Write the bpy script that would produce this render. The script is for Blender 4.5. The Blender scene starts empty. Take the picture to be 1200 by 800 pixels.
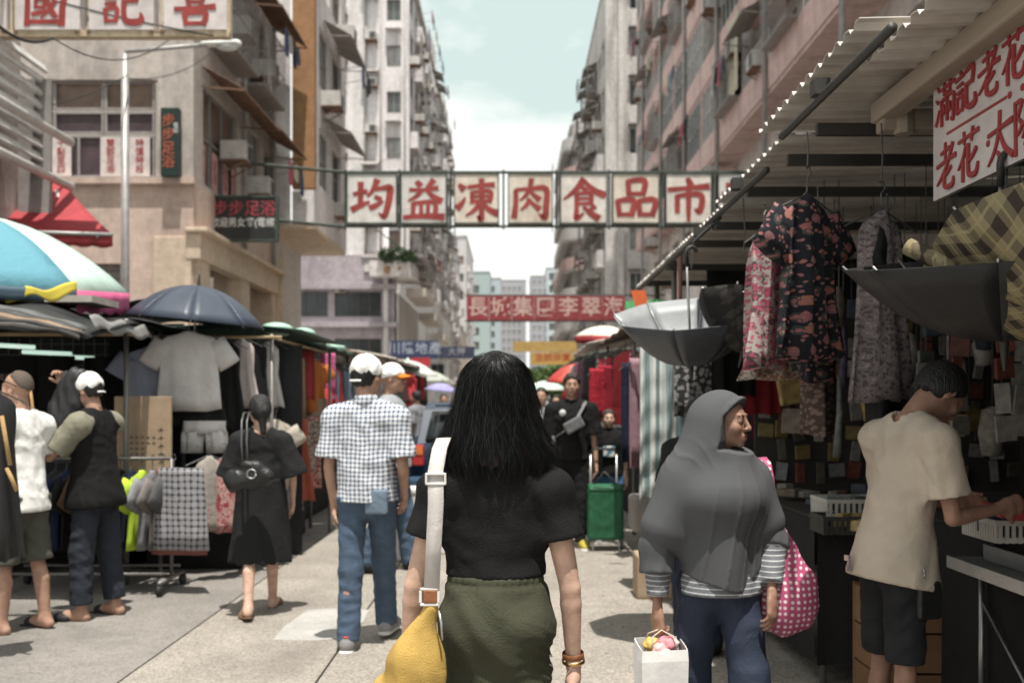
import bpy, math, random
import numpy as np
from mathutils import Vector, Matrix
S = bpy.context.scene
COL = S.collection
random.seed(7)
RNG = np.random.default_rng(7)
# ---------------------------------------------------------------- camera
CH = 1.45                       # lens height above the road
F_, HX, HY = 1167.0, 600.0, 472.0
def P(px, py, Y):               # where a ray of the measured photo meets the plane at depth Y
    return Vector(((px - HX) / F_ * Y, Y, CH - (py - HY) / F_ * Y))
cam = bpy.data.cameras.new('camera'); cam_o = bpy.data.objects.new('camera', cam); COL.objects.link(cam_o)
cam_o.location = (0, 0, CH); cam_o.rotation_euler = (math.pi / 2, 0, 0)
cam.sensor_width = 36; cam.lens = 35.01; cam.shift_y = 0.06
cam.clip_start = 0.05; cam.clip_end = 3000
cam.dof.use_dof = True; cam.dof.focus_distance = 2.95; cam.dof.aperture_fstop = 3.2
S.camera = cam_o
# ---------------------------------------------------------------- light
SUN_EL, SUN_DX, SUN_DY = math.radians(75), -0.055, 0.26     # the light travels towards (-x, +y, -z)
W = bpy.data.worlds.new('World'); S.world = W; W.use_nodes = True
nt = W.node_tree; nt.nodes.clear()
def wn(t, **k):
    n = nt.nodes.new(t)
    for a, b in k.items(): setattr(n, a, b)
    return n
sun_dir = Vector((SUN_DX, SUN_DY, 0)); hl = sun_dir.length
sun_vec = Vector((SUN_DX / hl * math.cos(SUN_EL), SUN_DY / hl * math.cos(SUN_EL), -math.sin(SUN_EL)))
sky = wn('ShaderNodeTexSky', sky_type='NISHITA', sun_disc=False)
sky.sun_elevation = SUN_EL; sky.sun_rotation = math.atan2(-sun_vec.x, -sun_vec.y)
sky.air_density = 1.0; sky.dust_density = 2.2; sky.ozone_density = 1.0
bg = wn('ShaderNodeBackground'); bg.inputs['Strength'].default_value = 0.072
tc = wn('ShaderNodeTexCoord'); mp = wn('ShaderNodeMapping')
mp.inputs['Location'].default_value = (5.10, 2.2, 1.30); mp.inputs['Scale'].default_value = (1.0, 1.0, 1.9)
nz = wn('ShaderNodeTexNoise'); nz.inputs['Scale'].default_value = 2.6; nz.inputs['Detail'].default_value = 9; nz.inputs['Roughness'].default_value = .56
cr = wn('ShaderNodeValToRGB'); cr.color_ramp.elements[0].position = .375; cr.color_ramp.elements[1].position = .48
mx = wn('ShaderNodeMix', data_type='RGBA')
hz = wn('ShaderNodeMix', data_type='RGBA'); hz.inputs['Factor'].default_value = .85
hz.inputs['B'].default_value = (9.0, 10.8, 10.2, 1)
mx.inputs['B'].default_value = (12.6, 12.8, 12.3, 1)
ow = wn('ShaderNodeOutputWorld')
L = nt.links.new
L(tc.outputs['Generated'], mp.inputs['Vector']); L(mp.outputs[0], nz.inputs['Vector']); L(nz.outputs['Fac'], cr.inputs['Fac'])
L(sky.outputs[0], hz.inputs['A']); L(hz.outputs['Result'], mx.inputs['A']); L(cr.outputs['Color'], mx.inputs['Factor'])
L(mx.outputs['Result'], bg.inputs['Color']); L(bg.outputs[0], ow.inputs['Surface'])
sun = bpy.data.lights.new('sun', 'SUN'); sun.energy = 5.0; sun.angle = math.radians(.55); sun.color = (1, .955, .88)
sun_o = bpy.data.objects.new('sun', sun); COL.objects.link(sun_o); sun_o.location = (8, -10, 40)
sun_o.rotation_euler = sun_vec.to_track_quat('-Z', 'Y').to_euler()
vs = S.view_settings; vs.view_transform = 'Standard'; vs.look = 'None'; vs.gamma = 1; vs.exposure = 0.29; vs.use_curve_mapping = False
S.cycles.use_denoising = True
S.cycles.max_bounces = 5; S.cycles.diffuse_bounces = 3; S.cycles.glossy_bounces = 2; S.cycles.transmission_bounces = 3; S.cycles.transparent_max_bounces = 6
S.cycles.caustics_reflective = False; S.cycles.caustics_refractive = False

# ---------------------------------------------------------------- naming helpers
def tag(o, label=None, cat=None, group=None, kind=None):
    if label: o['label'] = label
    if cat: o['category'] = cat
    if group: o['group'] = group
    if kind: o['kind'] = kind
    return o
def thing(name, label, cat, loc=(0, 0, 0), rz=0, group=None, rot=None):
    o = bpy.data.objects.new(name, None); COL.objects.link(o); o.empty_display_size = .1
    o.location = loc; o.rotation_euler = rot or (0, 0, rz)
    return tag(o, label, cat, group)
def link(name, me, parent=None, loc=(0, 0, 0), rot=(0, 0, 0), scale=None):
    o = bpy.data.objects.new(name, me); COL.objects.link(o)
    o.location = loc; o.rotation_euler = rot
    if scale: o.scale = scale
    if parent: o.parent = parent
    return o
def kids(o): return [c for c in COL.objects if c.parent == o]
def copy_tree(o, parent=None, _k=None):
    c = o.copy(); COL.objects.link(c)
    if parent: c.parent = parent
    for ch in (o.children if _k is None else _k): copy_tree(ch, c)
    return c

# ---------------------------------------------------------------- materials
MATS = {}
def nodes_of(name):
    m = bpy.data.materials.new(name); m.use_nodes = True
    t = m.node_tree; b = t.nodes['Principled BSDF']
    return m, t, b
def rgb(c): return (c[0], c[1], c[2], 1)
def N(t, ty, **k):
    n = t.nodes.new(ty)
    for a, b in k.items():
        if a.startswith('i_'): n.inputs[a[2:].replace('_', ' ')].default_value = b
        else: setattr(n, a, b)
    return n
def math_node(t, op, a, b=None, c=None):
    n = t.nodes.new('ShaderNodeMath'); n.operation = op
    for i, v in enumerate((a, b, c)):
        if v is None: continue
        if isinstance(v, (int, float)): n.inputs[i].default_value = v
        else: t.links.new(v, n.inputs[i])
    return n.outputs[0]
def mixc(t, fac, a, b):
    n = t.nodes.new('ShaderNodeMix'); n.data_type = 'RGBA'
    for nm, v in (('Factor', fac), ('A', a), ('B', b)):
        if isinstance(v, (int, float)): n.inputs[nm].default_value = v
        elif isinstance(v, tuple): n.inputs[nm].default_value = rgb(v)
        else: t.links.new(v, n.inputs[nm])
    return n.outputs['Result']
def finish(t, b, col, rough, bump, bscale, coord='Object', spec=.4, var=.18, vscale=5, metal=0, stretch=None, dirt=None):
    """colour socket or tuple -> soft tone variation, grime and fine relief"""
    tcn = N(t, 'ShaderNodeTexCoord'); v = tcn.outputs[coord]
    if stretch:
        mpn = N(t, 'ShaderNodeMapping'); mpn.inputs['Scale'].default_value = stretch; t.links.new(v, mpn.inputs['Vector']); v2 = mpn.outputs[0]
    else: v2 = v
    n1 = N(t, 'ShaderNodeTexNoise', i_Scale=vscale, i_Detail=6.0, i_Roughness=.62); t.links.new(v2, n1.inputs['Vector'])
    if isinstance(col, tuple):
        lo = tuple(x * (1 - var) for x in col); hi = tuple(min(1, x * (1 + var)) for x in col)
        mr = N(t, 'ShaderNodeMapRange'); mr.inputs[1].default_value = .3; mr.inputs[2].default_value = .7; t.links.new(n1.outputs['Fac'], mr.inputs[0])
        c = mixc(t, mr.outputs[0], lo, hi)
    else: c = col
    if dirt:
        n3 = N(t, 'ShaderNodeTexNoise', i_Scale=dirt[1], i_Detail=8.0, i_Roughness=.7)
        m3 = N(t, 'ShaderNodeMapping'); m3.inputs['Scale'].default_value = dirt[3] if len(dirt) > 3 else (1, 1, .18)
        t.links.new(v, m3.inputs['Vector']); t.links.new(m3.outputs[0], n3.inputs['Vector'])
        r3 = N(t, 'ShaderNodeMapRange'); r3.inputs[1].default_value = .48; r3.inputs[2].default_value = .78; r3.inputs[4].default_value = dirt[2]
        t.links.new(n3.outputs['Fac'], r3.inputs[0]); c = mixc(t, r3.outputs[0], c, dirt[0])
    if isinstance(c, tuple): b.inputs['Base Color'].default_value = rgb(c)
    else: t.links.new(c, b.inputs['Base Color'])
    b.inputs['Roughness'].default_value = rough; b.inputs['Metallic'].default_value = metal
    b.inputs['Specular IOR Level'].default_value = spec
    if bump:
        n2 = N(t, 'ShaderNodeTexNoise', i_Scale=bscale, i_Detail=4.0); t.links.new(v2, n2.inputs['Vector'])
        bp = N(t, 'ShaderNodeBump', i_Strength=bump, i_Distance=.01); t.links.new(n2.outputs['Fac'], bp.inputs['Height'])
        if spec == .2:              # soft creases of worn cloth
            n5 = N(t, 'ShaderNodeTexNoise', i_Scale=7.5, i_Detail=3.0, i_Roughness=.5, i_Distortion=1.4); t.links.new(v2, n5.inputs['Vector'])
            b5 = N(t, 'ShaderNodeBump', i_Strength=.34, i_Distance=.03); t.links.new(n5.outputs['Fac'], b5.inputs['Height']); t.links.new(b5.outputs[0], bp.inputs['Normal'])
        t.links.new(bp.outputs[0], b.inputs['Normal'])
def M(name, col=(.5, .5, .5), rough=.75, bump=.25, bscale=60, **k):
    if name in MATS: return MATS[name]
    m, t, b = nodes_of(name); finish(t, b, tuple(col), rough, bump, bscale, **k)
    MATS[name] = m; return m
def cloth(name, col, rough=.88, bump=.35, bscale=260, **k): return M(name, col, rough, bump, bscale, spec=.2, var=k.pop('var', .12), **k)

def obj_axes(t, coord='Object', rot=None):
    tcn = N(t, 'ShaderNodeTexCoord'); v = tcn.outputs[coord]
    if rot:
        mpn = N(t, 'ShaderNodeMapping'); mpn.inputs['Rotation'].default_value = rot; t.links.new(v, mpn.inputs['Vector']); v = mpn.outputs[0]
    s = N(t, 'ShaderNodeSeparateXYZ'); t.links.new(v, s.inputs[0]); return v, s.outputs
def band(t, v, period, width, off=0.0):
    f = math_node(t, 'FRACT', math_node(t, 'MULTIPLY_ADD', v, 1 / period, off))
    return math_node(t, 'LESS_THAN', f, width)
def plaid(name, base, dark, period, width, axes=(0, 2), coord='Object', thin=None, rot=None, rough=.85):
    if name in MATS: return MATS[name]
    m, t, b = nodes_of(name); v, s = obj_axes(t, coord, rot)
    wz = N(t, 'ShaderNodeTexNoise', i_Scale=5.0, i_Detail=2.0); t.links.new(v, wz.inputs['Vector']); ws = N(t, 'ShaderNodeSeparateColor'); t.links.new(wz.outputs['Color'], ws.inputs[0])
    s = list(s); s[axes[0]] = math_node(t, 'MULTIPLY_ADD', ws.outputs[0], .035, s[axes[0]]); s[axes[1]] = math_node(t, 'MULTIPLY_ADD', ws.outputs[1], .035, s[axes[1]])
    a = band(t, s[axes[0]], period, width); c = band(t, s[axes[1]], period, width)
    col = mixc(t, math_node(t, 'MULTIPLY', math_node(t, 'ADD', a, c), .5), base, dark)
    if thin:
        a2 = band(t, s[axes[0]], period, .09, .35); c2 = band(t, s[axes[1]], period, .09, .35)
        col = mixc(t, math_node(t, 'MULTIPLY', math_node(t, 'MAXIMUM', a2, c2), .7), col, thin)
    finish(t, b, col, rough, .3, 240, spec=.2); MATS[name] = m; return m
def stripes(name, base, dark, period, width, axis=2, coord='Object', rough=.85, spec=.2, metal=0, rot=None, warp=0):
    if name in MATS: return MATS[name]
    m, t, b = nodes_of(name); v, s = obj_axes(t, coord, rot); x = s[axis]
    if warp:
        nn = N(t, 'ShaderNodeTexNoise', i_Scale=6.0); t.links.new(v, nn.inputs['Vector'])
        x = math_node(t, 'MULTIPLY_ADD', nn.outputs['Fac'], warp, x)
    col = mixc(t, band(t, x, period, width), base, dark)
    finish(t, b, col, rough, .3, 240, spec=spec, metal=metal); MATS[name] = m; return m
def spots(name, base, cols, scale, size, coord='Object', axes=(0, 2), rnd=1.0, warp=0.0, layers=1, rough=.85, spec=.2):
    """printed cloth: dots or flowers on a ground colour"""
    if name in MATS: return MATS[name]
    m, t, b = nodes_of(name); v, s = obj_axes(t, coord)
    cb = N(t, 'ShaderNodeCombineXYZ'); t.links.new(s[axes[0]], cb.inputs[0]); t.links.new(s[axes[1]], cb.inputs[1]); vec = cb.outputs[0]
    if warp:
        nn = N(t, 'ShaderNodeTexNoise', i_Scale=scale * 2.2, i_Detail=3.0); t.links.new(vec, nn.inputs['Vector'])
        va = N(t, 'ShaderNodeVectorMath', operation='MULTIPLY_ADD'); t.links.new(nn.outputs['Color'], va.inputs[0]); va.inputs[1].default_value = (warp,) * 3; t.links.new(vec, va.inputs[2]); vec = va.outputs[0]
    col = base
    for l in range(layers):
        vo = N(t, 'ShaderNodeTexVoronoi', voronoi_dimensions='2D', i_Scale=scale * (1 + 1.1 * l), i_Randomness=rnd)
        mpn = N(t, 'ShaderNodeMapping'); mpn.inputs['Location'].default_value = (l * 3.3, l * 1.7, 0); t.links.new(vec, mpn.inputs['Vector']); t.links.new(mpn.outputs[0], vo.inputs['Vector'])
        f = math_node(t, 'LESS_THAN', vo.outputs['Distance'], size * (1 - .25 * l))
        if len(cols) > 1:
            r = N(t, 'ShaderNodeValToRGB'); r.color_ramp.interpolation = 'CONSTANT'
            while len(r.color_ramp.elements) < len(cols): r.color_ramp.elements.new(.5)
            for i, c in enumerate(cols): r.color_ramp.elements[i].position = i / len(cols); r.color_ramp.elements[i].color = rgb(c)
            sp = N(t, 'ShaderNodeSeparateColor'); t.links.new(vo.outputs['Color'], sp.inputs[0]); t.links.new(sp.outputs[0], r.inputs['Fac']); cc = r.outputs['Color']
            inner = mixc(t, math_node(t, 'LESS_THAN', vo.outputs['Distance'], size * .45), cc, tuple(min(1, x * 1.25) for x in cols[0]))
            col = mixc(t, f, col, inner)
        else: col = mixc(t, f, col, cols[0])
    finish(t, b, col, rough, .3, 240, spec=spec); MATS[name] = m; return m

# ---------------------------------------------------------------- mesh builder
class MB:
    def __init__(s): s.v = []; s.f = []
    def add(s, vs_, fs):
        o = len(s.v); s.v += [tuple(p) for p in vs_]; s.f += [tuple(i + o for i in f) for f in fs]; return s
    def box(s, c, d, R=None, taper=1.0):
        c = Vector(c); x, y, z = d[0] / 2, d[1] / 2, d[2] / 2; vv = []
        for k in (-1, 1):
            q = taper if k > 0 else 1
            for (a, b) in ((-1, -1), (1, -1), (1, 1), (-1, 1)):
                p = Vector((a * x * q, b * y * q, k * z)); vv.append(c + (R @ p if R else p))
        return s.add(vv, [(3, 2, 1, 0), (4, 5, 6, 7), (0, 1, 5, 4), (1, 2, 6, 5), (2, 3, 7, 6), (3, 0, 4, 7)])
    def bar(s, a, b, w, h=None, up=(0, 0, 1)):
        a = Vector(a); b = Vector(b); d = b - a; l = d.length; d.normalize(); u = Vector(up)
        if abs(d.dot(u)) > .95: u = Vector((1, 0, 0))
        x = d.cross(u).normalized(); z = x.cross(d); R = Matrix((x, d, z)).transposed()
        return s.box((a + b) / 2, (w, l, h or w), R)
    def tube(s, pts, r, n=8, caps=True):
        pts = [Vector(p) for p in pts]; m = len(pts); rr = r if isinstance(r, (list, tuple)) else [r] * m
        vv = []; pu = None
        for i, p in enumerate(pts):
            d = (pts[min(i + 1, m - 1)] - pts[max(i - 1, 0)]).normalized()
            if pu is None: pu = d.orthogonal().normalized()
            else: pu = (pu - d * d.dot(pu)).normalized()
            w = d.cross(pu)
            for k in range(n):
                a = 2 * math.pi * k / n; vv.append(p + (pu * math.cos(a) + w * math.sin(a)) * rr[i])
        ff = [(i * n + k, i * n + (k + 1) % n, (i + 1) * n + (k + 1) % n, (i + 1) * n + k) for i in range(m - 1) for k in range(n)]
        if caps: ff += [tuple(range(n))[::-1], tuple((m - 1) * n + k for k in range(n))]
        return s.add(vv, ff)
    def lathe(s, prof, n=20, c=(0, 0, 0), caps=False):
        vv = []; c = Vector(c)
        for (r, z) in prof:
            for k in range(n):
                a = 2 * math.pi * k / n; vv.append(c + Vector((r * math.cos(a), r * math.sin(a), z)))
        m = len(prof); ff = [(i * n + k, i * n + (k + 1) % n, (i + 1) * n + (k + 1) % n, (i + 1) * n + k) for i in range(m - 1) for k in range(n)]
        if caps: ff += [tuple(range(n))[::-1], tuple((m - 1) * n + k for k in range(n))]
        return s.add(vv, ff)
    def grid(s, fn, nu, nv):
        vv = [fn(i / nu, j / nv) for j in range(nv + 1) for i in range(nu + 1)]
        w = nu + 1
        return s.add(vv, [(j * w + i, j * w + i + 1, (j + 1) * w + i + 1, (j + 1) * w + i) for j in range(nv) for i in range(nu)])
    def loft(s, rings, closed=True, caps=True):
        n = len(rings[0]); vv = [p for r in rings for p in r]; m = len(rings)
        ff = [(i * n + k, i * n + (k + 1) % n, (i + 1) * n + (k + 1) % n, (i + 1) * n + k) for i in range(m - 1) for k in range(n if closed else n - 1)]
        if caps: ff += [tuple(range(n))[::-1], tuple((m - 1) * n + k for k in range(n))]
        return s.add(vv, ff)
    def mesh(s, name, mt, smooth=False):
        me = bpy.data.meshes.new(name); me.from_pydata([tuple(p) for p in s.v], [], s.f)
        if mt: me.materials.append(mt)
        if smooth: me.polygons.foreach_set('use_smooth', [True] * len(me.polygons))
        me.update(); return me
    def build(s, name, mt, parent=None, smooth=False, loc=(0, 0, 0), rot=(0, 0, 0), bevel=0, solid=0):
        o = link(name, s.mesh(name, mt, smooth), parent, loc, rot)
        if solid:
            md = o.modifiers.new('thickness', 'SOLIDIFY'); md.thickness = solid; md.offset = 0
        if bevel:
            md = o.modifiers.new('bevel', 'BEVEL'); md.width = bevel; md.segments = 2; md.limit_method = 'ANGLE'
        return o
def rnd(a, b): return random.uniform(a, b)
_TX = {}
def glyphs(text, size, mt, name='lettering', parent=None, loc=(0, 0, 0), rot=(0, 0, 0), bold=.006, depth=.004, space=1.0, vertical=False, sx=1.0, wide=None):
    """lettering as thin raised shapes, facing -Y before rotation, centred at loc"""
    key = (text, round(size, 4), bold, depth, vertical, sx, mt.name)
    if key not in _TX:
        c = bpy.data.curves.new('lettering', 'FONT'); c.body = '\n'.join(text) if vertical else text
        c.size = size; c.align_x = 'CENTER'; c.align_y = 'CENTER'; c.offset = bold * size; c.extrude = depth / 2; c.space_character = space; c.space_line = .98
        c.resolution_u = 2
        o = bpy.data.objects.new('lettering', c); COL.objects.link(o); bpy.context.view_layer.update()
        me = bpy.data.meshes.new_from_object(o.evaluated_get(bpy.context.evaluated_depsgraph_get()))
        COL.objects.unlink(o); bpy.data.objects.remove(o)
        me.transform(Matrix.Rotation(math.pi / 2, 4, 'X') @ Matrix.Diagonal((sx, 1, 1, 1)))
        me.materials.clear(); me.materials.append(mt); _TX[key] = me
    return link(name, _TX[key], parent, loc, rot)
# brush lettering: strokes as (points, widths) on a 100 x 100 square, y up
def brush(strokes, size, mt, name='lettering', parent=None, loc=(0, 0, 0), rot=(0, 0, 0), depth=.006, w=1.0, jag=0):
    mb = MB(); k = size / 100.0; dep = 0
    for st in strokes:
        pts, ws = st[0], st[1]
        # smooth the polyline
        q = [Vector((p[0] - 50, p[1] - 50)) for p in pts]; fine = []; fw = []
        for i in range(len(q) - 1):
            p0 = q[max(i - 1, 0)]; p1 = q[i]; p2 = q[i + 1]; p3 = q[min(i + 2, len(q) - 1)]
            for j in range(5):
                u = j / 5.0
                fine.append(.5 * ((2 * p1) + (p2 - p0) * u + (2 * p0 - 5 * p1 + 4 * p2 - p3) * u * u + (3 * p1 - p0 - 3 * p2 + p3) * u ** 3)); fw.append(ws[i] + (ws[i + 1] - ws[i]) * u)
        fine.append(q[-1]); fw.append(ws[-1]); top = []; bot = []
        for i, p in enumerate(fine):
            d = fine[min(i + 1, len(fine) - 1)] - fine[max(i - 1, 0)]
            d = d.normalized() if d.length > 1e-6 else Vector((1, 0)); nn = Vector((-d.y, d.x))
            if i == 0: p = p - d * fw[0] * .25
            if i == len(fine) - 1: p = p + d * fw[-1] * .25
            top.append(p + nn * fw[i] * w / 2); bot.append(p - nn * fw[i] * w / 2)
        dep += .0004
        ring = [Vector((a.x * k, -depth - dep, a.y * k)) for a in top]; ring2 = [Vector((a.x * k, -depth - dep, a.y * k)) for a in bot]
        b1 = [Vector((a.x * k, -.0005, a.y * k)) for a in top]; b2 = [Vector((a.x * k, -.0005, a.y * k)) for a in bot]
        n = len(ring); mb.loft([[ring[i], ring2[i], b2[i], b1[i]] for i in range(n)])
    return mb.build(name, mt, parent, loc=loc, rot=rot)
# ---------------------------------------------------------------- implicit surfaces for figures and soft things
class Sdf:
    def __init__(s): s.ops = []; s.fold = []; s.post = []; s.amp = 0.0; s.lo = s.hi = None
    def cone(s, a, b, ra, rb=None, k=.03, flat=None, sub=False):
        """tapered capsule; flat=(axis, factor) squeezes it along that axis"""
        a = np.array(a, float); b = np.array(b, float); rb = ra if rb is None else rb
        fl = None
        if flat is not None: ax = np.array(flat[0], float); fl = (ax / np.linalg.norm(ax), flat[1])
        s.ops.append(('c', a, b, ra, rb, k, fl, sub, (a + b) / 2, np.linalg.norm(b - a) / 2 + max(ra, rb))); return s
    def ell(s, c, r, R=None, k=.03, sub=False):
        c = np.array(c, float); r = np.array(r, float) * np.ones(3)
        s.ops.append(('e', c, r, None if R is None else np.array(R, float), k, sub, c, r.max())); return s
    def box(s, c, h, R=None, rad=.01, k=.02, sub=False):
        c = np.array(c, float); h = np.array(h, float)
        s.ops.append(('b', c, h, None if R is None else np.array(R, float), rad, k, sub, c, np.linalg.norm(h) + rad)); return s
    def merge(s, o): s.ops += o.ops; return s
    def ev(s, p, bc=None, hd=0, lim=.1):
        d = np.full(len(p), lim if bc is not None else 9.0)
        for o in s.ops:
            c, R_ = o[-2], o[-1]; sub = o[-3] if o[0] != 'c' else o[7]
            if bc is not None and np.linalg.norm(bc - c) - R_ - hd > lim: continue
            if o[0] == 'c':
                _, a, b, ra, rb, k, fl, sub = o[:8]
                q = p - a; ba = b - a
                if fl is not None:
                    ax, fct = fl; q = q + np.outer(q @ ax, ax) * (fct - 1); ba = ba + ax * (ba @ ax) * (fct - 1)
                t = np.clip(q @ ba / max(ba @ ba, 1e-9), 0, 1)
                e = np.linalg.norm(q - t[:, None] * ba, axis=1) - (ra + (rb - ra) * t)
                if fl is not None: e = e / np.sqrt(fct) if fct > 1 else e
            elif o[0] == 'e':
                _, c0, r, R, k, sub = o[:6]; q = p - c0
                if R is not None: q = q @ R
                k0 = np.linalg.norm(q / r, axis=1); k1 = np.linalg.norm(q / (r * r), axis=1) + 1e-9; e = k0 * (k0 - 1) / k1
            else:
                _, c0, h, R, rad, k, sub = o[:7]; q = p - c0
                if R is not None: q = q @ R
                q = np.abs(q) - h; e = np.linalg.norm(np.maximum(q, 0), axis=1) + np.minimum(q.max(1), 0) - rad
            if sub:
                h = np.clip(.5 - .5 * (d + e) / k, 0, 1); d = d * (1 - h) - e * h + k * h * (1 - h)
            else:
                h = np.clip(.5 + .5 * (e - d) / k, 0, 1); d = e * (1 - h) + d * h - k * h * (1 - h)
        for f in s.fold: d = f(p, d)
        for f in s.post: d = f(p, d)
        return d
    def cut(s, pt, n, soft=.0):     # keep the side the normal points away from
        pt = np.array(pt, float); n = np.array(n, float); n = n / np.linalg.norm(n)
        s.post.append(lambda p, d: np.maximum(d, (p - pt) @ n)); return s
    def folds(s, amp, fr, seed=0, region=None):
        """cloth creases: ridged, warped waves; fr = spatial frequency per axis"""
        r = np.random.default_rng(seed); fr = np.array(fr, float); ph = r.uniform(0, 6.28, 8); s.amp += amp * 1.5
        A = r.normal(size=(3, 3)) * .5
        def f(p, d):
            w = p + .035 * np.sin((p @ A) * 21 + ph[:3])
            u = w * fr
            n1 = np.sin(u[:, 0] + 1.3 * np.sin(u[:, 1] * .7 + ph[3]) + ph[4]) * np.sin(u[:, 2] + .9 * np.sin(u[:, 0] * .6 + ph[5]))
            n2 = np.sin(u[:, 0] * 1.9 + u[:, 2] * 1.3 + ph[6]) * np.sin(u[:, 1] * 2.1 - u[:, 2] * .8 + ph[7])
            n = (1 - 2 * np.abs(n1)) * .6 + .4 * n2
            if region is not None: n = n * region(p)
            return d - amp * n
        s.fold.append(f); return s
    def bounds(s):
        o_ = [o for o in s.ops if not (o[7] if o[0] == 'c' else o[-3])]
        lo = np.min([o[-2] - o[-1] for o in o_], 0); hi = np.max([o[-2] + o[-1] for o in o_], 0)
        if s.lo is not None: lo = np.minimum(lo, s.lo); hi = np.maximum(hi, s.hi)
        return lo, hi
    def join(s, o, k=.03):          # soft union with another shape that keeps its own cuts
        lo, hi = o.bounds(); s.lo = lo if s.lo is None else np.minimum(s.lo, lo); s.hi = hi if s.hi is None else np.maximum(s.hi, hi); s.amp = max(s.amp, o.amp)
        cc = (lo + hi) / 2; rr = np.linalg.norm(hi - lo) / 2
        def f(p, d):
            near = np.linalg.norm(p - cc, axis=1) < rr + .1
            if not near.any(): return d
            e = np.full(len(p), 9.0); e[near] = o.ev(p[near]); h = np.clip(.5 + .5 * (e - d) / k, 0, 1); return e * (1 - h) + d * h - k * h * (1 - h)
        s.post.append(f); return s
    def mesh(s, name, vox, lo=None, hi=None):
        if lo is None:
            lo, hi = s.bounds()
        pad = s.amp + vox * 2; lo = np.array(lo, float) - pad; hi = np.array(hi, float) + pad
        B = 10; nb = np.maximum(1, np.ceil((hi - lo) / (vox * B)).astype(int)); n = nb * B + 1
        G = np.ones(n, np.float32); bs = vox * B; hd = bs * .867
        ii = np.stack(np.meshgrid(*[np.arange(k) for k in nb], indexing='ij'), -1).reshape(-1, 3)
        cen = lo + (ii + .5) * bs; dc = s.ev(cen)
        loc = np.stack(np.meshgrid(*[np.arange(B + 1)] * 3, indexing='ij'), -1).reshape(-1, 3) * vox
        for i, c, d in zip(ii, cen, dc):
            sl = tuple(slice(a * B, a * B + B + 1) for a in i)
            if abs(d) > hd * 1.6 + s.amp + .02: 
                if d < 0: G[sl] = np.minimum(G[sl], -1)
                continue
        for i, c, d in zip(ii, cen, dc):
            if abs(d) <= hd * 1.6 + s.amp + .02:
                sl = tuple(slice(a * B, a * B + B + 1) for a in i)
                G[sl] = s.ev(lo + i * bs + loc, c, hd).reshape(B + 1, B + 1, B + 1)
        return nets(name, G, lo, vox)
def nets(name, G, lo, vox):
    neg = G < 0
    c8 = [neg[a:neg.shape[0] - 1 + a, b:neg.shape[1] - 1 + b, c:neg.shape[2] - 1 + c] for a in (0, 1) for b in (0, 1) for c in (0, 1)]
    cnt = sum(x.astype(np.int8) for x in c8); act = (cnt > 0) & (cnt < 8)
    idx = -np.ones(act.shape, np.int64); cells = np.argwhere(act); idx[act] = np.arange(len(cells))
    acc = np.zeros((len(cells), 3)); num = np.zeros(len(cells))
    off = [(a, b, c) for a in (0, 1) for b in (0, 1) for c in (0, 1)]
    val = {o: G[cells[:, 0] + o[0], cells[:, 1] + o[1], cells[:, 2] + o[2]] for o in off}
    for o in off:
        for ax in range(3):
            if o[ax]: continue
            q = list(o); q[ax] = 1; q = tuple(q); a, b = val[o], val[q]; m = (a < 0) != (b < 0)
            t = np.where(m, a / np.where(m, a - b, 1), 0)
            pt = np.array(o, float)[None].repeat(len(cells), 0); pt[:, ax] += t
            acc[m] += pt[m]; num += m
    V = lo + (cells + acc / num[:, None]) * vox
    Fs = []
    for ax in range(3):
        u, v = (ax + 1) % 3, (ax + 2) % 3
        sl0 = [slice(None)] * 3; sl1 = [slice(None)] * 3; sl0[ax] = slice(0, -1); sl1[ax] = slice(1, None)
        a, b = neg[tuple(sl0)], neg[tuple(sl1)]; e = np.argwhere(a != b)
        lim = np.array(act.shape)
        ok = (e[:, u] > 0) & (e[:, v] > 0) & (e[:, u] < lim[u]) & (e[:, v] < lim[v]); e = e[ok]
        fl = a[e[:, 0], e[:, 1], e[:, 2]]
        q = []
        for (du, dv) in ((0, 0), (1, 0), (1, 1), (0, 1)):
            c = e.copy(); c[:, u] -= du; c[:, v] -= dv; q.append(idx[c[:, 0], c[:, 1], c[:, 2]])
        q = np.stack(q, 1); q[~fl] = q[~fl][:, ::-1]; Fs.append(q[:, ::-1] if False else q)
    Q = np.concatenate(Fs); Q = Q[(Q >= 0).all(1)]
    me = bpy.data.meshes.new(name); me.vertices.add(len(V)); me.vertices.foreach_set('co', V.astype(np.float32).ravel())
    me.loops.add(len(Q) * 4); me.loops.foreach_set('vertex_index', Q.astype(np.int32).ravel())
    me.polygons.add(len(Q)); me.polygons.foreach_set('loop_start', np.arange(0, len(Q) * 4, 4, dtype=np.int32))
    me.polygons.foreach_set('use_smooth', np.ones(len(Q), bool))
    me.update(calc_edges=True); return me
def join_meshes(name, ms):
    V = []; Q = []; o = 0
    for m in ms:
        n = len(m.vertices); a = np.empty(n * 3, np.float32); m.vertices.foreach_get('co', a); V.append(a.reshape(-1, 3))
        l = np.empty(len(m.loops), np.int32); m.loops.foreach_get('vertex_index', l); Q.append(l.reshape(-1, 4) + o); o += n
    V = np.concatenate(V); Q = np.concatenate(Q); me = bpy.data.meshes.new(name)
    me.vertices.add(len(V)); me.vertices.foreach_set('co', V.ravel()); me.loops.add(len(Q) * 4); me.loops.foreach_set('vertex_index', Q.ravel())
    me.polygons.add(len(Q)); me.polygons.foreach_set('loop_start', np.arange(0, len(Q) * 4, 4, dtype=np.int32)); me.polygons.foreach_set('use_smooth', np.ones(len(Q), bool))
    me.update(calc_edges=True)
    for m in ms: bpy.data.meshes.remove(m)
    return me
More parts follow.
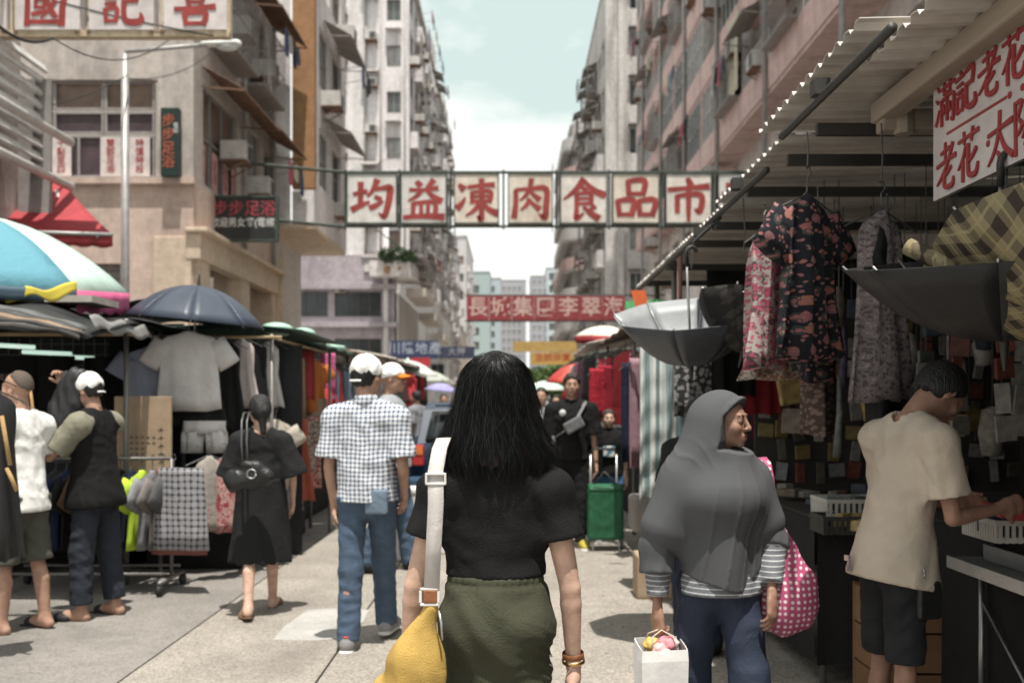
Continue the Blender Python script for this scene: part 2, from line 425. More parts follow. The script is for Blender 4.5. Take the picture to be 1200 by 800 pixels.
def put(name, sd, vox, mt, parent, lo=None, hi=None):
    me = sd.mesh(name, vox, lo, hi); me.materials.append(mt); return link(name, me, parent)
# ---------------------------------------------------------------- ground
def concrete(name, col, speck, sc=1.0):
    m, t, b = nodes_of(name); tcn = N(t, 'ShaderNodeTexCoord'); v = tcn.outputs['Object']
    n1 = N(t, 'ShaderNodeTexNoise', i_Scale=1.1 * sc, i_Detail=8.0, i_Roughness=.7); n2 = N(t, 'ShaderNodeTexVoronoi', i_Scale=95.0, i_Randomness=1.0); n3 = N(t, 'ShaderNodeTexNoise', i_Scale=60.0, i_Detail=5.0, i_Roughness=.75); n4 = N(t, 'ShaderNodeTexNoise', i_Scale=5.0, i_Detail=8.0, i_Roughness=.72)
    for n in (n1, n2, n3, n4): t.links.new(v, n.inputs['Vector'])
    r = N(t, 'ShaderNodeMapRange'); r.inputs[1].default_value = .32; r.inputs[2].default_value = .7; t.links.new(n1.outputs['Fac'], r.inputs[0])
    c = mixc(t, r.outputs[0], tuple(x * .78 for x in col), tuple(x * 1.12 for x in col))
    sp = N(t, 'ShaderNodeSeparateColor'); t.links.new(n2.outputs['Color'], sp.inputs[0])
    r2 = N(t, 'ShaderNodeMapRange'); r2.inputs[3].default_value = 1 - speck; r2.inputs[4].default_value = 1 + speck * .8; t.links.new(sp.outputs[0], r2.inputs[0])
    vm = N(t, 'ShaderNodeVectorMath', operation='SCALE'); t.links.new(c, vm.inputs[0]); t.links.new(r2.outputs[0], vm.inputs['Scale'])
    r4 = N(t, 'ShaderNodeMapRange'); r4.inputs[1].default_value = .54; r4.inputs[2].default_value = .74; r4.inputs[4].default_value = .62; t.links.new(n4.outputs['Fac'], r4.inputs[0])
    c2 = mixc(t, r4.outputs[0], vm.outputs[0], tuple(x * .55 for x in col))
    v5 = N(t, 'ShaderNodeTexVoronoi', i_Scale=1.6, i_Randomness=1.0); t.links.new(v, v5.inputs['Vector']); n5 = math_node(t, 'LESS_THAN', v5.outputs['Distance'], .028); c2 = mixc(t, math_node(t, 'MULTIPLY', n5, .75), c2, (.06, .055, .05))
    wn_ = N(t, 'ShaderNodeTexNoise', i_Scale=2.2, i_Detail=6.0, i_Roughness=.7); t.links.new(v, wn_.inputs['Vector']); wv = N(t, 'ShaderNodeVectorMath', operation='MULTIPLY_ADD'); t.links.new(wn_.outputs['Color'], wv.inputs[0]); wv.inputs[1].default_value = (.7, .7, .7); t.links.new(v, wv.inputs[2])
    vc = N(t, 'ShaderNodeTexVoronoi', feature='DISTANCE_TO_EDGE', i_Scale=.42); t.links.new(wv.outputs[0], vc.inputs['Vector']); gate = N(t, 'ShaderNodeTexNoise', i_Scale=.8); t.links.new(v, gate.inputs['Vector'])
    ck = math_node(t, 'MULTIPLY', math_node(t, 'LESS_THAN', vc.outputs['Distance'], .0022), math_node(t, 'GREATER_THAN', gate.outputs['Fac'], .52)); c2 = mixc(t, math_node(t, 'MULTIPLY', ck, .6), c2, tuple(x * .3 for x in col))
    n6 = N(t, 'ShaderNodeTexNoise', i_Scale=.55, i_Detail=5.0, i_Roughness=.6, i_Distortion=.8); t.links.new(v, n6.inputs['Vector']); r6 = N(t, 'ShaderNodeMapRange'); r6.inputs[1].default_value = .55; r6.inputs[2].default_value = .66; r6.inputs[4].default_value = .48; t.links.new(n6.outputs['Fac'], r6.inputs[0]); c2 = mixc(t, r6.outputs[0], c2, tuple(x * .5 for x in col))
    v7 = N(t, 'ShaderNodeTexVoronoi', i_Scale=4.5, i_Randomness=1.0); t.links.new(v, v7.inputs['Vector']); s7 = N(t, 'ShaderNodeSeparateColor'); t.links.new(v7.outputs['Color'], s7.inputs[0]); g7 = math_node(t, 'MULTIPLY', math_node(t, 'LESS_THAN', v7.outputs['Distance'], .075), math_node(t, 'GREATER_THAN', s7.outputs[1], .62)); c2 = mixc(t, math_node(t, 'MULTIPLY', g7, .6), c2, (.09, .085, .08))
    t.links.new(c2, b.inputs['Base Color']); b.inputs['Roughness'].default_value = .86; b.inputs['Specular IOR Level'].default_value = .3
    bp = N(t, 'ShaderNodeBump', i_Strength=.55, i_Distance=.006); t.links.new(n3.outputs['Fac'], bp.inputs['Height']); t.links.new(bp.outputs[0], b.inputs['Normal'])
    MATS[name] = m; return m
CONC = concrete('exposed aggregate concrete', (.315, .283, .248), .36); ASPH = concrete('worn grey concrete', (.245, .225, .207), .24); PATCHM = concrete('pale mortar patch', (.41, .395, .375), .10, 3)
grd = MB().grid(lambda u, v: (-400 + 800 * u, -30 + 1200 * v, -.05), 4, 4).build('ground', concrete('dark joint fill', (.12, .11, .10), .2)); tag(grd, kind='structure')
road = bpy.data.objects.new('road', None); COL.objects.link(road); tag(road, kind='structure')
def slab(x0, x1, y0, y1, mt):
    g = .006; mb = MB(); mb.box(((x0 + x1) / 2, (y0 + y1) / 2, -.022), (x1 - x0 - 2 * g, y1 - y0 - 2 * g, .044)); return mb.build('slab', mt, road, bevel=.004)
ys = [-3, 4.1, 12.3, 20.6, 29, 37.4, 46, 60, 90]
for a, b in zip(ys[:-1], ys[1:]):
    slab(-6.2, -2.05, a, b, ASPH); slab(-2.05, -1.02, a, b, CONC); slab(-1.02, 2.6, a, b, CONC); slab(2.6, 6.2, a, b, ASPH)
slab(-6.2, 6.2, 90, 420, ASPH)
pt = MB(); ring = [(-1.46, 6.12), (-1.22, 6.10), (-1.00, 6.16), (-.985, 6.6), (-1.0, 6.98), (-1.2, 7.03), (-1.43, 6.99), (-1.47, 6.5)]
pt.add([(x + rnd(-.015, .015), y + rnd(-.02, .02), .001) for x, y in ring] + [(x * 1.0, y, .004) for x, y in ring], [(8, 9, 10, 11, 12, 13, 14, 15)] + [(i, (i + 1) % 8, (i + 1) % 8 + 8, i + 8) for i in range(8)])
tag(pt.build('road_patch', PATCHM), kind='structure')
PAVE = M('grey paving', (.30, .285, .27), .85, .3, 40, dirt=((.12, .11, .10), 1.5, .7, (1, 1, 1)))
for sx in (-1, 1):
    mb = MB(); mb.box((sx * 13.2, 200, .06), (13.9, 460, .12)); tag(mb.build('pavement', PAVE), kind='structure')
    kb = bpy.data.objects.new('kerb', None); COL.objects.link(kb); tag(kb, kind='structure'); me = MB().box((0, 0, .065), (.14, .97, .13)).mesh('kerb_stone', M('kerb stone', (.33, .32, .30), .85, .3, 50))
    for i in range(60): link('kerb_stone', me, kb, (sx * 6.18, -2 + i * 1.0, 0))
# bits of litter on the road
for k, (px, py) in enumerate(((541, 594), (214, 613), (925, 690), (938, 688), (702, 660), (380, 706), (242, 744))):
    Y = CH * F_ / (py - HY) if py > HY + 100 else 9; p = P(px, py, Y)
# ---------------------------------------------------------------- buildings
def R_(c, d=.5, dc=None, **k): return dict(dirt=(dc or tuple(x * .35 for x in c), 1.1, d), **k)
WALLW = M('stained white render', (.74, .70, .70), .9, .35, 12, **R_((.5, .45, .42), .75)); WALLP = M('pink beige render', (.58, .45, .385), .9, .35, 12, **R_((.4, .3, .26), .5)); WALLB = M('beige grey render', (.50, .445, .41), .9, .35, 12, **R_((.33, .28, .25), .8)); CREAM = M('cream render', (.62, .50, .39), .9, .3, 14, **R_((.5, .4, .3), .35))
WALLG = M('grey render', (.60, .57, .55), .9, .35, 12, **R_((.3, .27, .25), .85)); PINKB = M('pink painted band', (.62, .45, .425), .85, .3, 12, **R_((.35, .22, .2), .5)); BROWNW = M('brown painted wall', (.36, .20, .10), .85, .3, 14, **R_((.3, .16, .08), .4)); LILAC = M('lilac grey render', (.40, .355, .38), .9, .3, 12, **R_((.3, .25, .26), .7))
FRAMEW = M('pale window frame', (.50, .49, .49), .55, .1); FRAMED = M('dark window frame', (.12, .11, .11), .5, .1); FRAMEG = M('grey steel frame', (.30, .28, .27), .5, .1)
def glass(name, c, r=.12):
    m = M(name, c, r, .05, 3, spec=.6, var=.5, vscale=1.2); return m
PANES = [glass('window glass dark', (.035, .04, .043)), glass('window glass green grey', (.10, .115, .11)), glass('window with pale curtain', (.34, .33, .32), .35), glass('window with brown blind', (.20, .14, .11), .35), glass('window with mauve curtain', (.085, .06, .07), .3)]
ACM = M('air conditioner casing', (.56, .54, .51), .6, .15, 30, dirt=((.2, .15, .12), 3, .6)); ACG = M('air conditioner grille', (.07, .07, .07), .6, 0); RUST = M('rusty steel', (.20, .12, .085), .85, .5, 30, var=.5); TINW = M('old tin sheet', (.36, .33, .31), .6, .3, 20, dirt=((.16, .10, .07), 2, .8)); PIPEM = M('drain pipe', (.36, .34, .33), .6, .2, 10)
class Face:
    def __init__(s, b, O, rz): s.b = b; s.O = Vector(O); s.rz = math.radians(rz); s.U = Vector((math.cos(s.rz), math.sin(s.rz), 0)); s.N = Vector((math.sin(s.rz), -math.cos(s.rz), 0))
    def at(s, u, z, out=0): return s.O + s.U * u + s.N * out + Vector((0, 0, z))
    def put(s, name, me, u, z, out=0, parent=None): return link(name, me, parent or s.b, s.at(u, z, out), (0, 0, s.rz))
    def wall(s, w, z0, z1, ops=(), mt=None, rev=.22, name='wall'):
        us = sorted({0, w} | {o[0] for o in ops} | {o[1] for o in ops}); zs = sorted({z0, z1} | {o[2] for o in ops} | {o[3] for o in ops}); mb = MB()
        us = [u for u in us if -1e-6 <= u <= w + 1e-6]; zs = [z for z in zs if z0 - 1e-6 <= z <= z1 + 1e-6]
        for i in range(len(us) - 1):
            j = 0
            while j < len(zs) - 1:
                uc = (us[i] + us[i + 1]) / 2; inside = lambda zc: any(o[0] < uc < o[1] and o[2] < zc < o[3] for o in ops)
                if inside((zs[j] + zs[j + 1]) / 2): j += 1; continue
                k = j
                while k + 1 < len(zs) - 1 and not inside((zs[k + 1] + zs[k + 2]) / 2): k += 1
                mb.add([s.at(us[i], zs[j]), s.at(us[i + 1], zs[j]), s.at(us[i + 1], zs[k + 1]), s.at(us[i], zs[k + 1])], [(0, 1, 2, 3)]); j = k + 1
        for (a, b_, c, d) in ops:
            q = [(a, c), (b_, c), (b_, d), (a, d)]
            for i in range(4):
                p0, p1 = q[i], q[(i + 1) % 4]; mb.add([s.at(*p0), s.at(*p0, -rev), s.at(*p1, -rev), s.at(*p1)], [(0, 1, 2, 3)])
        return mb.build(name, mt or WALLW, s.b)
WM = {}
def win_mesh(w, h, nc, nr, fm, fw=.05):
    key = (round(w, 2), round(h, 2), nc, nr, fm.name)
    if key not in WM:
        mb = MB()
        for i in range(nc + 1): mb.box((-w / 2 + fw / 2 + i * (w - fw) / nc, 0, h / 2), (fw, .06, h))
        for j in range(nr + 1):
            for i in range(nc): mb.box((-w / 2 + fw / 2 + (i + .5) * (w - fw) / nc, .002, fw / 2 + j * (h - fw) / nr), ((w - fw) / nc - fw, .05, fw))
        pm = [MB().box((0, 0, h / 2), (w - .02, .012, h - .02)).mesh('pane', p) for p in PANES]
        WM[key] = (mb.mesh('window', fm), pm)
    return WM[key]
def window(F, u, z, w, h, nc=2, nr=1, fm=None, pane=None, out=-.14):
    me, pm = win_mesh(w, h, nc, nr, fm or FRAMEG); o = F.put('window', me, u, z, out); link('pane', pm[pane if pane is not None else random.choice((0, 0, 1, 1, 2, 3))], o, (0, .035, 0)); return o
def ac_mesh():
    mb = MB().box((0, -.30, 0), (.68, .62, .46)); return mb.mesh('air_conditioner', ACM), MB().box((.12, -.616, 0), (.36, .012, .36)).mesh('grille', ACG), MB().box((0, -.3, -.26), (.76, .66, .04)).bar((-.3, 0, -.6), (-.3, -.6, -.29), .03).bar((.3, 0, -.6), (.3, -.6, -.29), .03).mesh('bracket', RUST)
AC_ = ac_mesh()
def ac(F, u, z, out=0, tray=True):
    o = F.put('air_conditioner', AC_[0], u, z, out); link('grille', AC_[1], o)
    if tray: link('bracket', AC_[2], o)
    return o
def awn_mesh(w, d, drop, mt):
    key = ('awn', w, d, mt.name)
    if key not in WM:
        mb = MB(); n = max(6, int(w / .12))
        mb.grid(lambda u, v: ((u - .5) * w, -v * d, -v * drop + .018 * math.sin(u * n * 3.14)), n * 2, 1); mb.grid(lambda u, v: ((u - .5) * w, -v * d, -v * drop - .014 + .018 * math.sin(u * n * 3.14)), n * 2, 1)
        mb.bar((-w / 2, 0, -.5), (-w / 2, -d, -drop - .03), .03); mb.bar((w / 2, 0, -.5), (w / 2, -d, -drop - .03), .03); mb.bar((-w / 2, -d, -drop - .03), (w / 2, -d, -drop - .03), .03)
        WM[key] = mb.mesh('tin_awning', mt)
    return WM[key]
LAUN = [cloth('laundry %d' % i, c) for i, c in enumerate(((.5, .5, .5), (.10, .12, .2), (.5, .14, .18), (.6, .55, .45), (.05, .05, .05), (.30, .34, .38)))]
def laundry(F, u, z, n=4, span=1.6, out=.9):
    o = F.put('laundry_pole', WM.setdefault('pole', MB().tube([(-.9, -.0, 0), (.9, -.0, 0)], .015, 6).bar((-.7, 0, 0), (-.7, .9, -.15), .02).bar((.7, 0, 0), (.7, .9, -.15), .02).mesh('laundry_pole', FRAMEG)), u, z, out)
    for i in range(n):
        k = random.randrange(6); key = ('l', k, i % 2); hgt = (.75, .5)[i % 2]
        if key not in WM: WM[key] = MB().grid(lambda a, b: ((a - .5) * .34 * (1 + .15 * b), .03 * math.sin(a * 9 + b * 3), -b * hgt), 6, 4).mesh('laundry', LAUN[k], True)
        link('laundry', WM[key], o, (-.75 + 1.5 * i / max(1, n - 1), 0, 0))
    return o
def building(name, label, group=None): return thing(name, label, 'building', (0, 0, 0), 0, group)
def cage(F, u, z, w=1.8, h=1.5, d=.55):
    key = ('cage', w, h)
    if key not in WM:
        mb = MB(); 
        for i in range(int(w / .22) + 1): x = -w / 2 + i * w / int(w / .22); mb.box((x, -d, h / 2), (.022, .022, h)); mb.bar((x, 0, 0), (x, -d, 0), .02)
        for zz in (0, h * .5, h): mb.bar((-w / 2, -d, zz), (w / 2, -d, zz), .025); mb.bar((-w / 2, 0, zz), (-w / 2, -d, zz), .025); mb.bar((w / 2, 0, zz), (w / 2, -d, zz), .025)
        mb.box((0, -d / 2, -.03), (w, d, .04)); WM[key] = mb.mesh('window_cage', FRAMEG)
    return F.put('window_cage', WM[key], u, z, .01)
def pipe(F, u, z0, z1, r=.06, out=.1): return MB().tube([F.at(u, z0, out), F.at(u, z1, out)], r, 8).build('drain_pipe', PIPEM, F.b, True)
# --- corner building on the left: beige upper floors over a cream arcade
B = building('corner_building', 'beige corner building with mauve curtained windows over a cream arcade')
Ff = Face(B, (-14.2, 22.5, 0), 0)                       # faces the camera
ops = [(2.62, 6.2, 6.55, 8.75), (-.0 + .4, 1.9, 6.55, 8.75), (3.9, 5.55, 0, 4.6), (.3, 3.2, 0, 4.6), (2.62, 6.2, 9.9, 12.1)]
Ff.wall(7.0, 0, 6.45, [o for o in ops if o[2] < 5], WALLP); Ff.wall(7.0, 6.45, 18, [o for o in ops if o[2] > 5], WALLB)
MB().box(Ff.at(3.5, 6.45, .06), (7.12, .16, .14)).build('ledge', WALLP, B)
for i, (u0, w) in enumerate(((3.2, 1.13), (4.36, 1.13), (5.52, 1.13))):
    window(Ff, u0, 8.10, w, .64, 1, 1, FRAMEG, 3); window(Ff, u0, 7.56, w, .50, 1, 1, FRAMEG, 4); window(Ff, u0, 6.57, w, .95, 2, 1, FRAMEG, 4)
window(Ff, 1.15, 6.6, 1.4, 2.1, 2, 2, FRAMEG, 0); window(Ff, 4.4, 9.95, 3.4, 2.1, 4, 2, FRAMEG, 1)
RED = M('red paint', (.34, .035, .045), .6, .15, 40); REDD = M('dark red paint', (.26, .03, .035), .7, .15, 40, var=.3); PAPERW = M('window paper', (.62, .55, .53), .8, .1)
for u, tx in ((3.98, '十點至四點'), (5.1, '雙腳足浴'), (6.0 - .24, '特價時段')):
    o = MB().box(Ff.at(u, 7.03, -.08), (.46, .012, .9)).build('window_poster', PAPERW, B); glyphs(tx[:4], .2, RED, 'lettering', o, Ff.at(u, 7.03, -.070), bold=.006, vertical=True)
shm = M('grey roller shutter', (.22, .20, .19), .6, .2, 30)
SLAT = {}
def shutter(F, u, z0, w, h, out=-.2, mt=None):
    mt = mt or shm; n = int(h / .16); key = (round(w, 2), mt.name)
    if key not in SLAT: SLAT[key] = MB().box((0, 0, 0), (w, .03, .145)).mesh('slat', mt)
    fr = MB().box(F.at(u, z0 + h / 2, out - .05), (w, .02, h) if abs(F.N.y) > .5 else (.02, w, h)).build('roller_shutter', FRAMED, F.b)
    for i in range(n): F.put('slat', SLAT[key], u, z0 + .08 + i * .16, out, fr)
shutter(Ff, 4.72, 2.2, 1.65, 2.4); shutter(Ff, 1.75, 2.2, 2.9, 2.4)
Fs = Face(B, (-7.2, 22.5, 0), 90)                       # faces the street
side_ops = [(.7, 3.6, 6.55, 8.9), (4.3, 6.0, 6.55, 9.0), (6.4, 7.4, 6.6, 8.8), (.7, 3.6, 9.9, 12.2), (4.3, 7.3, 9.9, 12.2), (.7, 3.6, 13.2, 15.4), (4.3, 7.3, 13.2, 15.4)]
Fs.wall(7.5, 5.35, 6.45, [], WALLP); Fs.wall(7.5, 6.45, 18, side_ops, WALLB)
for (a, b_, c, d) in side_ops: window(Fs, (a + b_) / 2, c, b_ - a, d - c, max(2, int((b_ - a) / .75)), 2, FRAMEG)
for u, z, w in ((2.2, 9.25, 3.4), (5.9, 9.35, 3.2), (2.2, 12.6, 3.4), (5.9, 12.7, 3.2)): Fs.put('tin_awning', awn_mesh(w, 1.0, .55, RUST), u, z, .02)
for u, z in ((2.6, 7.75), (5.0, 7.4), (3.0, 11.0), (5.6, 10.8)): ac(Fs, u, z, -.05)
for u, z in ((5.2, 9.95), (2.2, 9.95)): cage(Fs, u, z, 2.4, 1.7, .6)
laundry(Fs, 6.1, 11.9, 4); laundry(Fs, 6.6, 8.4, 3); pipe(Fs, 4.0, 5.4, 18); pipe(Fs, 7.2, 5.4, 18)
for u in (.6, 2.7, 4.6, 6.2): o = MB().box(Fs.at(u * .48 + .55, 7.05, -.07), (.012, .44, .95)).build('window_poster', M('pink poster', (.55, .33, .33), .8), B); glyphs('足浴', .3, RED, 'lettering', o, Fs.at(u * .48 + .55, 7.05, -.062), (0, 0, math.pi / 2), vertical=True)
# cream arcade round the corner
for u in (.45, 4.0, 7.3): MB().box(Fs.at(u, 2.6, -.25), (.75, .8, 5.2), ).build('arcade_pillar', CREAM, B, bevel=.02)
MB().box(Ff.at(6.55, 2.6, -.0), (.85, .16, 5.2)).build('pillar_facing', CREAM, B, bevel=.02)
MB().box(Fs.at(3.75, 5.0, .02), (.34, 7.7, .62)).build('arcade_lintel', CREAM, B, bevel=.02); MB().box(Fs.at(3.75, 5.34, .12), (.5, 7.9, .10)).build('cornice', CREAM, B, bevel=.02)
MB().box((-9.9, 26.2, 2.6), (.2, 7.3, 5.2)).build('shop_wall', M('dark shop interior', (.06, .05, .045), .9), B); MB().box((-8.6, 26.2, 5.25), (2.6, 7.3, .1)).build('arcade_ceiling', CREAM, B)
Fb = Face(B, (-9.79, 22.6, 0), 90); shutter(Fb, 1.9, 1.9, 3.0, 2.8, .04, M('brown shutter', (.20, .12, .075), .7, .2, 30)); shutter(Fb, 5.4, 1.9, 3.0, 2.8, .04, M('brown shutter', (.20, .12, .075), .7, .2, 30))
MB().box((-7.0, 30.1, 2.9), (.2, .2, 5.8)).build('shop_pillar', CREAM, B)
MB().box((-10.7, 30.2, 9), (6.9, .2, 18)).build('end_wall', WALLB, B)
# overhanging bay with the brown fin
B2 = building('overhanging_bay_building', 'white overhanging block with a brown vertical fin beside the arcade')
Fn = Face(B2, (-7.75, 30.35, 0), 0); Fn.wall(1.0, 6.9, 18, [], WALLW); MB().box((-6.36, 30.5, 13.2), (.68, .3, 10.4)).build('fin', BROWNW, B2)
Fe = Face(B2, (-6.05, 30.35, 0), 90); bay_ops = [(.9, 2.6, 8.3, 10.1), (3.2, 4.9, 8.3, 10.1), (.9, 2.6, 11.4, 13.3), (3.2, 4.9, 11.4, 13.3), (.9, 2.6, 14.5, 16.4), (3.2, 4.9, 14.5, 16.4)]
Fe.wall(5.7, 6.9, 18, bay_ops, WALLW)
for (a, b_, c, d) in bay_ops: window(Fe, (a + b_) / 2, c, b_ - a, d - c, 2, 2)
for u, z in ((1.5, 11.1), (4.2, 14.2), (3.9, 8.05)): ac(Fe, u, z)
for z in (10.6, 13.7): Fe.put('tin_awning', awn_mesh(3.4, .9, .5, TINW), 3.2, z, .02)
laundry(Fe, 4.2, 12.9, 4, out=1.0); laundry(Fe, 1.5, 16.2, 4, out=1.0)
MB().box((-6.9, 33.2, 6.84), (1.74, 5.7, .14)).build('soffit', CREAM, B2); MB().box((-6.36, 30.42, 7.4), (.66, .2, .98)).build('parapet', WALLW, B2); MB().box((-8.3, 33.2, 3.4), (1.4, 5.4, 6.8)).build('shop_front', WALLG, B2); MB().box((-7.0, 36.1, 12.4), (1.9, .16, 11)).build('end_wall', WALLW, B2)
for k, y in enumerate((28.4, 30.6, 32.8)):
    o = MB().grid(lambda u, v: (-7.25 + v * 1.5, y - .95 + u * 1.9, 3.72 - v * 1.0 - k * .12 + .03 * math.sin(u * 12)), 10, 4).build('shop_awning', M('orange brown canvas', (.36, .17, .07), .85, .2, 40), None, True, solid=.02)
    tag(o, ('orange brown awning on the arcade closest to the navy umbrella', 'orange brown awning between two others along the arcade', 'orange brown awning at the arcade end under the white bay')[k], 'awning', 'orange awnings along the arcade')
# --- tower on the left
T = building('apartment_tower', 'tall white apartment tower with stained walls on the left of the street'); TX, TY, TZ = -6.2, 60, 27
Fa = Face(T, (-10.9, 60, 0), 0); ops = []; 
for k in range(8): z = 4.2 + 2.78 * k; ops += [(.38, .92, z + .7, z + 2.2), (3.35, 4.2, z + .8, z + 2.1)]
tops = [o for o in ops if o[2] > 9.5]
Fa.wall(1.35, 9.3, TZ, [o for o in tops if o[0] < 1], WALLW); 
Fr = Face(T, (-8.95, 60, 0), 0); Fr.wall(2.75, 9.3, TZ, [(o[0] - 1.95, o[1] - 1.95, o[2], o[3]) for o in tops if o[0] > 1], WALLW)
MB().box((-9.25, 60.9, 18.2), (.62, 2.0, 17.7)).build('stair_fin', M('white render', (.66, .63, .62), .9, .3, 12, **R_((.5, .46, .43), .5)), T); MB().box((-9.9, 62.1, 18.2), (2.4, .3, 17.7)).build('recess_wall', WALLG, T)
for o in tops: window(Fa, (o[0] + o[1]) / 2, o[2], o[1] - o[0], o[3] - o[2], 2, 1, FRAMEG)
for k in range(7):
    z = 8.6 + 2.78 * k
    if k % 2: MB().box(Fa.at(3.77, z + 1.5 - .1, .2), (.95, .4, .05)).build('window_hood', WALLG, T)
    ac(Fa, 2.55 - .1, z + .9, 0); 
    if k % 3 != 1: ac(Fa, .65, z - .35, 0)
    if k % 2 == 0: Fa.put('tin_awning', awn_mesh(1.0, .8, .45, TINW), 2.4, z + 2.0, -.2)
pipe(Fa, 2.1, 9, TZ); pipe(Fa, 3.0, 9, TZ); pipe(Fa, 4.45, 9, TZ, .05)
Ft = Face(T, (TX, 60, 0), 90); nb_ = 13; ops = []
for k in range(7):
    for i in range(nb_): z = 9.4 + 2.5 * k; ops.append((.6 + i * 3.0, 2.6 + i * 3.0, z + .8, z + 2.2))
Ft.wall(40, 9.3, TZ, ops, WALLW)
BALC = MB().box((0, -.45, .45), (2.3, .06, .9)).box((-1.12, -.24, .45), (.06, .42, .9)).box((1.12, -.24, .45), (.06, .42, .9)).box((0, -.24, -.04), (2.36, .48, .1)).mesh('balcony', WALLW)
for j, o in enumerate(ops):
    window(Ft, (o[0] + o[1]) / 2, o[2], o[1] - o[0], o[3] - o[2], 3, 1); r_ = random.random()
    if r_ < .4: Ft.put('balcony', BALC, (o[0] + o[1]) / 2, o[2] - .7, 0)
    elif r_ < .7: cage(Ft, (o[0] + o[1]) / 2, o[2] - .1, 1.8, 1.5, .6)
    elif r_ < .85: Ft.put('tin_awning', awn_mesh(2.2, .9, .4, TINW), (o[0] + o[1]) / 2, o[3] + .2, .02)
    if random.random() < .45: ac(Ft, o[0] + rnd(-.2, 2), o[2] - .5, 0)
    if random.random() < .22: laundry(Ft, (o[0] + o[1]) / 2, o[3] - .1, 4, out=1.1)
MB().box((TX - 2, 80, TZ + .1), (4.6, 40.6, .25)).build('roof', WALLG, T); MB().box((TX - 3, 99.9, 17), (6, .2, 20)).build('end_wall', WALLG, T)
for (x, y, h) in ((-7, 66, 1.6), (-6.8, 78, 2.2), (-7, 90, 1.4)): MB().box((x, y, TZ + h / 2 + .2), (1.4, 3, h)).build('roof_shed', WALLG, T)
# podium under the tower
Fp = Face(T, (-14.4, 59.5, 0), 0); pops = [(0.6, 3.4, 6.6, 8.1), (3.8, 6.6, 6.6, 8.1), (.6, 3.4, 3.2, 5.3), (3.8, 6.6, 3.2, 5.3)]; Fp.wall(7.5, 0, 10.2, pops, LILAC)
for o in pops: window(Fp, (o[0] + o[1]) / 2, o[2], o[1] - o[0], o[3] - o[2], 4, 1, FRAMED, 0)
for z in (8.35, 6.1): MB().box(Fp.at(3.75, z, .25), (7.6, .5, .28)).build('ledge', LILAC, T)
MB().tube([Fp.at(6.9, 0, .2), Fp.at(6.9, 12, .2)], .16, 10).build('drain_pipe', WALLW, T, True); MB().box((-9.7, 63, 10.24), (8.8, 7, .1)).build('podium_roof', LILAC, T)
# rounded balconies at the corner, stepped soffits, awning and plants
for k, z in enumerate((8.9, 11.9, 14.8)):
    rr = [(-.0, -.1), (1.0, -.12), (1.8, 0), (2.3, .5), (2.45, 1.2), (2.45, 4.0), (0, 4.0)]; mb = MB(); n = len(rr); bx = Vector((-8.3, 58.2, 0))
    if k: continue
    mb.add([bx + Vector((x, y, z)) for x, y in rr] + [bx + Vector((x, y, z + .85)) for x, y in rr], [tuple(range(n))[::-1]] + [(i, (i + 1) % n, (i + 1) % n + n, i + n) for i in range(n - 1)]); mb.build('balcony', M('white painted parapet', (.66, .62, .60), .85, .2, 12, **R_((.5, .44, .4), .5)), T, solid=.1)
for k in range(4): MB().box((-5.85 + k * .12, 64 + k * 7, 8.2 - k * .9), (1.2, 6.8, .5)).build('stepped_soffit', M('cream soffit', (.55, .49, .44), .9, .2, 12), T)
MB().grid(lambda u, v: (-7.9 + v * 1.6, 58.1 + u * .8, 11.6 - v * 1.3), 4, 4).build('green_awning', M('dark green canvas', (.02, .10, .06), .8), T, solid=.04)
MB().box((-6.9, 66.0, 4), (.2, 13, 8)).build('shop_wall', WALLG, T)
LEAFM = M('leaf green', (.09, .14, .04), .6, .2, 40, var=.5); LEAFD = M('dark leaf', (.04, .07, .028), .6, .2, 40, var=.5)
def leaves(c, r, n, size, mt, name, parent, seed=0):
    rg = np.random.default_rng(seed); mb = MB()
    for i in range(n):
        v = rg.normal(size=3); v = v / np.linalg.norm(v) * rg.uniform(.25, 1) ** .5; p = Vector(c) + Vector((v[0] * r[0], v[1] * r[1], v[2] * r[2])); a = Vector(rg.normal(size=3)).normalized() * size; b = Vector(rg.normal(size=3)).normalized() * size * .5
        mb.add([p, p + a * .5 + b, p + a, p + a * .5 - b], [(0, 1, 2, 3)])
    return mb.build(name, mt, parent)
for k, (x, y, s_) in enumerate(((-7.3, 58.0, .5), (-6.6, 58.3, .62), (-6.1, 58.9, .5))):
    t = thing('potted_plant', ('leafy pot plant on the rounded balcony under the green awning', 'bushiest pot plant on the rounded white balcony', 'pot plant at the street end of the rounded balcony')[k], 'plant', (x, y, 9.1), group='plants on the rounded balcony'); MB().lathe([(.14, -.1), (.2, .3)], 10, caps=True).build('pot', BROWNW, t); leaves((0, 0, .95), (s_, s_, s_ * .9), 420, .16, LEAFD, 'foliage', t, k)
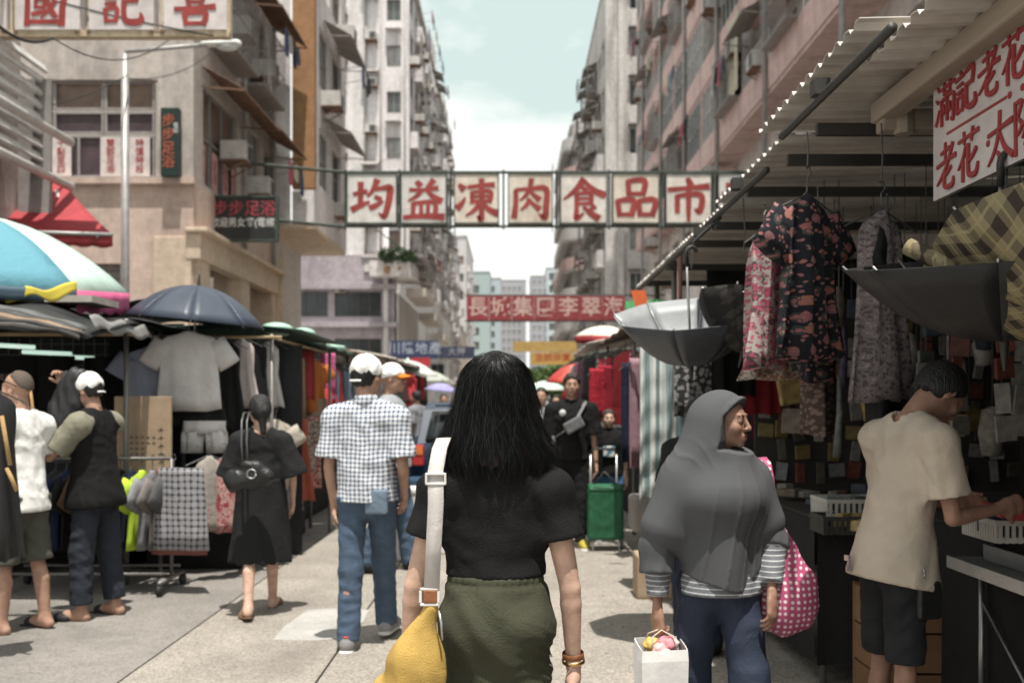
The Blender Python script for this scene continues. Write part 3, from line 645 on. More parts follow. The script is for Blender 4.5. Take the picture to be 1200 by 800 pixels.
# --- further blocks, left
def block(name, label, x0, x1, y0, y1, h, mt, fl=2.9, w=1.4, hh=1.4, fm=None, side=1, clutter=.5, gap=3.0, pane=None, roof=None, front=True):
    b = building(name, label); Fx = Face(b, (x0, y0, 0), 0)
    k = int((h - 3.4) / fl); ops = [(u, u + w, 3.4 + fl * i + .7, 3.4 + fl * i + .7 + hh) for i in range(k) for u in np.arange(.6, x1 - x0 - w - .3, gap)]
    if front:
        Fx.wall(x1 - x0, 0, h, ops, mt)
        for o in ops: window(Fx, (o[0] + o[1]) / 2, o[2], w, hh, 2, 1, fm, pane)
    Fy = Face(b, (x1, y0, 0), 90) if side > 0 else Face(b, (x0, y1, 0), -90); L_ = y1 - y0
    ops = [(u, u + w, 3.4 + fl * i + .7, 3.4 + fl * i + .7 + hh) for i in range(k) for u in np.arange(.6, L_ - w - .3, gap)]
    Fy.wall(L_, 0, h, ops, mt)
    for o in ops:
        window(Fy, (o[0] + o[1]) / 2, o[2], w, hh, 2, 1, fm, pane); r_ = random.random()
        if r_ < clutter * .4: Fy.put('balcony', BALC, (o[0] + o[1]) / 2, o[2] - .7, 0)
        elif r_ < clutter * .7: Fy.put('tin_awning', awn_mesh(1.8, .8, .4, TINW), (o[0] + o[1]) / 2, o[3] + .2, .02)
        elif r_ < clutter: ac(Fy, o[0], o[2] - .5, 0)
    MB().box(((x0 + x1) / 2, (y0 + y1) / 2, h + .1), (x1 - x0 + .3, L_ + .3, .22)).build('roof', roof or WALLG, b); MB().box(((x0 + x1) / 2, y1 + .15, h / 2), (x1 - x0, .2, h)).build('end_wall', mt, b)
    return b, Fx, Fy
block('apartment_block', 'narrow grey block with balconies just past the white tower', -12, -6.6, 103, 126, 19, WALLG, clutter=.9)
block('apartment_block', 'cream low block with one small dark window past the white tower', -12, -6.9, 128, 150, 11.5, CREAM, clutter=.6, gap=5)
block('apartment_block', 'pale stepped block with white bands far down the left', -16, -7.6, 165, 195, 29, M('pale far render', (.55, .52, .52), .9), clutter=.3)
block('office_block', 'green glass office block far down the left side', -20, -5.4, 240, 262, 33, M('hazed green curtain wall', (.36, .43, .43), .4, .1, 1), fl=3.4, w=1.9, hh=1.9, clutter=0, gap=2.4, pane=1)  # distance haze put into the wall colours, here and on the towers below
block('office_tower', 'blue grey glass tower standing left of the street end', -7.5, -3.4, 300, 320, 39, M('hazed blue grey wall', (.42, .47, .50), .5, .1, 1), fl=3.4, w=1.7, hh=1.9, clutter=0, gap=2.6, pane=1, side=1)
block('office_tower', 'grey ribbed tower closing the street, left half of the gap', -4.2, 5.2, 370, 390, 47, M('hazed grey wall', (.40, .40, .42), .7, .1, 1), fl=3.2, w=1.2, hh=2.0, clutter=0, gap=1.9, pane=2)
block('office_tower', 'grey tower closing the street beside the pale blue one', 6.6, 16, 350, 372, 46, M('hazed grey mauve wall', (.38, .38, .41), .7, .1, 1), fl=3.2, w=1.2, hh=2.0, clutter=0, gap=1.9, pane=2, side=-1)
block('office_tower', 'pale blue glass tower on the right of the street end', 9.4, 16, 270, 286, 38, M('hazed pale blue wall', (.52, .57, .59), .5, .1, 1), fl=3.4, w=1.7, hh=2.0, clutter=0, gap=2.4, pane=1, side=-1)
# --- right side: pink banded building
Q = building('banded_building', 'grey tenement with long pink balcony bands on the right'); Fq = Face(Q, (7.9, 56, 0), -90)
zs_ = [10.0 + 2.95 * i for i in range(6)]; ops = []
for z in zs_:
    for i in range(13): u = .5 + i * 3.2; ops.append((u, u + 2.3, z + 1.0, z + 2.45))
lo_ops = [(.5 + i * 3.2, 2.6 + i * 3.2, 7.6, 9.2) for i in range(13)]
Fq.wall(42, 0, 28, ops + lo_ops, M('tenement grey pink render', (.60, .55, .53), .9, .3, 12, **R_((.3, .24, .22), .7)))  # the wall's own greyish pink tone
PB = MB().box((0, -.86, .46), (3.17, .08, .92)).box((0, -.43, -.05), (3.2, .86, .12)).mesh('balcony_band', PINKB); DIV = MB().box((0, -.45, 1.45), (.12, .86, 2.9)).mesh('party_wall', WALLG)
DIVP = MB().box((0, -.45, 1.45), (.14, .9, 2.9)).mesh('party_wall', PINKB); RAIL = MB(); [RAIL.box((x, -.86, 1.3), (.03, .03, .8)) for x in np.linspace(-1.5, 1.5, 12)]; RAIL.box((0, -.86, 1.7), (3.1, .04, .04)); RAILM = RAIL.mesh('railing', M('white rail', (.6, .6, .6), .5)); ENC = MB().box((0, -.84, 1.92), (3.1, .05, 1.9)).mesh('glazed_screen', PANES[1])
ENCF = win_mesh(3.1, 1.85, 5, 2, FRAMEW)
for j, z in enumerate(zs_):
    for i in range(13):
        u = 1.6 + i * 3.2; Fq.put('balcony_band', PB, u, z, 0); r_ = random.random()
        if i % 2 == 0: Fq.put('party_wall', DIVP if r_ < .5 else DIV, u - 1.6, z, 0)
        if r_ < .34: o = Fq.put('window', ENCF[0], u, z + .95, .82); link('pane', ENCF[1][random.choice((0, 1, 2))], o, (0, .04, 0))
        elif r_ < .62: Fq.put('railing', RAILM, u, z, 0)
        elif r_ < .8: cage(Fq, u, z + .95, 2.4, 1.7, .3).location += Fq.N * .6
        if random.random() < .5: ac(Fq, u + rnd(-1, 1), z - .45 + (1.6 if random.random() < .4 else 0), .55)
        if random.random() < .3: laundry(Fq, u, z + 2.3, 4, out=1.3)
        if random.random() < .3: Fq.put('tin_awning', awn_mesh(2.6, .8, .4, TINW), u, z + 2.7, .75)
    pass
for o in ops + lo_ops: window(Fq, (o[0] + o[1]) / 2, o[2], o[1] - o[0], o[3] - o[2], 3, 1)
for i in range(12): ac(Fq, 1.2 + i * 3.2, 7.3, 0)
for i in range(7): pipe(Fq, 3.1 + i * 6.4, 4, 28, .07, .98)
shb = cloth('cream hanging sheet', (.62, .57, .45)); MB().grid(lambda u, v: (6.86 - .04 * math.sin(u * 12), 30.3 + u * 1.5, 13.4 - v * 2.4), 10, 6).build('hung_sheet', shb, Q, True)
for i in range(13): Fq.put('shop_awning', awn_mesh(3.0, 1.3, .5, TINW), 1.7 + i * 3.2, 4.4, .02)
MB().box((13, 56.1, 14), (10.2, .2, 28)).build('end_wall', WALLG, Q)
# --- right tower
RT = building('apartment_tower', 'grey concrete tower with hooded windows on the right of the street'); Fu = Face(RT, (5.67, 60.2, 0), 0); ops = [(1.45, 2.25, 3.8 + 2.7 * k + .7, 3.8 + 2.7 * k + 2.15) for k in range(8)]
Fu.wall(3.2, 0, 25, ops, WALLG)
for o in ops: window(Fu, (o[0] + o[1]) / 2, o[2], .8, 1.45, 2, 1, FRAMEW, random.choice((0, 1, 2))); MB().box(Fu.at(1.85, o[3] + .12, .2), (1.0, .4, .08)).build('window_hood', M('sooty concrete', (.16, .15, .14), .9), RT)
MB().box(Fu.at(.9, 12.5, .12), (.34, .24, 25)).build('rib', WALLG, RT); MB().box(Fu.at(2.72, 12.5, .12), (.30, .24, 25)).build('rib', WALLG, RT)
Fv = Face(RT, (5.67, 79, 0), -90); ops = [(.5 + i * 2.6, 2.3 + i * 2.6, 4.4 + 2.7 * k, 5.9 + 2.7 * k) for k in range(7) for i in range(7)]; Fv.wall(18.8, 0, 25, ops, WALLG)
for o in ops:
    window(Fv, (o[0] + o[1]) / 2, o[2], 1.8, 1.5, 2, 1); r_ = random.random()
    if r_ < .35: cage(Fv, (o[0] + o[1]) / 2, o[2], 1.8, 1.5, .6)
    elif r_ < .6: Fv.put('balcony', BALC, (o[0] + o[1]) / 2, o[2] - .7, 0)
    if random.random() < .5: Fv.put('tin_awning', awn_mesh(2.2, .9, .4, TINW), (o[0] + o[1]) / 2, o[3] + .2, .02)
    if random.random() < .4: ac(Fv, o[0], o[2] - .4, 0)
    if random.random() < .35: laundry(Fv, (o[0] + o[1]) / 2, o[3], 4, out=1.1)
MB().box((9.6, 69.6, 25.1), (8, 19, .2)).build('roof', WALLG, RT); MB().box((9, 79.1, 12.5), (6.6, .2, 25)).build('end_wall', WALLG, RT)
RT.scale = (1, 1, 1.08)
# --- rounded corner building
RC = building('rounded_building', 'tenement with rounded white and pink balconies past the right tower')
cx, cy = 7.2, 86.0
for k in range(9):
    z = 2.5 + 2.55 * k; prof = []; mb = MB(); n = 14
    arc = [(cx - 2.9 * math.cos(a), cy - 2.9 * math.sin(a)) for a in np.linspace(math.pi / 2, -.0, n)]; arc = [(9.5, cy - 2.9)] + arc + [(cx - 2.9, cy + 16)]
    m_ = (M('white parapet', (.66, .63, .61), .85), PINKB, M('white parapet', (.66, .63, .61), .85))[k % 3]
    for (z0, z1, ins, mt, nm) in ((z, z + 1.05, 0, m_, 'parapet'), (z + 1.05, z + 2.55, .7, WALLG, 'recessed_wall')):
        mb = MB(); a2 = [(x + (ins if x < cx else 0), y + (ins if y < cy else 0)) for x, y in arc]; q = len(a2); mb.add([(x, y, z0) for x, y in a2] + [(x, y, z1) for x, y in a2], [(i, i + 1, i + 1 + q, i + q) for i in range(q - 1)]); mb.build(nm, mt, RC)
    mb = MB(); mb.add([(x, y, z) for x, y in arc] + [(9.5, cy + 16, z)], [tuple(range(len(arc) + 1))]); mb.build('floor_slab', WALLG, RC, solid=.14)
    Fz = Face(RC, (cx - 2.2, cy + 15.5, 0), -90)
    for i in range(5): window(Fz, 1.6 + i * 3, z + 1.1, 1.6, 1.3, 2, 1, None, None, .03)
    if k % 2: laundry(Fz, 13, z + 2.2, 4, out=1.4); ac(Fz, 9, z + 1.4, 0)
MB().box((8.0, 93, 25.6), (5, 16, .4)).build('roof', WALLG, RC)
block('apartment_block', 'low pink and grey striped block past the rounded building', 5.6, 12, 106, 130, 16, M('pink grey render', (.46, .36, .35), .9), side=-1, clutter=.8)
block('apartment_block', 'grey block beyond the striped one, right side of the street', 7.2, 14, 135, 165, 24, WALLG, side=-1, clutter=.5)
# --- near left building seen at the frame edge
LN = building('side_building', 'white slatted shop building at the edge beyond the beach umbrella'); Fl = Face(LN, (-7.6, 5.0, 0), 90); ops = [(1.2 + i * 2.6, 3.2 + i * 2.6, z, z + 1.7) for i in range(3) for z in (6.7, 9.6)]
Fl.wall(10.4, 0, 14, ops, WALLB)
for o in ops: window(Fl, (o[0] + o[1]) / 2, o[2], 2.0, 1.7, 3, 1, FRAMEG, 0)
MB().box((-11.2, 15.5, 7), (7, .2, 14)).build('end_wall', WALLB, LN)
slm = MB().box((0, 0, 0), (.05, 8.0, .13)).mesh('slat', M('white aluminium slat', (.60, .58, .56), .5, .1, 20))
for i in range(9): o = link('slat', slm, LN, (-7.22, 11.4, 5.0 + i * .2), (0, -.5, 0))
for i in range(4): MB().box((-7.3, 7.9 + i * 2.45, 5.3), (.5, .05, 2.2)).build('bracket', FRAMEG, LN)
for z in (4.85, 5.55): MB().tube([(-6.95, 7.4, z), (-6.95, 15.7, z)], .07, 8).build('awning_roller', M('white tube', (.62, .6, .58), .45), LN, True)
MB().tube([(-7.1, 7.4, 7.3), (-7.1, 15.6, 7.3), (-7.6, 15.6, 7.3)], .03, 6).build('rail', FRAMEG, LN, True)
# ---------------------------------------------------------------- street lamp
lp = thing('street_lamp', 'slim grey street lamp with a curved arm in front of the beige building', 'street lamp', (-6.8, 17.5, .12)); LAMPM = M('grey galvanised steel', (.36, .35, .34), .5, .15, 30, metal=.4)
MB().tube([(0, 0, 0), (0, 0, 7.45)], [.085, .06], 14).build('pole', LAMPM, lp, True); MB().lathe([(.13, 0), (.13, .9), (.09, .96)], 12).build('base', LAMPM, lp, True)
MB().tube([(0, 0, 7.40), (.02, 0, 7.50), (1.45, 0, 7.62)], .036, 8).build('arm', LAMPM, lp, True)
sd = Sdf(); sd.cone((1.4, 0, 7.62), (1.95, 0, 7.64), .085, .10, .03, ((0, 0, 1), 1.5)); sd.cut((0, 0, 7.60), (0, 0, -1)); put('lamp_head', sd, .012, M('pale lamp casing', (.66, .66, .65), .4, .05), lp); sd = Sdf(); sd.ell((1.80, 0, 7.60), (.20, .09, .095)); sd.cut((0, 0, 7.602), (0, 0, 1)); put('lamp_bowl', sd, .012, M('frosted bowl', (.55, .56, .55), .25, .05), lp)
# ---------------------------------------------------------------- street signs
SIGNW = M('cream sign panel', (.68, .63, .585), .6, .1, 20, dirt=((.45, .36, .28), 2.5, .5)); SIGNW2 = M('yellowed sign panel', (.64, .57, .49), .6, .1, 20, dirt=((.36, .26, .17), 2.2, .7)); SIGNW3 = M('greyed sign panel', (.62, .60, .575), .6, .1, 20, dirt=((.33, .28, .23), 2.8, .65)); SIGNRED = M('sign red', (.28, .042, .038), .6, .1, 30, var=.35, vscale=3); FRG = M('green black frame', (.05, .065, .055), .6, .2, 30, var=.4); RUSTY = M('cream rusty rail', (.55, .46, .33), .7, .3, 20, dirt=((.25, .11, .04), 6, .9, (1, 1, 1)))
G_ = { # brush strokes on a 100 square: points, widths
'均': [([(8, 62), (38, 68)], [7, 9]), ([(24, 88), (24, 60), (23, 32)], [11, 10, 9]), ([(5, 26), (20, 34), (44, 44)], [12, 10, 5]), ([(62, 94), (54, 74), (40, 56)], [12, 9, 4]), ([(52, 72), (76, 76), (92, 76), (90, 50), (84, 24), (78, 10), (66, 18)], [6, 8, 13, 12, 11, 10, 3]), ([(58, 56), (70, 50)], [7, 9]), ([(46, 30), (60, 36), (76, 46)], [10, 9, 4])],
'益': [([(34, 90), (42, 82)], [9, 11]), ([(72, 94), (60, 78), (54, 72)], [11, 8, 5]), ([(18, 72), (50, 72), (82, 76)], [7, 6, 9]), ([(44, 70), (34, 58), (14, 46)], [9, 8, 3]), ([(58, 70), (70, 58), (90, 46)], [6, 9, 12]), ([(26, 40), (25, 14)], [9, 8]), ([(26, 41), (74, 43), (76, 14)], [6, 8, 10]), ([(44, 41), (44, 12)], [7, 7]), ([(60, 41), (60, 12)], [7, 7]), ([(4, 8), (50, 11), (96, 9)], [8, 9, 13])],
'凍': [([(10, 84), (20, 74)], [6, 14]), ([(6, 30), (16, 40), (24, 54)], [13, 9, 3]), ([(32, 78), (60, 82), (90, 84)], [7, 7, 10]), ([(62, 96), (62, 40), (61, 4), (52, 12)], [10, 9, 11, 3]), ([(40, 66), (40, 42)], [8, 8]), ([(40, 66), (82, 68), (80, 44)], [6, 8, 9]), ([(42, 56), (78, 57)], [5, 5]), ([(41, 45), (79, 46)], [6, 6]), ([(58, 42), (46, 26), (26, 12)], [9, 8, 3]), ([(64, 42), (80, 26), (98, 18)], [5, 10, 13])],
'肉': [([(16, 70), (16, 40), (12, 8)], [9, 9, 11]), ([(16, 72), (50, 74), (86, 74), (86, 30), (83, 8), (70, 16)], [6, 7, 11, 11, 12, 3]), ([(52, 96), (48, 74), (38, 58), (26, 48)], [10, 8, 7, 3]), ([(50, 68), (60, 58), (70, 50)], [5, 8, 11]), ([(48, 50), (40, 36), (28, 26)], [9, 7, 3]), ([(48, 46), (60, 36), (70, 28)], [5, 8, 11])],
'食': [([(50, 96), (32, 72), (4, 50)], [12, 10, 3]), ([(50, 94), (72, 72), (98, 60)], [6, 11, 13]), ([(46, 78), (56, 70)], [6, 9]), ([(34, 60), (34, 30), (34, 6), (50, 18)], [9, 8, 11, 3]), ([(34, 62), (66, 63), (66, 38)], [6, 8, 9]), ([(36, 51), (64, 52)], [5, 5]), ([(36, 40), (66, 40)], [5, 6]), ([(50, 32), (66, 18), (84, 6)], [5, 10, 13]), ([(76, 34), (66, 26), (58, 22)], [9, 7, 4])],
'品': [([(32, 92), (34, 60)], [10, 9]), ([(32, 92), (70, 93), (66, 60)], [8, 11, 10]), ([(36, 63), (64, 63)], [7, 8]), ([(8, 46), (12, 12)], [10, 9]), ([(8, 46), (44, 48), (40, 12)], [8, 11, 10]), ([(12, 15), (40, 15)], [7, 8]), ([(56, 46), (60, 12)], [10, 9]), ([(56, 46), (94, 48), (88, 12)], [8, 11, 10]), ([(60, 15), (88, 15)], [7, 8])],
'市': [([(48, 98), (54, 84)], [8, 13]), ([(4, 72), (50, 76), (96, 80)], [9, 8, 12]), ([(24, 58), (24, 20)], [10, 9]), ([(24, 58), (78, 60), (76, 22), (64, 28)], [7, 11, 11, 3]), ([(50, 76), (50, 40), (50, 0)], [9, 10, 6])],
'場': [([(6, 62), (34, 66)], [7, 9]), ([(20, 86), (20, 34)], [10, 9]), ([(4, 28), (36, 42)], [11, 5]), ([(46, 90), (46, 62)], [8, 8]), ([(46, 90), (82, 91), (80, 62)], [6, 9, 9]), ([(48, 77), (80, 77)], [5, 5]), ([(48, 63), (80, 63)], [6, 6]), ([(36, 50), (94, 53)], [7, 9]), ([(56, 50), (44, 34), (34, 26)], [8, 7, 3]), ([(48, 40), (88, 42), (82, 8), (72, 12)], [6, 10, 11, 3]), ([(64, 40), (44, 12)], [7, 3]), ([(76, 40), (58, 10)], [7, 3])],
'國': [([(8, 94), (9, 50), (7, 2)], [10, 10, 11]), ([(8, 94), (90, 95), (90, 40), (88, 2)], [9, 11, 12, 13]), ([(8, 9), (88, 9)], [8, 9]), ([(22, 74), (76, 78)], [7, 8]), ([(28, 58), (28, 42)], [7, 7]), ([(28, 59), (48, 60), (46, 42)], [5, 7, 7]), ([(29, 43), (46, 43)], [5, 6]), ([(20, 26), (38, 31), (52, 36)], [8, 8, 4]), ([(54, 90), (56, 56), (70, 26), (78, 22)], [8, 9, 11, 5]), ([(74, 58), (60, 38), (40, 18)], [9, 7, 3]), ([(66, 88), (74, 82)], [6, 9])],
'記': [([(22, 96), (30, 88)], [6, 10]), ([(4, 78), (42, 82)], [7, 9]), ([(12, 64), (36, 66)], [6, 8]), ([(12, 50), (36, 52)], [6, 8]), ([(12, 38), (14, 8)], [9, 8]), ([(12, 38), (38, 40), (36, 10)], [6, 9, 8]), ([(14, 11), (36, 11)], [6, 7]), ([(52, 84), (86, 88), (82, 56)], [7, 10, 10]), ([(56, 56), (82, 58)], [7, 8]), ([(56, 58), (55, 26), (62, 10), (84, 8), (96, 14), (94, 30)], [10, 10, 12, 13, 12, 3])],
'喜': [([(14, 88), (50, 90), (84, 92)], [7, 7, 10]), ([(50, 99), (50, 76)], [9, 8]), ([(26, 76), (74, 78)], [7, 8]), ([(32, 67), (34, 54)], [8, 7]), ([(32, 67), (68, 68), (66, 54)], [6, 8, 8]), ([(34, 55), (66, 55)], [6, 6]), ([(34, 50), (40, 43)], [6, 8]), ([(66, 51), (60, 43)], [8, 5]), ([(4, 38), (50, 40), (96, 44)], [9, 8, 12]), ([(26, 28), (30, 2)], [10, 9]), ([(26, 28), (74, 30), (70, 2)], [8, 11, 10]), ([(30, 5), (70, 5)], [7, 8])],
'滿': [([(10, 92), (18, 84)], [5, 9]), ([(4, 66), (12, 60)], [5, 9]), ([(2, 12), (10, 24), (18, 42)], [9, 7, 2]), ([(28, 82), (94, 86)], [6, 8]), ([(46, 96), (44, 68)], [7, 6]), ([(74, 98), (72, 68)], [7, 6]), ([(44, 70), (74, 71)], [5, 6]), ([(32, 56), (32, 4)], [7, 8]), ([(32, 57), (90, 60), (88, 6), (80, 10)], [6, 9, 9, 3]), ([(60, 70), (60, 10)], [7, 6]), ([(46, 46), (40, 26)], [6, 3]), ([(46, 42), (52, 28)], [4, 6]), ([(74, 46), (68, 26)], [6, 3]), ([(74, 42), (80, 28)], [4, 6])],
'老': [([(26, 80), (64, 85)], [7, 9]), ([(46, 97), (46, 58)], [9, 8]), ([(8, 56), (50, 61), (92, 64)], [8, 7, 11]), ([(80, 90), (60, 58), (34, 34), (8, 18)], [10, 8, 8, 3]), ([(72, 44), (58, 36), (44, 30)], [8, 7, 5]), ([(44, 42), (42, 14), (56, 6), (80, 8), (84, 22)], [10, 10, 11, 11, 3])],
'花': [([(8, 82), (50, 85), (92, 88)], [7, 7, 10]), ([(32, 96), (34, 74)], [8, 7]), ([(70, 98), (64, 74)], [9, 6]), ([(40, 66), (28, 46), (8, 28)], [10, 8, 3]), ([(28, 44), (28, 2)], [8, 9]), ([(84, 54), (68, 42), (50, 34)], [9, 8, 5]), ([(52, 68), (51, 26), (58, 8), (84, 8), (92, 26)], [10, 10, 11, 11, 3])],
'太': [([(6, 62), (50, 66), (94, 70)], [8, 8, 12]), ([(50, 96), (46, 60), (30, 28), (6, 6)], [10, 9, 8, 3]), ([(50, 58), (68, 28), (96, 8)], [5, 10, 13]), ([(42, 24), (54, 12)], [6, 11])],
'陽': [([(10, 94), (12, 2)], [8, 9]), ([(10, 92), (32, 92), (20, 66)], [6, 9, 5]), ([(22, 64), (34, 50), (20, 36)], [5, 9, 5]), ([(48, 92), (48, 62)], [8, 8]), ([(48, 92), (84, 93), (82, 62)], [6, 9, 9]), ([(50, 78), (82, 78)], [5, 5]), ([(50, 63), (82, 63)], [6, 6]), ([(38, 50), (96, 53)], [7, 9]), ([(58, 50), (38, 26)], [8, 3]), ([(50, 40), (90, 42), (84, 8), (74, 12)], [6, 10, 11, 3]), ([(66, 40), (46, 12)], [7, 3]), ([(78, 40), (60, 10)], [7, 3])],
}
def char(c, size, mt, parent, loc, rot=(0, 0, 0), w=1.0): return brush(G_[c], size, mt, 'lettering', parent, loc, rot, w=w)
# shop sign hung across the street
Y = 25.0; k = Y / F_; sg = thing('hanging_sign', 'wide white sign of red brush characters hung across the street', 'sign', (0, 0, 0))
for (x0, x1), ch in zip(((407, 466), (470, 524), (532, 585), (595, 648), (656, 711), (717, 772), (779, 833), (840, 896)), '均益凍肉食品市場'):
    a = P(x0, 263, Y); b = P(x1, 204.5, Y); c = (a + b) / 2; w = b.x - a.x; h = b.z - a.z
    o = MB().box(c, (w, .22, h)).build('sign_panel', (SIGNW, SIGNW2, SIGNW3)[ord(ch) % 3], sg); mb = MB(); d = .028
    for s_ in (-1, 1): mb.box((c.x + s_ * (w / 2 - d / 2), Y, c.z), (d, .26, h + .002)); mb.box((c.x, Y, c.z + s_ * (h / 2 - d / 2)), (w - 2 * d, .26, d))
    mb.build('panel_frame', FRG, o); char(ch, h * .86, SIGNRED, o, (c.x, Y - .112, c.z - .02), w=1.34)
xa, xb = P(404, 0, Y).x, P(900, 0, Y).x
for py, hh in ((201.5, .05), (265, .05)): z = P(0, py, Y).z; MB().box(((xa + xb) / 2, Y + .05, z), (xb - xa, .10, hh)).build('rail', FRG, sg)
for px in (404, 467.8, 528, 590, 652, 714, 776, 836.5): MB().box((P(px, 0, Y).x, Y + .1, P(0, 233, Y).z), (.05, .05, 1.5)).build('upright', FRG, sg)
for px, sx in ((404, -1), (900, 1)):
    x = P(px, 0, Y).x
    for py in (201, 265): z = P(0, py, Y).z; MB().tube([(x, Y + .1, z), (sx * 7.0, Y + .3, z + .3)], .04, 6).build('stay', FRG, sg)
# sign at the top of the view
Y = 14.0; s2 = thing('hanging_sign', 'white sign with rusty rail at the top showing large red characters', 'sign', (0, 0, 0))
for (x0, x1), ch, cx_ in zip(((-72, 12), (22, 97), (108, 183), (195, 268)), (None, '國', '記', '喜'), (None, 57, 146, 231)):
    a = P(x0, 38, Y); b = P(x1, -52, Y); c = (a + b) / 2; o = MB().box(c, (b.x - a.x, .2, b.z - a.z)).build('sign_panel', M('pale pink white panel', (.63, .575, .565), .6, .1, 20, dirt=((.5, .42, .36), 2, .4)), s2)
    if ch: char(ch, .60, SIGNRED, o, (P(cx_, 0, Y).x, Y - .102, P(0, 8.5, Y).z), w=1.25)
for z0, z1 in ((38, 45),): a = P(-75, z1, Y); b = P(270, z0, Y); MB().box(((a.x + b.x) / 2, Y, (a.z + b.z) / 2), (b.x - a.x, .16, b.z - a.z)).build('rail', RUSTY, s2)
for px in (17, 20, 93, 107, 180, 193, 269): 
    MB().box((P(px, 0, Y).x, Y - .02, P(0, -5, Y).z), (.05, .1, 1.1)).build('upright', RUSTY, s2)
for px in (8, 22, 93, 107, 180, 193): MB().lathe([(.03, 0), (.03, .02), (0, .025)], 8).build('bolt', RUST, s2, False, (P(px, 0, Y).x, Y - .08, P(0, 40, Y).z), (math.pi / 2, 0, 0))
MB().tube([(P(-75, 0, Y).x, Y + .1, P(0, -52, Y).z), (-7.6, Y + .2, P(0, -52, Y).z)], .05, 6).build('stay', RUSTY, s2); MB().tube([(P(-75, 0, Y).x, Y + .1, P(0, 41, Y).z), (-7.6, Y + .2, P(0, 41, Y).z)], .05, 6).build('stay', RUSTY, s2)
# red banner sign further on
Y = 45.0; s3 = thing('hanging_sign', 'red sign of seven pale characters hung across the street further on', 'sign', (0, 0, 0)); PALE = M('pale sign letters', (.60, .42, .38), .6); REDP = M('faded red panel', (.27, .045, .05), .65, .15, 10, var=.2)
for i, ch in enumerate('長城集團李翠海'):
    x0 = 547 + i * 26.5; a = P(x0, 375, Y); b = P(x0 + 25.8, 347, Y); c = (a + b) / 2; o = MB().box(c, (b.x - a.x, .12, b.z - a.z)).build('sign_panel', REDP, s3); glyphs(ch, .92, PALE, 'lettering', o, (c.x, Y - .064, c.z), bold=.012)
xa, xb = P(545, 0, Y).x, 6.9
for py in (346, 376): MB().box(((xa + xb) / 2, Y + .03, P(0, py, Y).z), (xb - xa, .12, .07)).build('rail', FRAMED, s3)
# neon style board on the arcade corner
Y = 24.2; s4 = thing('shop_board', 'dark shop board with red and white characters on the beige corner', 'sign', (0, 0, 0)); a = P(249, 282, Y); b = P(325, 231, Y); c = (a + b) / 2; o = MB().box(c, (b.x - a.x, .16, b.z - a.z)).build('board', M('black board', (.02, .022, .022), .5, .1, 30), s4)
mb = MB(); d = .05
for s_ in (-1, 1): mb.box((c.x + s_ * (b.x - a.x) / 2, Y, c.z), (d, .2, b.z - a.z + d)); mb.box((c.x, Y, c.z + s_ * (b.z - a.z) / 2), (b.x - a.x - d, .2, d))
mb.build('board_frame', FRG, s4); glyphs('步步足浴', .40, M('dull red tube', (.35, .05, .07), .5), 'lettering', o, (c.x, Y - .084, P(0, 246, Y).z), bold=.006, sx=.97); glyphs('歡迎男女賓(電梯)', .24, M('white lettering', (.6, .6, .6), .5), 'lettering', o, (c.x, Y - .084, P(0, 262, Y).z), bold=.006, sx=.88)
MB().bar((-7.3, Y, P(0, 236, Y).z), (a.x + .02, Y, P(0, 236, Y).z), .05).bar((-7.3, Y, P(0, 276, Y).z), (a.x + .02, Y, P(0, 276, Y).z), .05).build('bracket', FRAMED, s4)
Y = 22.3; a = P(190, 207, Y); b = P(211, 128, Y); c = (a + b) / 2; s5 = thing('shop_board', 'tall narrow dark green board with red characters beside the window', 'sign', (0, 0, 0)); o = MB().box(c, (b.x - a.x, .2, b.z - a.z)).build('board', M('dark green board', (.015, .035, .028), .5, .1, 30), s5); glyphs('步步足浴', .31, M('orange red paint', (.42, .10, .06), .6), 'lettering', o, (c.x - .03, Y - .104, c.z), bold=.006, vertical=True)
glyphs('電話', .12, M('white lettering', (.6, .6, .6), .5), 'lettering', o, (c.x + .14, Y - .104, c.z + .3), vertical=True)
# smaller boards down the street
for (x0, y0, x1, y1, Y, tx, bgc, fg, lab) in ((459, 420, 513, 399, 34, '川隆地產', (.05, .065, .14), (.45, .5, .6), 'navy estate agent sign with pale blue characters above the white canopies'), (514, 420, 556, 406, 38, '大押', (.05, .06, .10), (.35, .35, .4), 'narrow navy sign with faint characters beside the estate agent sign'), (601, 412, 676, 400, 36, '', (.50, .34, .12), (.5, .1, .05), 'upper plain ochre board over the far end of the street'), (622, 427, 673, 413, 35, '金銀珠寶', (.55, .34, .10), (.45, .10, .05), 'lower ochre sign with red characters near the pale canopy'), (482, 429, 504, 419, 32, '', (.5, .05, .06), (.5, .4, .4), 'small red board under the navy estate agent sign')):
    a = P(x0, y0, Y); b = P(x1, y1, Y); c = (a + b) / 2; o = MB().box(c, (b.x - a.x, .15, b.z - a.z)).build('street_sign', M('sign ' + lab, bgc, .6, .1, 10)); tag(o, lab, 'sign')
    if tx: glyphs(tx, (b.z - a.z) * .72, M('letters ' + lab, fg, .6), 'lettering', o, (c.x, Y - .078, c.z + .02), bold=.008, space=1.1)
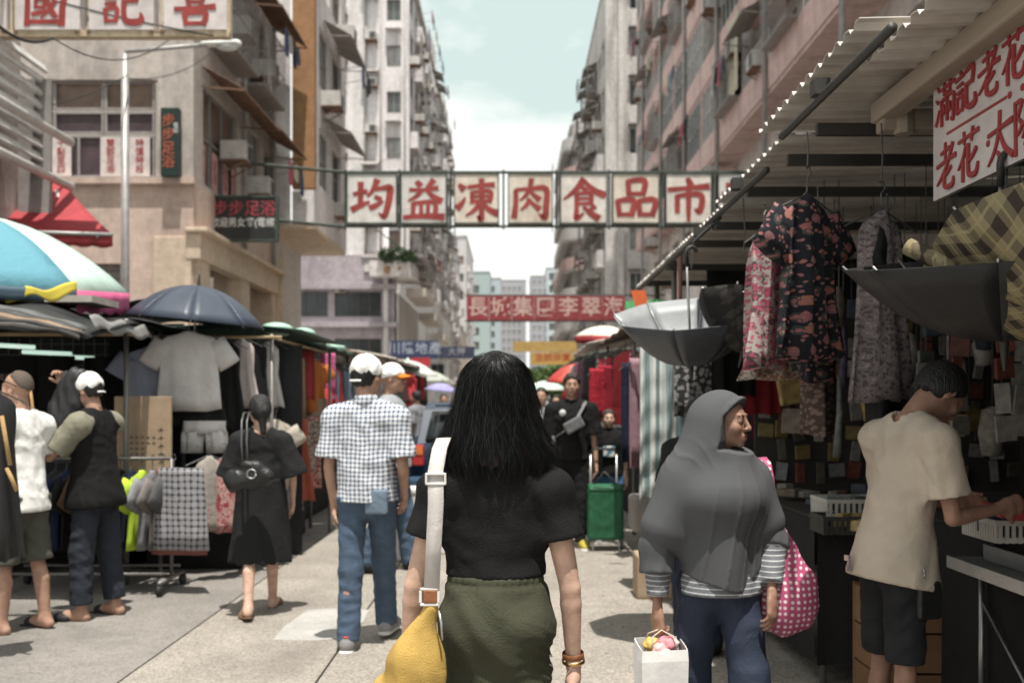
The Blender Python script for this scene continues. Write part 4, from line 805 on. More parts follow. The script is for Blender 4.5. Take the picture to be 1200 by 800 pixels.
# ---------------------------------------------------------------- trees at the far end
def tree(label, x, y, h, r, seed):
    t = thing('tree', label, 'tree', (x, y, 0), group='trees at the far end'); MB().tube([(0, 0, 0), (.1, 0, h * .3), (.05, .1, h * .62)], [.2, .15, .09], 8).tube([(.07, 0, h * .4), (r * .5, .2, h * .75)], [.09, .04], 6).tube([(.07, 0, h * .36), (-r * .5, -.1, h * .72)], [.09, .04], 6).build('trunk', M('bark', (.12, .09, .07), .9, .4, 20), t, True); rg = np.random.default_rng(seed); mb = []
    c = MB()
    for i in range(9):
        a = rg.uniform(0, 6.28); rr = rg.uniform(.2, .75) * r; cc = Vector((rr * math.cos(a), rr * math.sin(a), h * rg.uniform(.58, .9)))
        for j in range(170):
            v = rg.normal(size=3) * r * .22; p = cc + Vector(v); q = Vector(rg.normal(size=3)).normalized() * .3; s_ = Vector(rg.normal(size=3)).normalized() * .16; c.add([p, p + q * .5 + s_, p + q, p + q * .5 - s_], [(0, 1, 2, 3)])
    c.build('crown', (LEAFM, M('light leaf', (.10, .16, .05), .6, .2, 40, var=.5))[seed % 2], t)
for k, (px, Y, h, r) in enumerate(((622, 66, 4.0, 1.5), (645, 62, 3.6, 1.4), (600, 72, 3.4, 1.4))): tree(('green street tree behind the head of the woman with black hair', 'bright street tree under the lower ochre sign', 'street tree at the far right behind the red umbrella', 'low street tree hidden mostly by the black hair', 'taller street tree behind the others at the far end')[k], (px - 600) / F_ * Y, Y, h, r, k)
# ---------------------------------------------------------------- overhead cables
for k, (a, b, sag, lab) in enumerate(((P(-5, 28, 12), P(62, 45, 13.5), .12, 'thick twisted black cable under the top sign'), (P(62, 45, 13.5), P(225, 20, 17.4), .5, 'thin cable looping from the top sign to the street lamp'), (P(0, 130, 15), P(150, 88, 17.4), .15, 'thin cable running to the lamp post'), (P(150, 92, 17.4), P(250, 60, 22), .2, 'thin cable from the lamp post to the corner'), (P(300, 215, 30), P(470, 180, 60), .3, 'thin cable crossing in front of the white tower'), (P(60, 0, 13.9), P(250, 42, 13.9), .03, 'thin diagonal cable across the top sign'))):
    o = MB().tube([a.lerp(b, u) - Vector((0, 0, sag * 4 * u * (1 - u))) for u in np.linspace(0, 1, 12)], .022 if k == 0 else .010, 5).build('cable', M('black cable', (.02, .02, .02), .6, 0), None, True); tag(o, lab, 'cable')
# ---------------------------------------------------------------- people
SKIN = {}
def skin(name, c):
    if name in MATS: return MATS[name]
    m, t, b = nodes_of(name); finish(t, b, tuple(c), .52, .12, 190, spec=.35, var=.20, vscale=22)
    b.inputs['Subsurface Weight'].default_value = .06; b.inputs['Subsurface Radius'].default_value = (.012, .005, .003)
    MATS[name] = m; return m
SK_FAIR = skin('fair skin', (.54, .345, .265)); SK_TAN = skin('tan skin', (.40, .235, .17)); SK_BROWN = skin('brown skin', (.31, .175, .125))
HAIR = M('black hair', (.012, .011, .011), .42, .9, 170, spec=.5, stretch=(1, 1, .12))
EYEW = M('eye white', (.6, .57, .53), .3, 0); IRIS = M('dark iris', (.02, .012, .008), .2, 0); LIP = M('lips', (.30, .11, .09), .45, .1)
def nrm(v): v = np.array(v, float); return v / np.linalg.norm(v)
def rotm(yaw=0, pitch=0, roll=0):   # degrees: yaw about z, pitch nods down when negative, roll tilts
    return np.array(Matrix.Rotation(math.radians(yaw), 3, 'Z') @ Matrix.Rotation(math.radians(pitch), 3, 'X') @ Matrix.Rotation(math.radians(roll), 3, 'Y'))
class Fig:
    """joints of a figure that stands on z = 0 and faces +y"""
    def __init__(s, H=1.7, fem=False, sw=None, lean=0, twist=0, side=0, head=(0, 0, 0), legs=((0, 0, 0), (0, 0, 0)), arms=None, bulk=1.0, foot=(0, 0)):
        k = s.k = H / 1.7; s.fem = fem; s.b = bulk; g = lambda *v: np.array(v, float) * k
        s.sw = (sw or (.158 if fem else .182)) * k; Rl = rotm(0, -lean, side); s.Rt = Rl @ rotm(twist)
        s.pel = g(0, 0, .93); up = lambda v: s.pel + Rl @ (v - s.pel)
        s.wai = up(g(0, .0, 1.07)); s.che = up(g(0, .005, 1.26)); s.upc = up(g(0, -.012, 1.37)); s.nek = up(g(0, -.022, 1.445)); s.hed = up(g(0, .012, 1.592))
        s.Rh = s.Rt @ rotm(*head); s.sh = []; s.el = []; s.wr = []; s.hd = []; s.hn = []
        # head tilts about the neck
        s.hed = s.nek + s.Rh @ (g(0, .03, .147)) if head[1] or head[2] else s.hed
        for i, sx in enumerate((-1, 1)):
            sh = s.upc + s.Rt @ np.array((sx * s.sw, -.008 * k, -.018 * k)); s.sh.append(sh)
            a = (arms or [{}, {}])[i]
            e = sh + nrm(a.get('up', (sx * .12, -.03, -1))) * .285 * k * a.get('ul', 1); s.el.append(e)
            fd = nrm(a.get('fore', (sx * .02, .16, -1))); w = e + fd * .245 * k * a.get('fl', 1); s.wr.append(w)
            s.hd.append(nrm(a.get('hand', fd))); s.hn.append(nrm(a.get('palm', (-sx, 0, 0))))
        hw = (.088 if fem else .09) * k * min(1, bulk); s.hip = []; s.kne = []; s.ank = []; s.toe = []; s.ft = []
        for i, sx in enumerate((-1, 1)):
            th, kn, sp = legs[i]; th = math.radians(th); kn = math.radians(kn)
            h = g(0, 0, .90) + np.array((sx * hw, 0, 0)); d1 = nrm((sx * sp, math.sin(th), -math.cos(th))); kk = h + d1 * .425 * k
            an = th - kn; a2 = kk + nrm((sx * sp * .3, math.sin(an), -math.cos(an))) * .405 * k
            s.hip.append(h); s.kne.append(kk); s.ank.append(a2); s.ft.append(foot[i])
        low = min(a[2] - (.055 * k + .1 * k * max(0, math.sin(math.radians(-f)))) for a, f in zip(s.ank, s.ft)); dz = np.array((0, 0, -low))
        for n in ('pel', 'wai', 'che', 'upc', 'nek', 'hed'): setattr(s, n, getattr(s, n) + dz)
        for n in ('sh', 'el', 'wr', 'hip', 'kne', 'ank'): setattr(s, n, [v + dz for v in getattr(s, n)])
        for i, sx in enumerate((-1, 1)):
            p = math.radians(s.ft[i]); s.toe.append(s.ank[i] + np.array((sx * .03 * k, math.cos(p) * .15 * k, math.sin(p) * .15 * k - .035 * k)))
    def fwd(s): return s.Rt @ np.array((0, 1, 0))
    def torso(s, sd, inf=0.0, k=.05, hips=True, chest=1.0, waist=1.0):
        b = s.b * s.k; f = s.fem
        hr, wr_, cr_, ur = (.152, .112, .130, .108) if f else (.150, .132, .155, .128)
        fl = (s.fwd(), 1.42); W_ = lambda r: r * b + inf
        if hips: sd.cone(s.pel - np.array((0, 0, .03 * s.k)), s.wai, W_(hr), W_(wr_ * waist), k, (np.array((0, 1, 0)), 1.36))
        sd.cone(s.wai, s.che, W_(wr_ * waist), W_(cr_ * chest), k, fl); ut = s.che + (s.upc - s.che) * .38; sd.cone(s.che, ut, W_(cr_ * chest), W_(ur * chest), k, fl)
        sr = (.046 if f else .054) * b; sd.cone(s.sh[0], s.sh[1], sr + inf * .7, sr + inf * .7, k)
        for i in (0, 1): sd.cone(s.nek - np.array((0, 0, .018)), s.sh[i], .042 * b + inf * .6, sr * .96 + inf * .8, .04)
        if f:
            for sx in (-1, 1): sd.ell(s.che + s.Rt @ np.array((sx * .07, .085, .0)) * s.k, .062 * b + inf, k=.05)
        return sd
    def head_sd(s, sd, detail=True):
        R = s.Rh; q = s.k * .98; c = lambda x, y, z: s.hed + R @ (np.array((x, y, z)) * q); r = lambda *v: np.array(v) * q
        sd.cone(s.nek - np.array((0, 0, .04)) * q, s.hed + R @ (np.array((0, -.018, -.06)) * q), (.058 if not s.fem else .050) * q, (.054 if not s.fem else .047) * q, .03)
        sd.ell(c(0, -.014, .030), r(.0735, .093, .086), R, .02); sd.ell(c(0, .022, -.022), r(.060, .064, .076), R, .015)
        sd.ell(c(0, .026, -.068), r(.043, .050, .036), R, .022); sd.ell(c(0, .071, -.092), r(.018, .015, .015), R, .02)
        for sx in (-1, 1):
            sd.ell(c(sx * .076, -.010, -.004), r(.009, .021, .030), R @ rotm(sx * -20, -12), .008); sd.ell(c(sx * .085, -.005, .0), r(.006, .011, .017), R, .006, True)
            sd.ell(c(sx * .048, .0, -.052), r(.014, .03, .026), R, .03)
            if detail:
                sd.ell(c(sx * .040, .062, -.022), r(.022, .020, .022), R, .022); sd.ell(c(sx * .031, .100, .010), r(.019, .022, .011), R, .012, True)
                sd.ell(c(sx * .031, .073, .009), r(.0165, .0145, .0125), R, .003)
        if detail:
            sd.cone(c(-.032, .077, .031), c(.032, .077, .031), .0095 * q, .0095 * q, .014); sd.ell(c(0, .076, -.060), r(.024, .014, .022), R, .015)
            sd.cone(c(0, .088, .016), c(0, .107, -.021), .0075 * q, .0115 * q, .009); sd.ell(c(.0125, .098, -.026), .0085 * q, k=.006); sd.ell(c(-.0125, .098, -.026), .0085 * q, k=.006)
            sd.cone(c(-.016, .0895, -.0545), c(.016, .0895, -.0545), .0062 * q, .0062 * q, .007); sd.cone(c(-.013, .0885, -.067), c(.013, .0885, -.067), .0074 * q, .0074 * q, .007)
            sd.cone(c(-.023, .0985, -.0605), c(.023, .0985, -.0605), .0028 * q, .0028 * q, .004, None, True)
        return sd
    def arms_sd(s, sd, parts=(0, 1)):
        b = s.k * s.b; m = .80 if s.fem else .92
        for i in parts:
            mid = s.el[i] * .8 + s.wr[i] * .2
            sd.cone(s.sh[i], s.sh[i] * .55 + s.el[i] * .45, .054 * b * m, .047 * b * m, .01); sd.cone(s.sh[i] * .55 + s.el[i] * .45, s.el[i], .047 * b * m, .038 * b * m, .006)
            sd.cone(s.el[i], mid, .038 * b * m, .039 * b * m, .006); sd.cone(mid, s.wr[i], .039 * b * m, .0265 * b * m, .006)
            sd.cone(s.wr[i], s.wr[i] + s.hd[i] * .03 * s.k, .026 * b * m, .027 * b * m, .02, (s.hn[i], 1.35))
        return sd
    def legs_sd(s, sd, foot=True):
        b = s.k * s.b; m = 1.0 if not s.fem else .98; lb = getattr(s, 'lb', .90)
        for i in (0, 1):
            h, k_, a = s.hip[i], s.kne[i], s.ank[i]; cf = k_ * .68 + a * .32 + np.array((0, -.018, 0)) * s.k
            sd.cone(h, k_, .084 * b * m * lb, .044 * b * m, .04); sd.ell(h + np.array((0, -.034, .0)) * s.k, .080 * b * lb, k=.05)
            sd.cone(k_, cf, .045 * b * m, .050 * b * m, .010); sd.cone(cf, a, .050 * b * m, .034 * b * m, .010)
            if foot:
                t = s.toe[i]; hl = a + np.array((0, -.032, -.03)) * s.k
                sd.cone(hl, a * .4 + t * .6, .034 * b, .033 * b, .02); sd.cone(a, a * .45 + t * .55, .036 * b, .03 * b, .03); up = (0, 0, 1)
                sd.cone(a * .4 + t * .6, t, .036 * b, .030 * b, .02, (up, 1.7))
                for j in range(5):
                    x = (j - 2) * .0145 * s.k; sd.cone(t + np.array((x, -.01, -.004)), t + np.array((x, (.042 - abs(j - (1.2 if i else 2.8)) * .008) * s.k, -.008)), .0092, .0088, .006)
        return sd
    def hand_sd(s, i, curl=(.35, .4, .45, .5), spread=.0, thumb=(.6, .6, .35)):
        """palm, four unequal bent fingers and a thumb that leaves the side of the palm"""
        q = s.k * (.93 if s.fem else 1.0); d = s.hd[i]; n = s.hn[i] - d * (s.hn[i] @ d); n = nrm(n); sx = -1 if i == 0 else 1
        t = np.cross(d, n) * sx * 1.0; t = nrm(t); t = t if True else -t; w = s.wr[i]; sd = Sdf()
        # thumb side: with the palm normal n and fingers d, the thumb of a right hand lies along n x d
        t = np.cross(n, d) * (1 if i == 1 else -1)
        sd.cone(w - d * .02 * q, w + d * .03 * q, .0255 * q, .030 * q, .015, (n, 1.35)); sd.cone(w + d * .03 * q, w + d * .075 * q, .033 * q, .038 * q, .015, (n, 2.3))
        sd.ell(w + d * .04 * q + t * .022 * q + n * .008 * q, .019 * q, k=.015)
        for j, (x, L_, r) in enumerate(((.027, .071, .0088), (.0095, .079, .0090), (-.0085, .073, .0086), (-.026, .058, .0076))):
            p = w + d * (.086 - abs(x - .006) * .25) * q + t * x * q; a = 0; dirn = nrm(d + t * x * spread * 12); sd.cone(w + d * .05 * q + t * x * .8 * q, p, .0105 * q, .0098 * q, .008)
            for seg, fr in enumerate((.46, .31, .25)):
                a += curl[j] * (1.0 if seg else .8); dd = dirn * math.cos(a) + n * math.sin(a); p2 = p + dd * L_ * fr * q
                sd.cone(p, p2, r * q * (1.04 - .08 * seg), r * q * (.97 - .09 * seg), .004); p = p2
        p = w + d * .028 * q + t * .026 * q; dd = nrm(t * thumb[0] + d * thumb[1] + n * thumb[2]); p2 = p + dd * .042 * q; sd.cone(p, p2, .0135 * q, .0105 * q, .010)
        dd = nrm(dd + d * .35 + n * .25); sd.cone(p2, p2 + dd * .031 * q, .0102 * q, .0085 * q, .004)
        return sd
    def body(s, root, mt, vox=.01, hvox=.0045, fvox=.006, curls=((.35, .4, .45, .5), (.35, .4, .45, .5)), thumbs=((.6, .6, .35), (.6, .6, .35)), detail=True, foot=True):
        sd = Sdf(); s.torso(sd); s.arms_sd(sd); s.legs_sd(sd, foot)
        ms = [sd.mesh('b', vox)]
        h = Sdf(); s.head_sd(h, detail); ms.append(h.mesh('h', fvox))
        for i in (0, 1): ms.append(s.hand_sd(i, curls[i], thumb=thumbs[i]).mesh('hd', hvox))
        me = join_meshes('body', ms); me.materials.append(mt); return link('body', me, root)
    def face(s, root, brow=True):
        R = s.Rh; q = s.k * .98; c = lambda x, y, z: s.hed + R @ (np.array((x, y, z)) * q); Rm = Matrix(R.tolist()).to_euler()
        for sx in (-1, 1):
            e = MB().lathe([(.0, -1), (.5, -.87), (.87, -.5), (1, 0), (.87, .5), (.5, .87), (0, 1)], 12); e.v = [(a[0] * .0125 * q, a[1] * .0112 * q, a[2] * .0062 * q) for a in e.v]
            ey = e.build('eye', EYEW, root, True, c(sx * .031, .0760, .009), Rm)
            MB().lathe([(0, .0022), (.6, .002), (1, .001), (.8, -.001)], 12).build('iris', IRIS, ey, True, (0, .0108 * q, 0), (-math.pi / 2, 0, 0), 0).scale = (.0055 * q, .0055 * q, 1)
            if brow: MB().tube([c(sx * .014, .0870, .0315), c(sx * .030, .0858, .036), c(sx * .048, .0715, .031)], [.0030 * q, .0034 * q, .0016 * q], 6).build('eyebrow', HAIR, root, True)
        l = Sdf(); l.cone(c(-.016, .0903, -.0545), c(.016, .0903, -.0545), .0062 * q, .0062 * q, .005); l.cone(c(-.013, .0893, -.067), c(.013, .0893, -.067), .0074 * q, .0074 * q, .005); l.cone(c(-.023, .0985, -.0605), c(.023, .0985, -.0605), .0028 * q, .0028 * q, .004, None, True)
        put('lips', l, .0025, LIP, root)
    def hair_cap(s, root, name='hair', mt=None, low=-.045, front=.05, puff=1.0, vox=.007, seed=1, amp=.004, extra=None, sides=1.0):
        R = s.Rh; q = s.k * .98; c = lambda x, y, z: s.hed + R @ (np.array((x, y, z)) * q)
        sd = Sdf(); sd.ell(c(0, -.016, .036), np.array((.081, .100, .092)) * q * puff, R, .02); sd.ell(c(0, -.036, -.005), np.array((.073 * sides, .070, .082)) * q * puff, R, .03)
        if extra: extra(sd, c, q)
        fw = R @ np.array((0, 1, 0)); u = R @ np.array((0, 0, 1)); rt = R @ np.array((1, 0, 0)); ce = s.hed
        def trim(p, d):
            y = (p - ce) @ fw / q; z = (p - ce) @ u / q; x = (p - ce) @ rt / q
            wob = .006 * np.sin(x * 160 + seed) + .004 * np.sin(x * 370 + y * 210)
            face = (y - front) + np.clip(.062 - z, -.03, .09) * (.95 if not extra else .5) + wob        # hairline sweeps back below the temples
            return np.maximum(d, np.maximum((low - z + wob) * q, face * q * .75))
        sd.post.append(trim); sd.folds(amp, (120, 120, 26), seed)
        return put(name, sd, vox, mt or HAIR, root)
    # ---- clothes
    def shirt(s, root, mt, name='shirt', inf=.014, hipinf=.018, hem=.0, sleeve=.6, flare=.02, vox=.009, amp=.006, seed=1, fr=(34, 34, 22), chest=1.0, waist=1.0, neck=.062, collar=False, hips=True, blouse=0, smt=None, drop=0, neckdrop=0):
        sd = Sdf(); s.torso(sd, inf, .05, False, chest, waist); b = s.k * s.b; m = .84 if s.fem else .97
        if hips and not blouse: sd.cone(s.pel - np.array((0, 0, .10 * s.k)), s.wai, (.152 if s.fem else .150) * b + inf + hipinf, (.112 if s.fem else .132) * b * waist + inf, .05, (np.array((0, 1, 0)), 1.14))
        if blouse: sd.cone(s.wai - np.array((0, 0, blouse)), s.wai + np.array((0, 0, .05)), s.k * (.135 if s.fem else .16) + inf, s.k * (.13 if s.fem else .16) + inf, .05, (s.fwd(), 1.35))
        sls = []
        for i in (0, 1):
            sl = Sdf(); e = s.sh[i] + (s.el[i] - s.sh[i]) * min(sleeve, 1.0); r0 = .052 * b * m + inf; r1 = .045 * b * m + inf + flare
            a0 = s.sh[i] + (s.el[i] - s.sh[i]) * .03
            if smt: sl.cone(s.nek - np.array((0, 0, .045)), s.sh[i], .040 * b + inf * .6 + .006, .054 * b + inf + .010, .03)
            sl.cone(a0, e, r0, r1, .035)
            if sleeve > 1:
                w = s.el[i] + (s.wr[i] - s.el[i]) * (sleeve - 1); sl.cone(s.el[i], w, r1, r1 * .72, .03); e = w; dr = nrm(s.wr[i] - s.el[i])
            else: dr = nrm(s.el[i] - s.sh[i])
            if amp: sl.folds(amp, fr, seed + 5 + i)
            sl.cut(e, dr)
            def hollow(p, d, e=e, dr=dr, r=r1):         # the open end of the sleeve
                v = p - e; al = v @ dr; rad = np.linalg.norm(v - np.outer(al, dr), axis=1); return np.maximum(d, -np.maximum(rad - r * .8, -(al + .02)))
            sl.post.append(hollow); sls.append(sl)
        if amp: sd.folds(amp, fr, seed)
        up = nrm(s.wai - s.pel)
        if hem is not None:
            hz = s.pel + up * hem * s.k
            sd.cut(hz, -up)
        if not smt:
            for sl in sls: sd.join(sl)
        nk = s.nek + np.array((0, .0, .012 - neckdrop)) * s.k
        ncone = Sdf(); ncone.cone(nk - nrm(s.upc - s.che) * .02, nk + nrm(s.upc - s.che) * .2, neck * s.k, neck * 1.1 * s.k)
        sd.post.append(lambda p, d: np.maximum(d, -ncone.ev(p)))
        o = put(name, sd, vox, mt, root)
        if smt:
            for sl in sls: put('sleeve', sl, vox, smt, root)
        if collar:
            c = Sdf(); c.cone(nk - np.array((0, .004, .004)) * s.k, nk + np.array((0, -.006, .03)) * s.k, .073 * s.k, .062 * s.k); i_ = Sdf(); i_.cone(nk - np.array((0, 0, .08)), nk + np.array((0, 0, .12)), .058 * s.k, .056 * s.k); c.post.append(lambda p, d: np.maximum(d, -i_.ev(p))); c.cut(nk + np.array((0, 0, .036)) * s.k, (0, -.12, 1)); put('collar', c, .006, mt, root)
        return o
    def trousers(s, root, mt, name='trousers', inf=.02, length=1.0, top=.1, vox=.009, amp=.006, seed=3, fr=(30, 30, 34), wide=0.0, pocket=False):
        sd = Sdf(); b = s.k * s.b
        hr, wr_ = (.153, .118) if s.fem else (.150, .138)
        sd.cone(s.pel - np.array((0, 0, .03 * s.k)), s.pel + (s.wai - s.pel) * 1.1, hr * b + inf * .3, wr_ * b + inf * .3, .05, (np.array((0, 1, 0)), 1.34))
        up = nrm(s.wai - s.pel); 
        if amp: sd.folds(amp, fr, seed)
        for i in (0, 1):
            sg = Sdf(); hs = s.hip[i] * .83 + s.kne[i] * .17; sg.cone(hs, s.kne[i], .080 * b + inf * .8, .056 * b + inf * .9 + wide * .4, .035); sg.ell(s.hip[i] + np.array((0, -.036, 0)) * s.k, .082 * b + inf * .7, k=.05)
            if length > .5:
                e = s.kne[i] + (s.ank[i] - s.kne[i]) * min(1, (length - .5) * 2); sg.cone(s.kne[i], e, .056 * b + inf * .9 + wide * .4, .045 * b + inf * .8 + wide, .03); dr = nrm(s.ank[i] - s.kne[i])
            else: e = s.hip[i] + (s.kne[i] - s.hip[i]) * length * 2; dr = nrm(s.kne[i] - s.hip[i])
            if amp: sg.folds(amp, fr, seed + i)
            sg.cut(e, dr); sd.join(sg, .03)
        sd.cut(s.pel + up * top * s.k, up)
        return put(name, sd, vox, mt, root)
    def skirt(s, root, mt, name, zt, zb, wt, wb, flat=1.35, vox=.009, amp=.008, seed=2, nf=9, off=(0, 0)):
        sd = Sdf(); sd.cone((0, 0, zt), (off[0], off[1], zb - wb * .0), wt, wb, .03, ((0, 1, 0), flat)); sd.cut((0, 0, zt), (0, 0, 1)); sd.cut((0, 0, zb), (0, 0, -1))
        def f(p, d):
            th = np.arctan2(p[:, 1] * flat, p[:, 0]); z = np.clip((zt - p[:, 2]) / (zt - zb), 0, 1)
            return d - amp * (.25 + z) * (np.sin(nf * th + 2.0 * np.sin(p[:, 2] * 9 + seed)) * .7 + .5 * np.sin(nf * 2.3 * th + seed + p[:, 2] * 14))
        sd.post.append(f); sd.amp = amp * 2; return put(name, sd, vox, mt, root)
    def sandals(s, root, mt, strap=True):
        for i in (0, 1):
            t = s.toe[i]; a = s.ank[i]; sd = Sdf(); z0 = min(t[2], a[2]) - .03 * s.k
            hl = np.array((a[0], a[1] - .045 * s.k, a[2] - .062 * s.k)); te = np.array((t[0], t[1] + .035 * s.k, t[2] - .026 * s.k)); v = te - hl; n = nrm(np.cross((1, 0, 0), v))
            sd.cone(hl, te, .036 * s.k, .047 * s.k, .02, (n, 5.5))
            if strap: sd.cone(t + np.array((0, -.05, .0)) * s.k, t + np.array((0, -.008, .0)) * s.k, .050 * s.k, .047 * s.k, .01, (n, 1.35))
            put('sandal', sd, .006, mt, root)
    def shoes(s, root, mt, sole=None, trim=None):
        for i in (0, 1):
            t = s.toe[i]; a = s.ank[i]; q = s.k; sd = Sdf(); v = t - a; v[2] = v[2]; up = np.array((0, 0, 1.))
            hl = a + np.array((0, -.035, -.018)) * q
            sd.cone(hl, a * .4 + t * .6 + np.array((0, 0, .004)), .043 * q, .043 * q, .03); sd.cone(a + np.array((0, -.01, .02)) * q, a * .5 + t * .5, .044 * q, .036 * q, .03); sd.cone(a * .4 + t * .6, t + np.array((0, .02, -.0)) * q, .043 * q, .034 * q, .03, (up, 1.25))
            o = put('shoe', sd, .006, mt, root)
            if sole:
                so = Sdf(); h2 = np.array((a[0], a[1] - .05 * q, a[2] - .052 * q)); t2 = np.array((t[0], t[1] + .025 * q, t[2] - .018 * q)); n = nrm(np.cross((1, 0, 0), t2 - h2)); so.cone(h2, t2, .044 * q, .050 * q, .02, (n, 3.2)); put('sole', so, .006, sole, o)
            if trim: MB().tube([a + np.array((sx * .044, y, z)) * q for sx, y, z in ((-1, .0, .028), (-.7, -.045, .03), (0, -.06, .034), (.7, -.045, .03), (1, 0, .028))], .006, 6).build('heel_tab', trim, o, True)
    def cap(s, root, mt, name='cap', back=True, bm=None, low=.0):
        R = s.Rh; q = s.k * .98; c = lambda x, y, z: s.hed + R @ (np.array((x, y, z)) * q); u = R @ np.array((0, 0, 1)); fw = R @ np.array((0, 1, 0))
        sd = Sdf(); sd.ell(c(0, -.012, .040), np.array((.088, .109, .098)) * q, R, .02); sd.cut(c(0, 0, .022 + low), -(u + fw * -.22)); base = c(0, -.012, .02)
        if back: sd.cone(c(-.0, -.16, -.004), c(0, -.07, -.002), .036 * q, .036 * q, .006, (R @ np.array((1, 0, 0)), .9), True)
        def seams(p, d):
            th = np.arctan2((p - base) @ (R @ np.array((1, 0, 0))), (p - base) @ fw); return d + .0022 * np.exp(-(np.abs(np.sin(3 * th)) / .09) ** 2) - .002 * np.sin(th * 7 + (p - base) @ u * 60)
        sd.post.append(seams); sd.amp = .004
        o = put(name, sd, .005, mt, root)
        v = MB().grid(lambda a, b: c((a - .5) * .15 * (1 - .15 * b), .082 - 1.2 * ((a - .5) * .15) ** 2 * 6 + b * .075 * (1 - (2 * a - 1) ** 2 * .55), .046 - .022 * b - (2 * a - 1) ** 2 * .020), 12, 5).build('visor', bm or mt, o, True, solid=.004)
        if back: MB().tube([c(math.sin(a) * .087, -.012 - math.cos(a) * .108, -.012 + low) for a in np.linspace(-.5, .5, 7)], .007 * q, 6).build('strap', mt, o, True)
        MB().lathe([(0, .006), (.008, .004), (.01, 0)], 8).build('button', mt, o, True, c(0, -.012, .135))
        return o
# ---------------------------------------------------------------- the people in the street
BLACK = cloth('black cotton', (.010, .0098, .010)); BLACK2 = cloth('faded black cotton', (.017, .017, .018)); NAVY = cloth('navy cloth', (.022, .028, .05)); DENIM = cloth('blue denim', (.075, .11, .165), var=.25, vscale=9, bump=.5)
DARKD = cloth('black denim', (.022, .023, .025), var=.3, vscale=10, bump=.5); WHITE = cloth('white cotton', (.78, .77, .75)); KHAKI = cloth('khaki sleeve', (.22, .21, .16)); OLIVE = cloth('olive cotton', (.054, .055, .036), var=.1)
OLIVED = cloth('dark olive shorts', (.085, .085, .07)); GREYH = M('grey jersey', (.088, .090, .096), .85, .25, 420, spec=.22, var=.06); TANSH = cloth('beige cotton', (.52, .44, .36)); RUBBER = M('black rubber', (.018, .018, .018), .6, .2); SOLE = M('white sole', (.62, .6, .58), .6, .1)
SHOEG = M('grey mesh shoe', (.27, .26, .26), .8, .5, 300); REDT = M('red tab', (.6, .05, .05), .6, 0); GOLD = M('gold metal', (.65, .42, .2), .3, 0, metal=1); STEEL = M('steel', (.42, .42, .42), .35, .1, metal=.9); LEATH = M('brown leather', (.26, .10, .04), .5, .3, 90); BLEATH = M('black leather', (.014, .014, .014), .36, .35, 70)
def person(label, px, Y, rz, group=None):
    return thing('person', label, 'person', ((px - HX) / F_ * Y, Y, 0), math.radians(rz), group)
# --- woman seen from behind, middle of the street
r = person('woman with black shoulder-length hair walking away in black tee and olive trousers', 581, 2.62, 0)
f = Fig(1.565, True, sw=.156, bulk=.97, arms=({'up': (-.27, -.06, -1), 'fore': (-.10, .12, -1), 'ul': .97, 'fl': .93}, {'up': (.20, -.05, -1), 'fore': (.05, .14, -1), 'ul': .98, 'fl': .93}), legs=((10, 2, .03), (-8, 10, .03)))
f.lb = .60; f.hip = [h * np.array((.72, 1, 1)) for h in f.hip]
f.body(r, SK_FAIR, .007, .0035, curls=((.5, .55, .6, .6), (.45, .5, .55, .6)), detail=False)
f.shirt(r, BLACK, 'tee_shirt', .013, hem=.182, sleeve=.50, flare=.014, vox=.006, amp=.0050, seed=4, fr=(26, 30, 20), blouse=.0, neck=.066, waist=1.04)
sd = Sdf(); z0 = 1.032
sd.cone((0, 0, z0), (0, -.01, .90), .112, .134, .04, ((0, 1, 0), 1.30)); sd.cone((0, -.01, .90), (0.006, -.01, .3), .135, .162, .05, ((0, 1, 0), 1.25)); sd.ell((.05, -.05, .86), .085, k=.05); sd.ell((-.05, -.05, .86), .085, k=.05)
def skf(p, d):
    th = np.arctan2(p[:, 0], -p[:, 1]); z = z0 - p[:, 2]; top = np.exp(-((z - .018) / .016) ** 2); g = np.clip((z - .03) / .05, 0, 1)
    gather = np.sin(th * 34 + 2 * np.sin(z * 30)) * .0022 * np.exp(-((z - .03) / .04) ** 2) * np.clip((z - .008) / .015, 0, 1)
    diag = np.sin((p[:, 0] * .72 + p[:, 2] * .86) * 62 + 2.2 * np.sin(p[:, 0] * 19 + 1)) * .5 + np.sin((p[:, 0] * .9 - p[:, 2] * .3) * 40 + 1.7 * np.sin(p[:, 2] * 22)) * .5
    ru = np.clip((p[:, 0] - .02) / .12, 0, 1) * np.clip((z - .10) / .12, 0, 1)
    ruche = (1 - 2 * np.abs(np.sin(p[:, 2] * 95 + p[:, 0] * 40 + 1.5 * np.sin(p[:, 0] * 45)))) * .0022 * ru
    d = d + np.clip((.03 - z) / .03, 0, 1) * .020
    return d - gather * np.clip((z - .02) / .02, 0, 1) - diag * .0065 * g - ruche + .004 * np.exp(-((z - .047) / .006) ** 2)
sd.fold.append(skf); sd.amp = .012; sd.cut((0, 0, z0), (0, 0, 1)); sd.cut((0, 0, .42), (0, 0, -1)); put('trousers', sd, .005, OLIVE, r)
for z in (.80, .775, .75): MB().tube([(.138, -.045, z), (.146, -.03, z - .008), (.142, -.01, z - .004)], .0022, 5).build('drawcord', cloth('white cord', (.6, .6, .56)), r, True)
f.sandals(r, RUBBER)
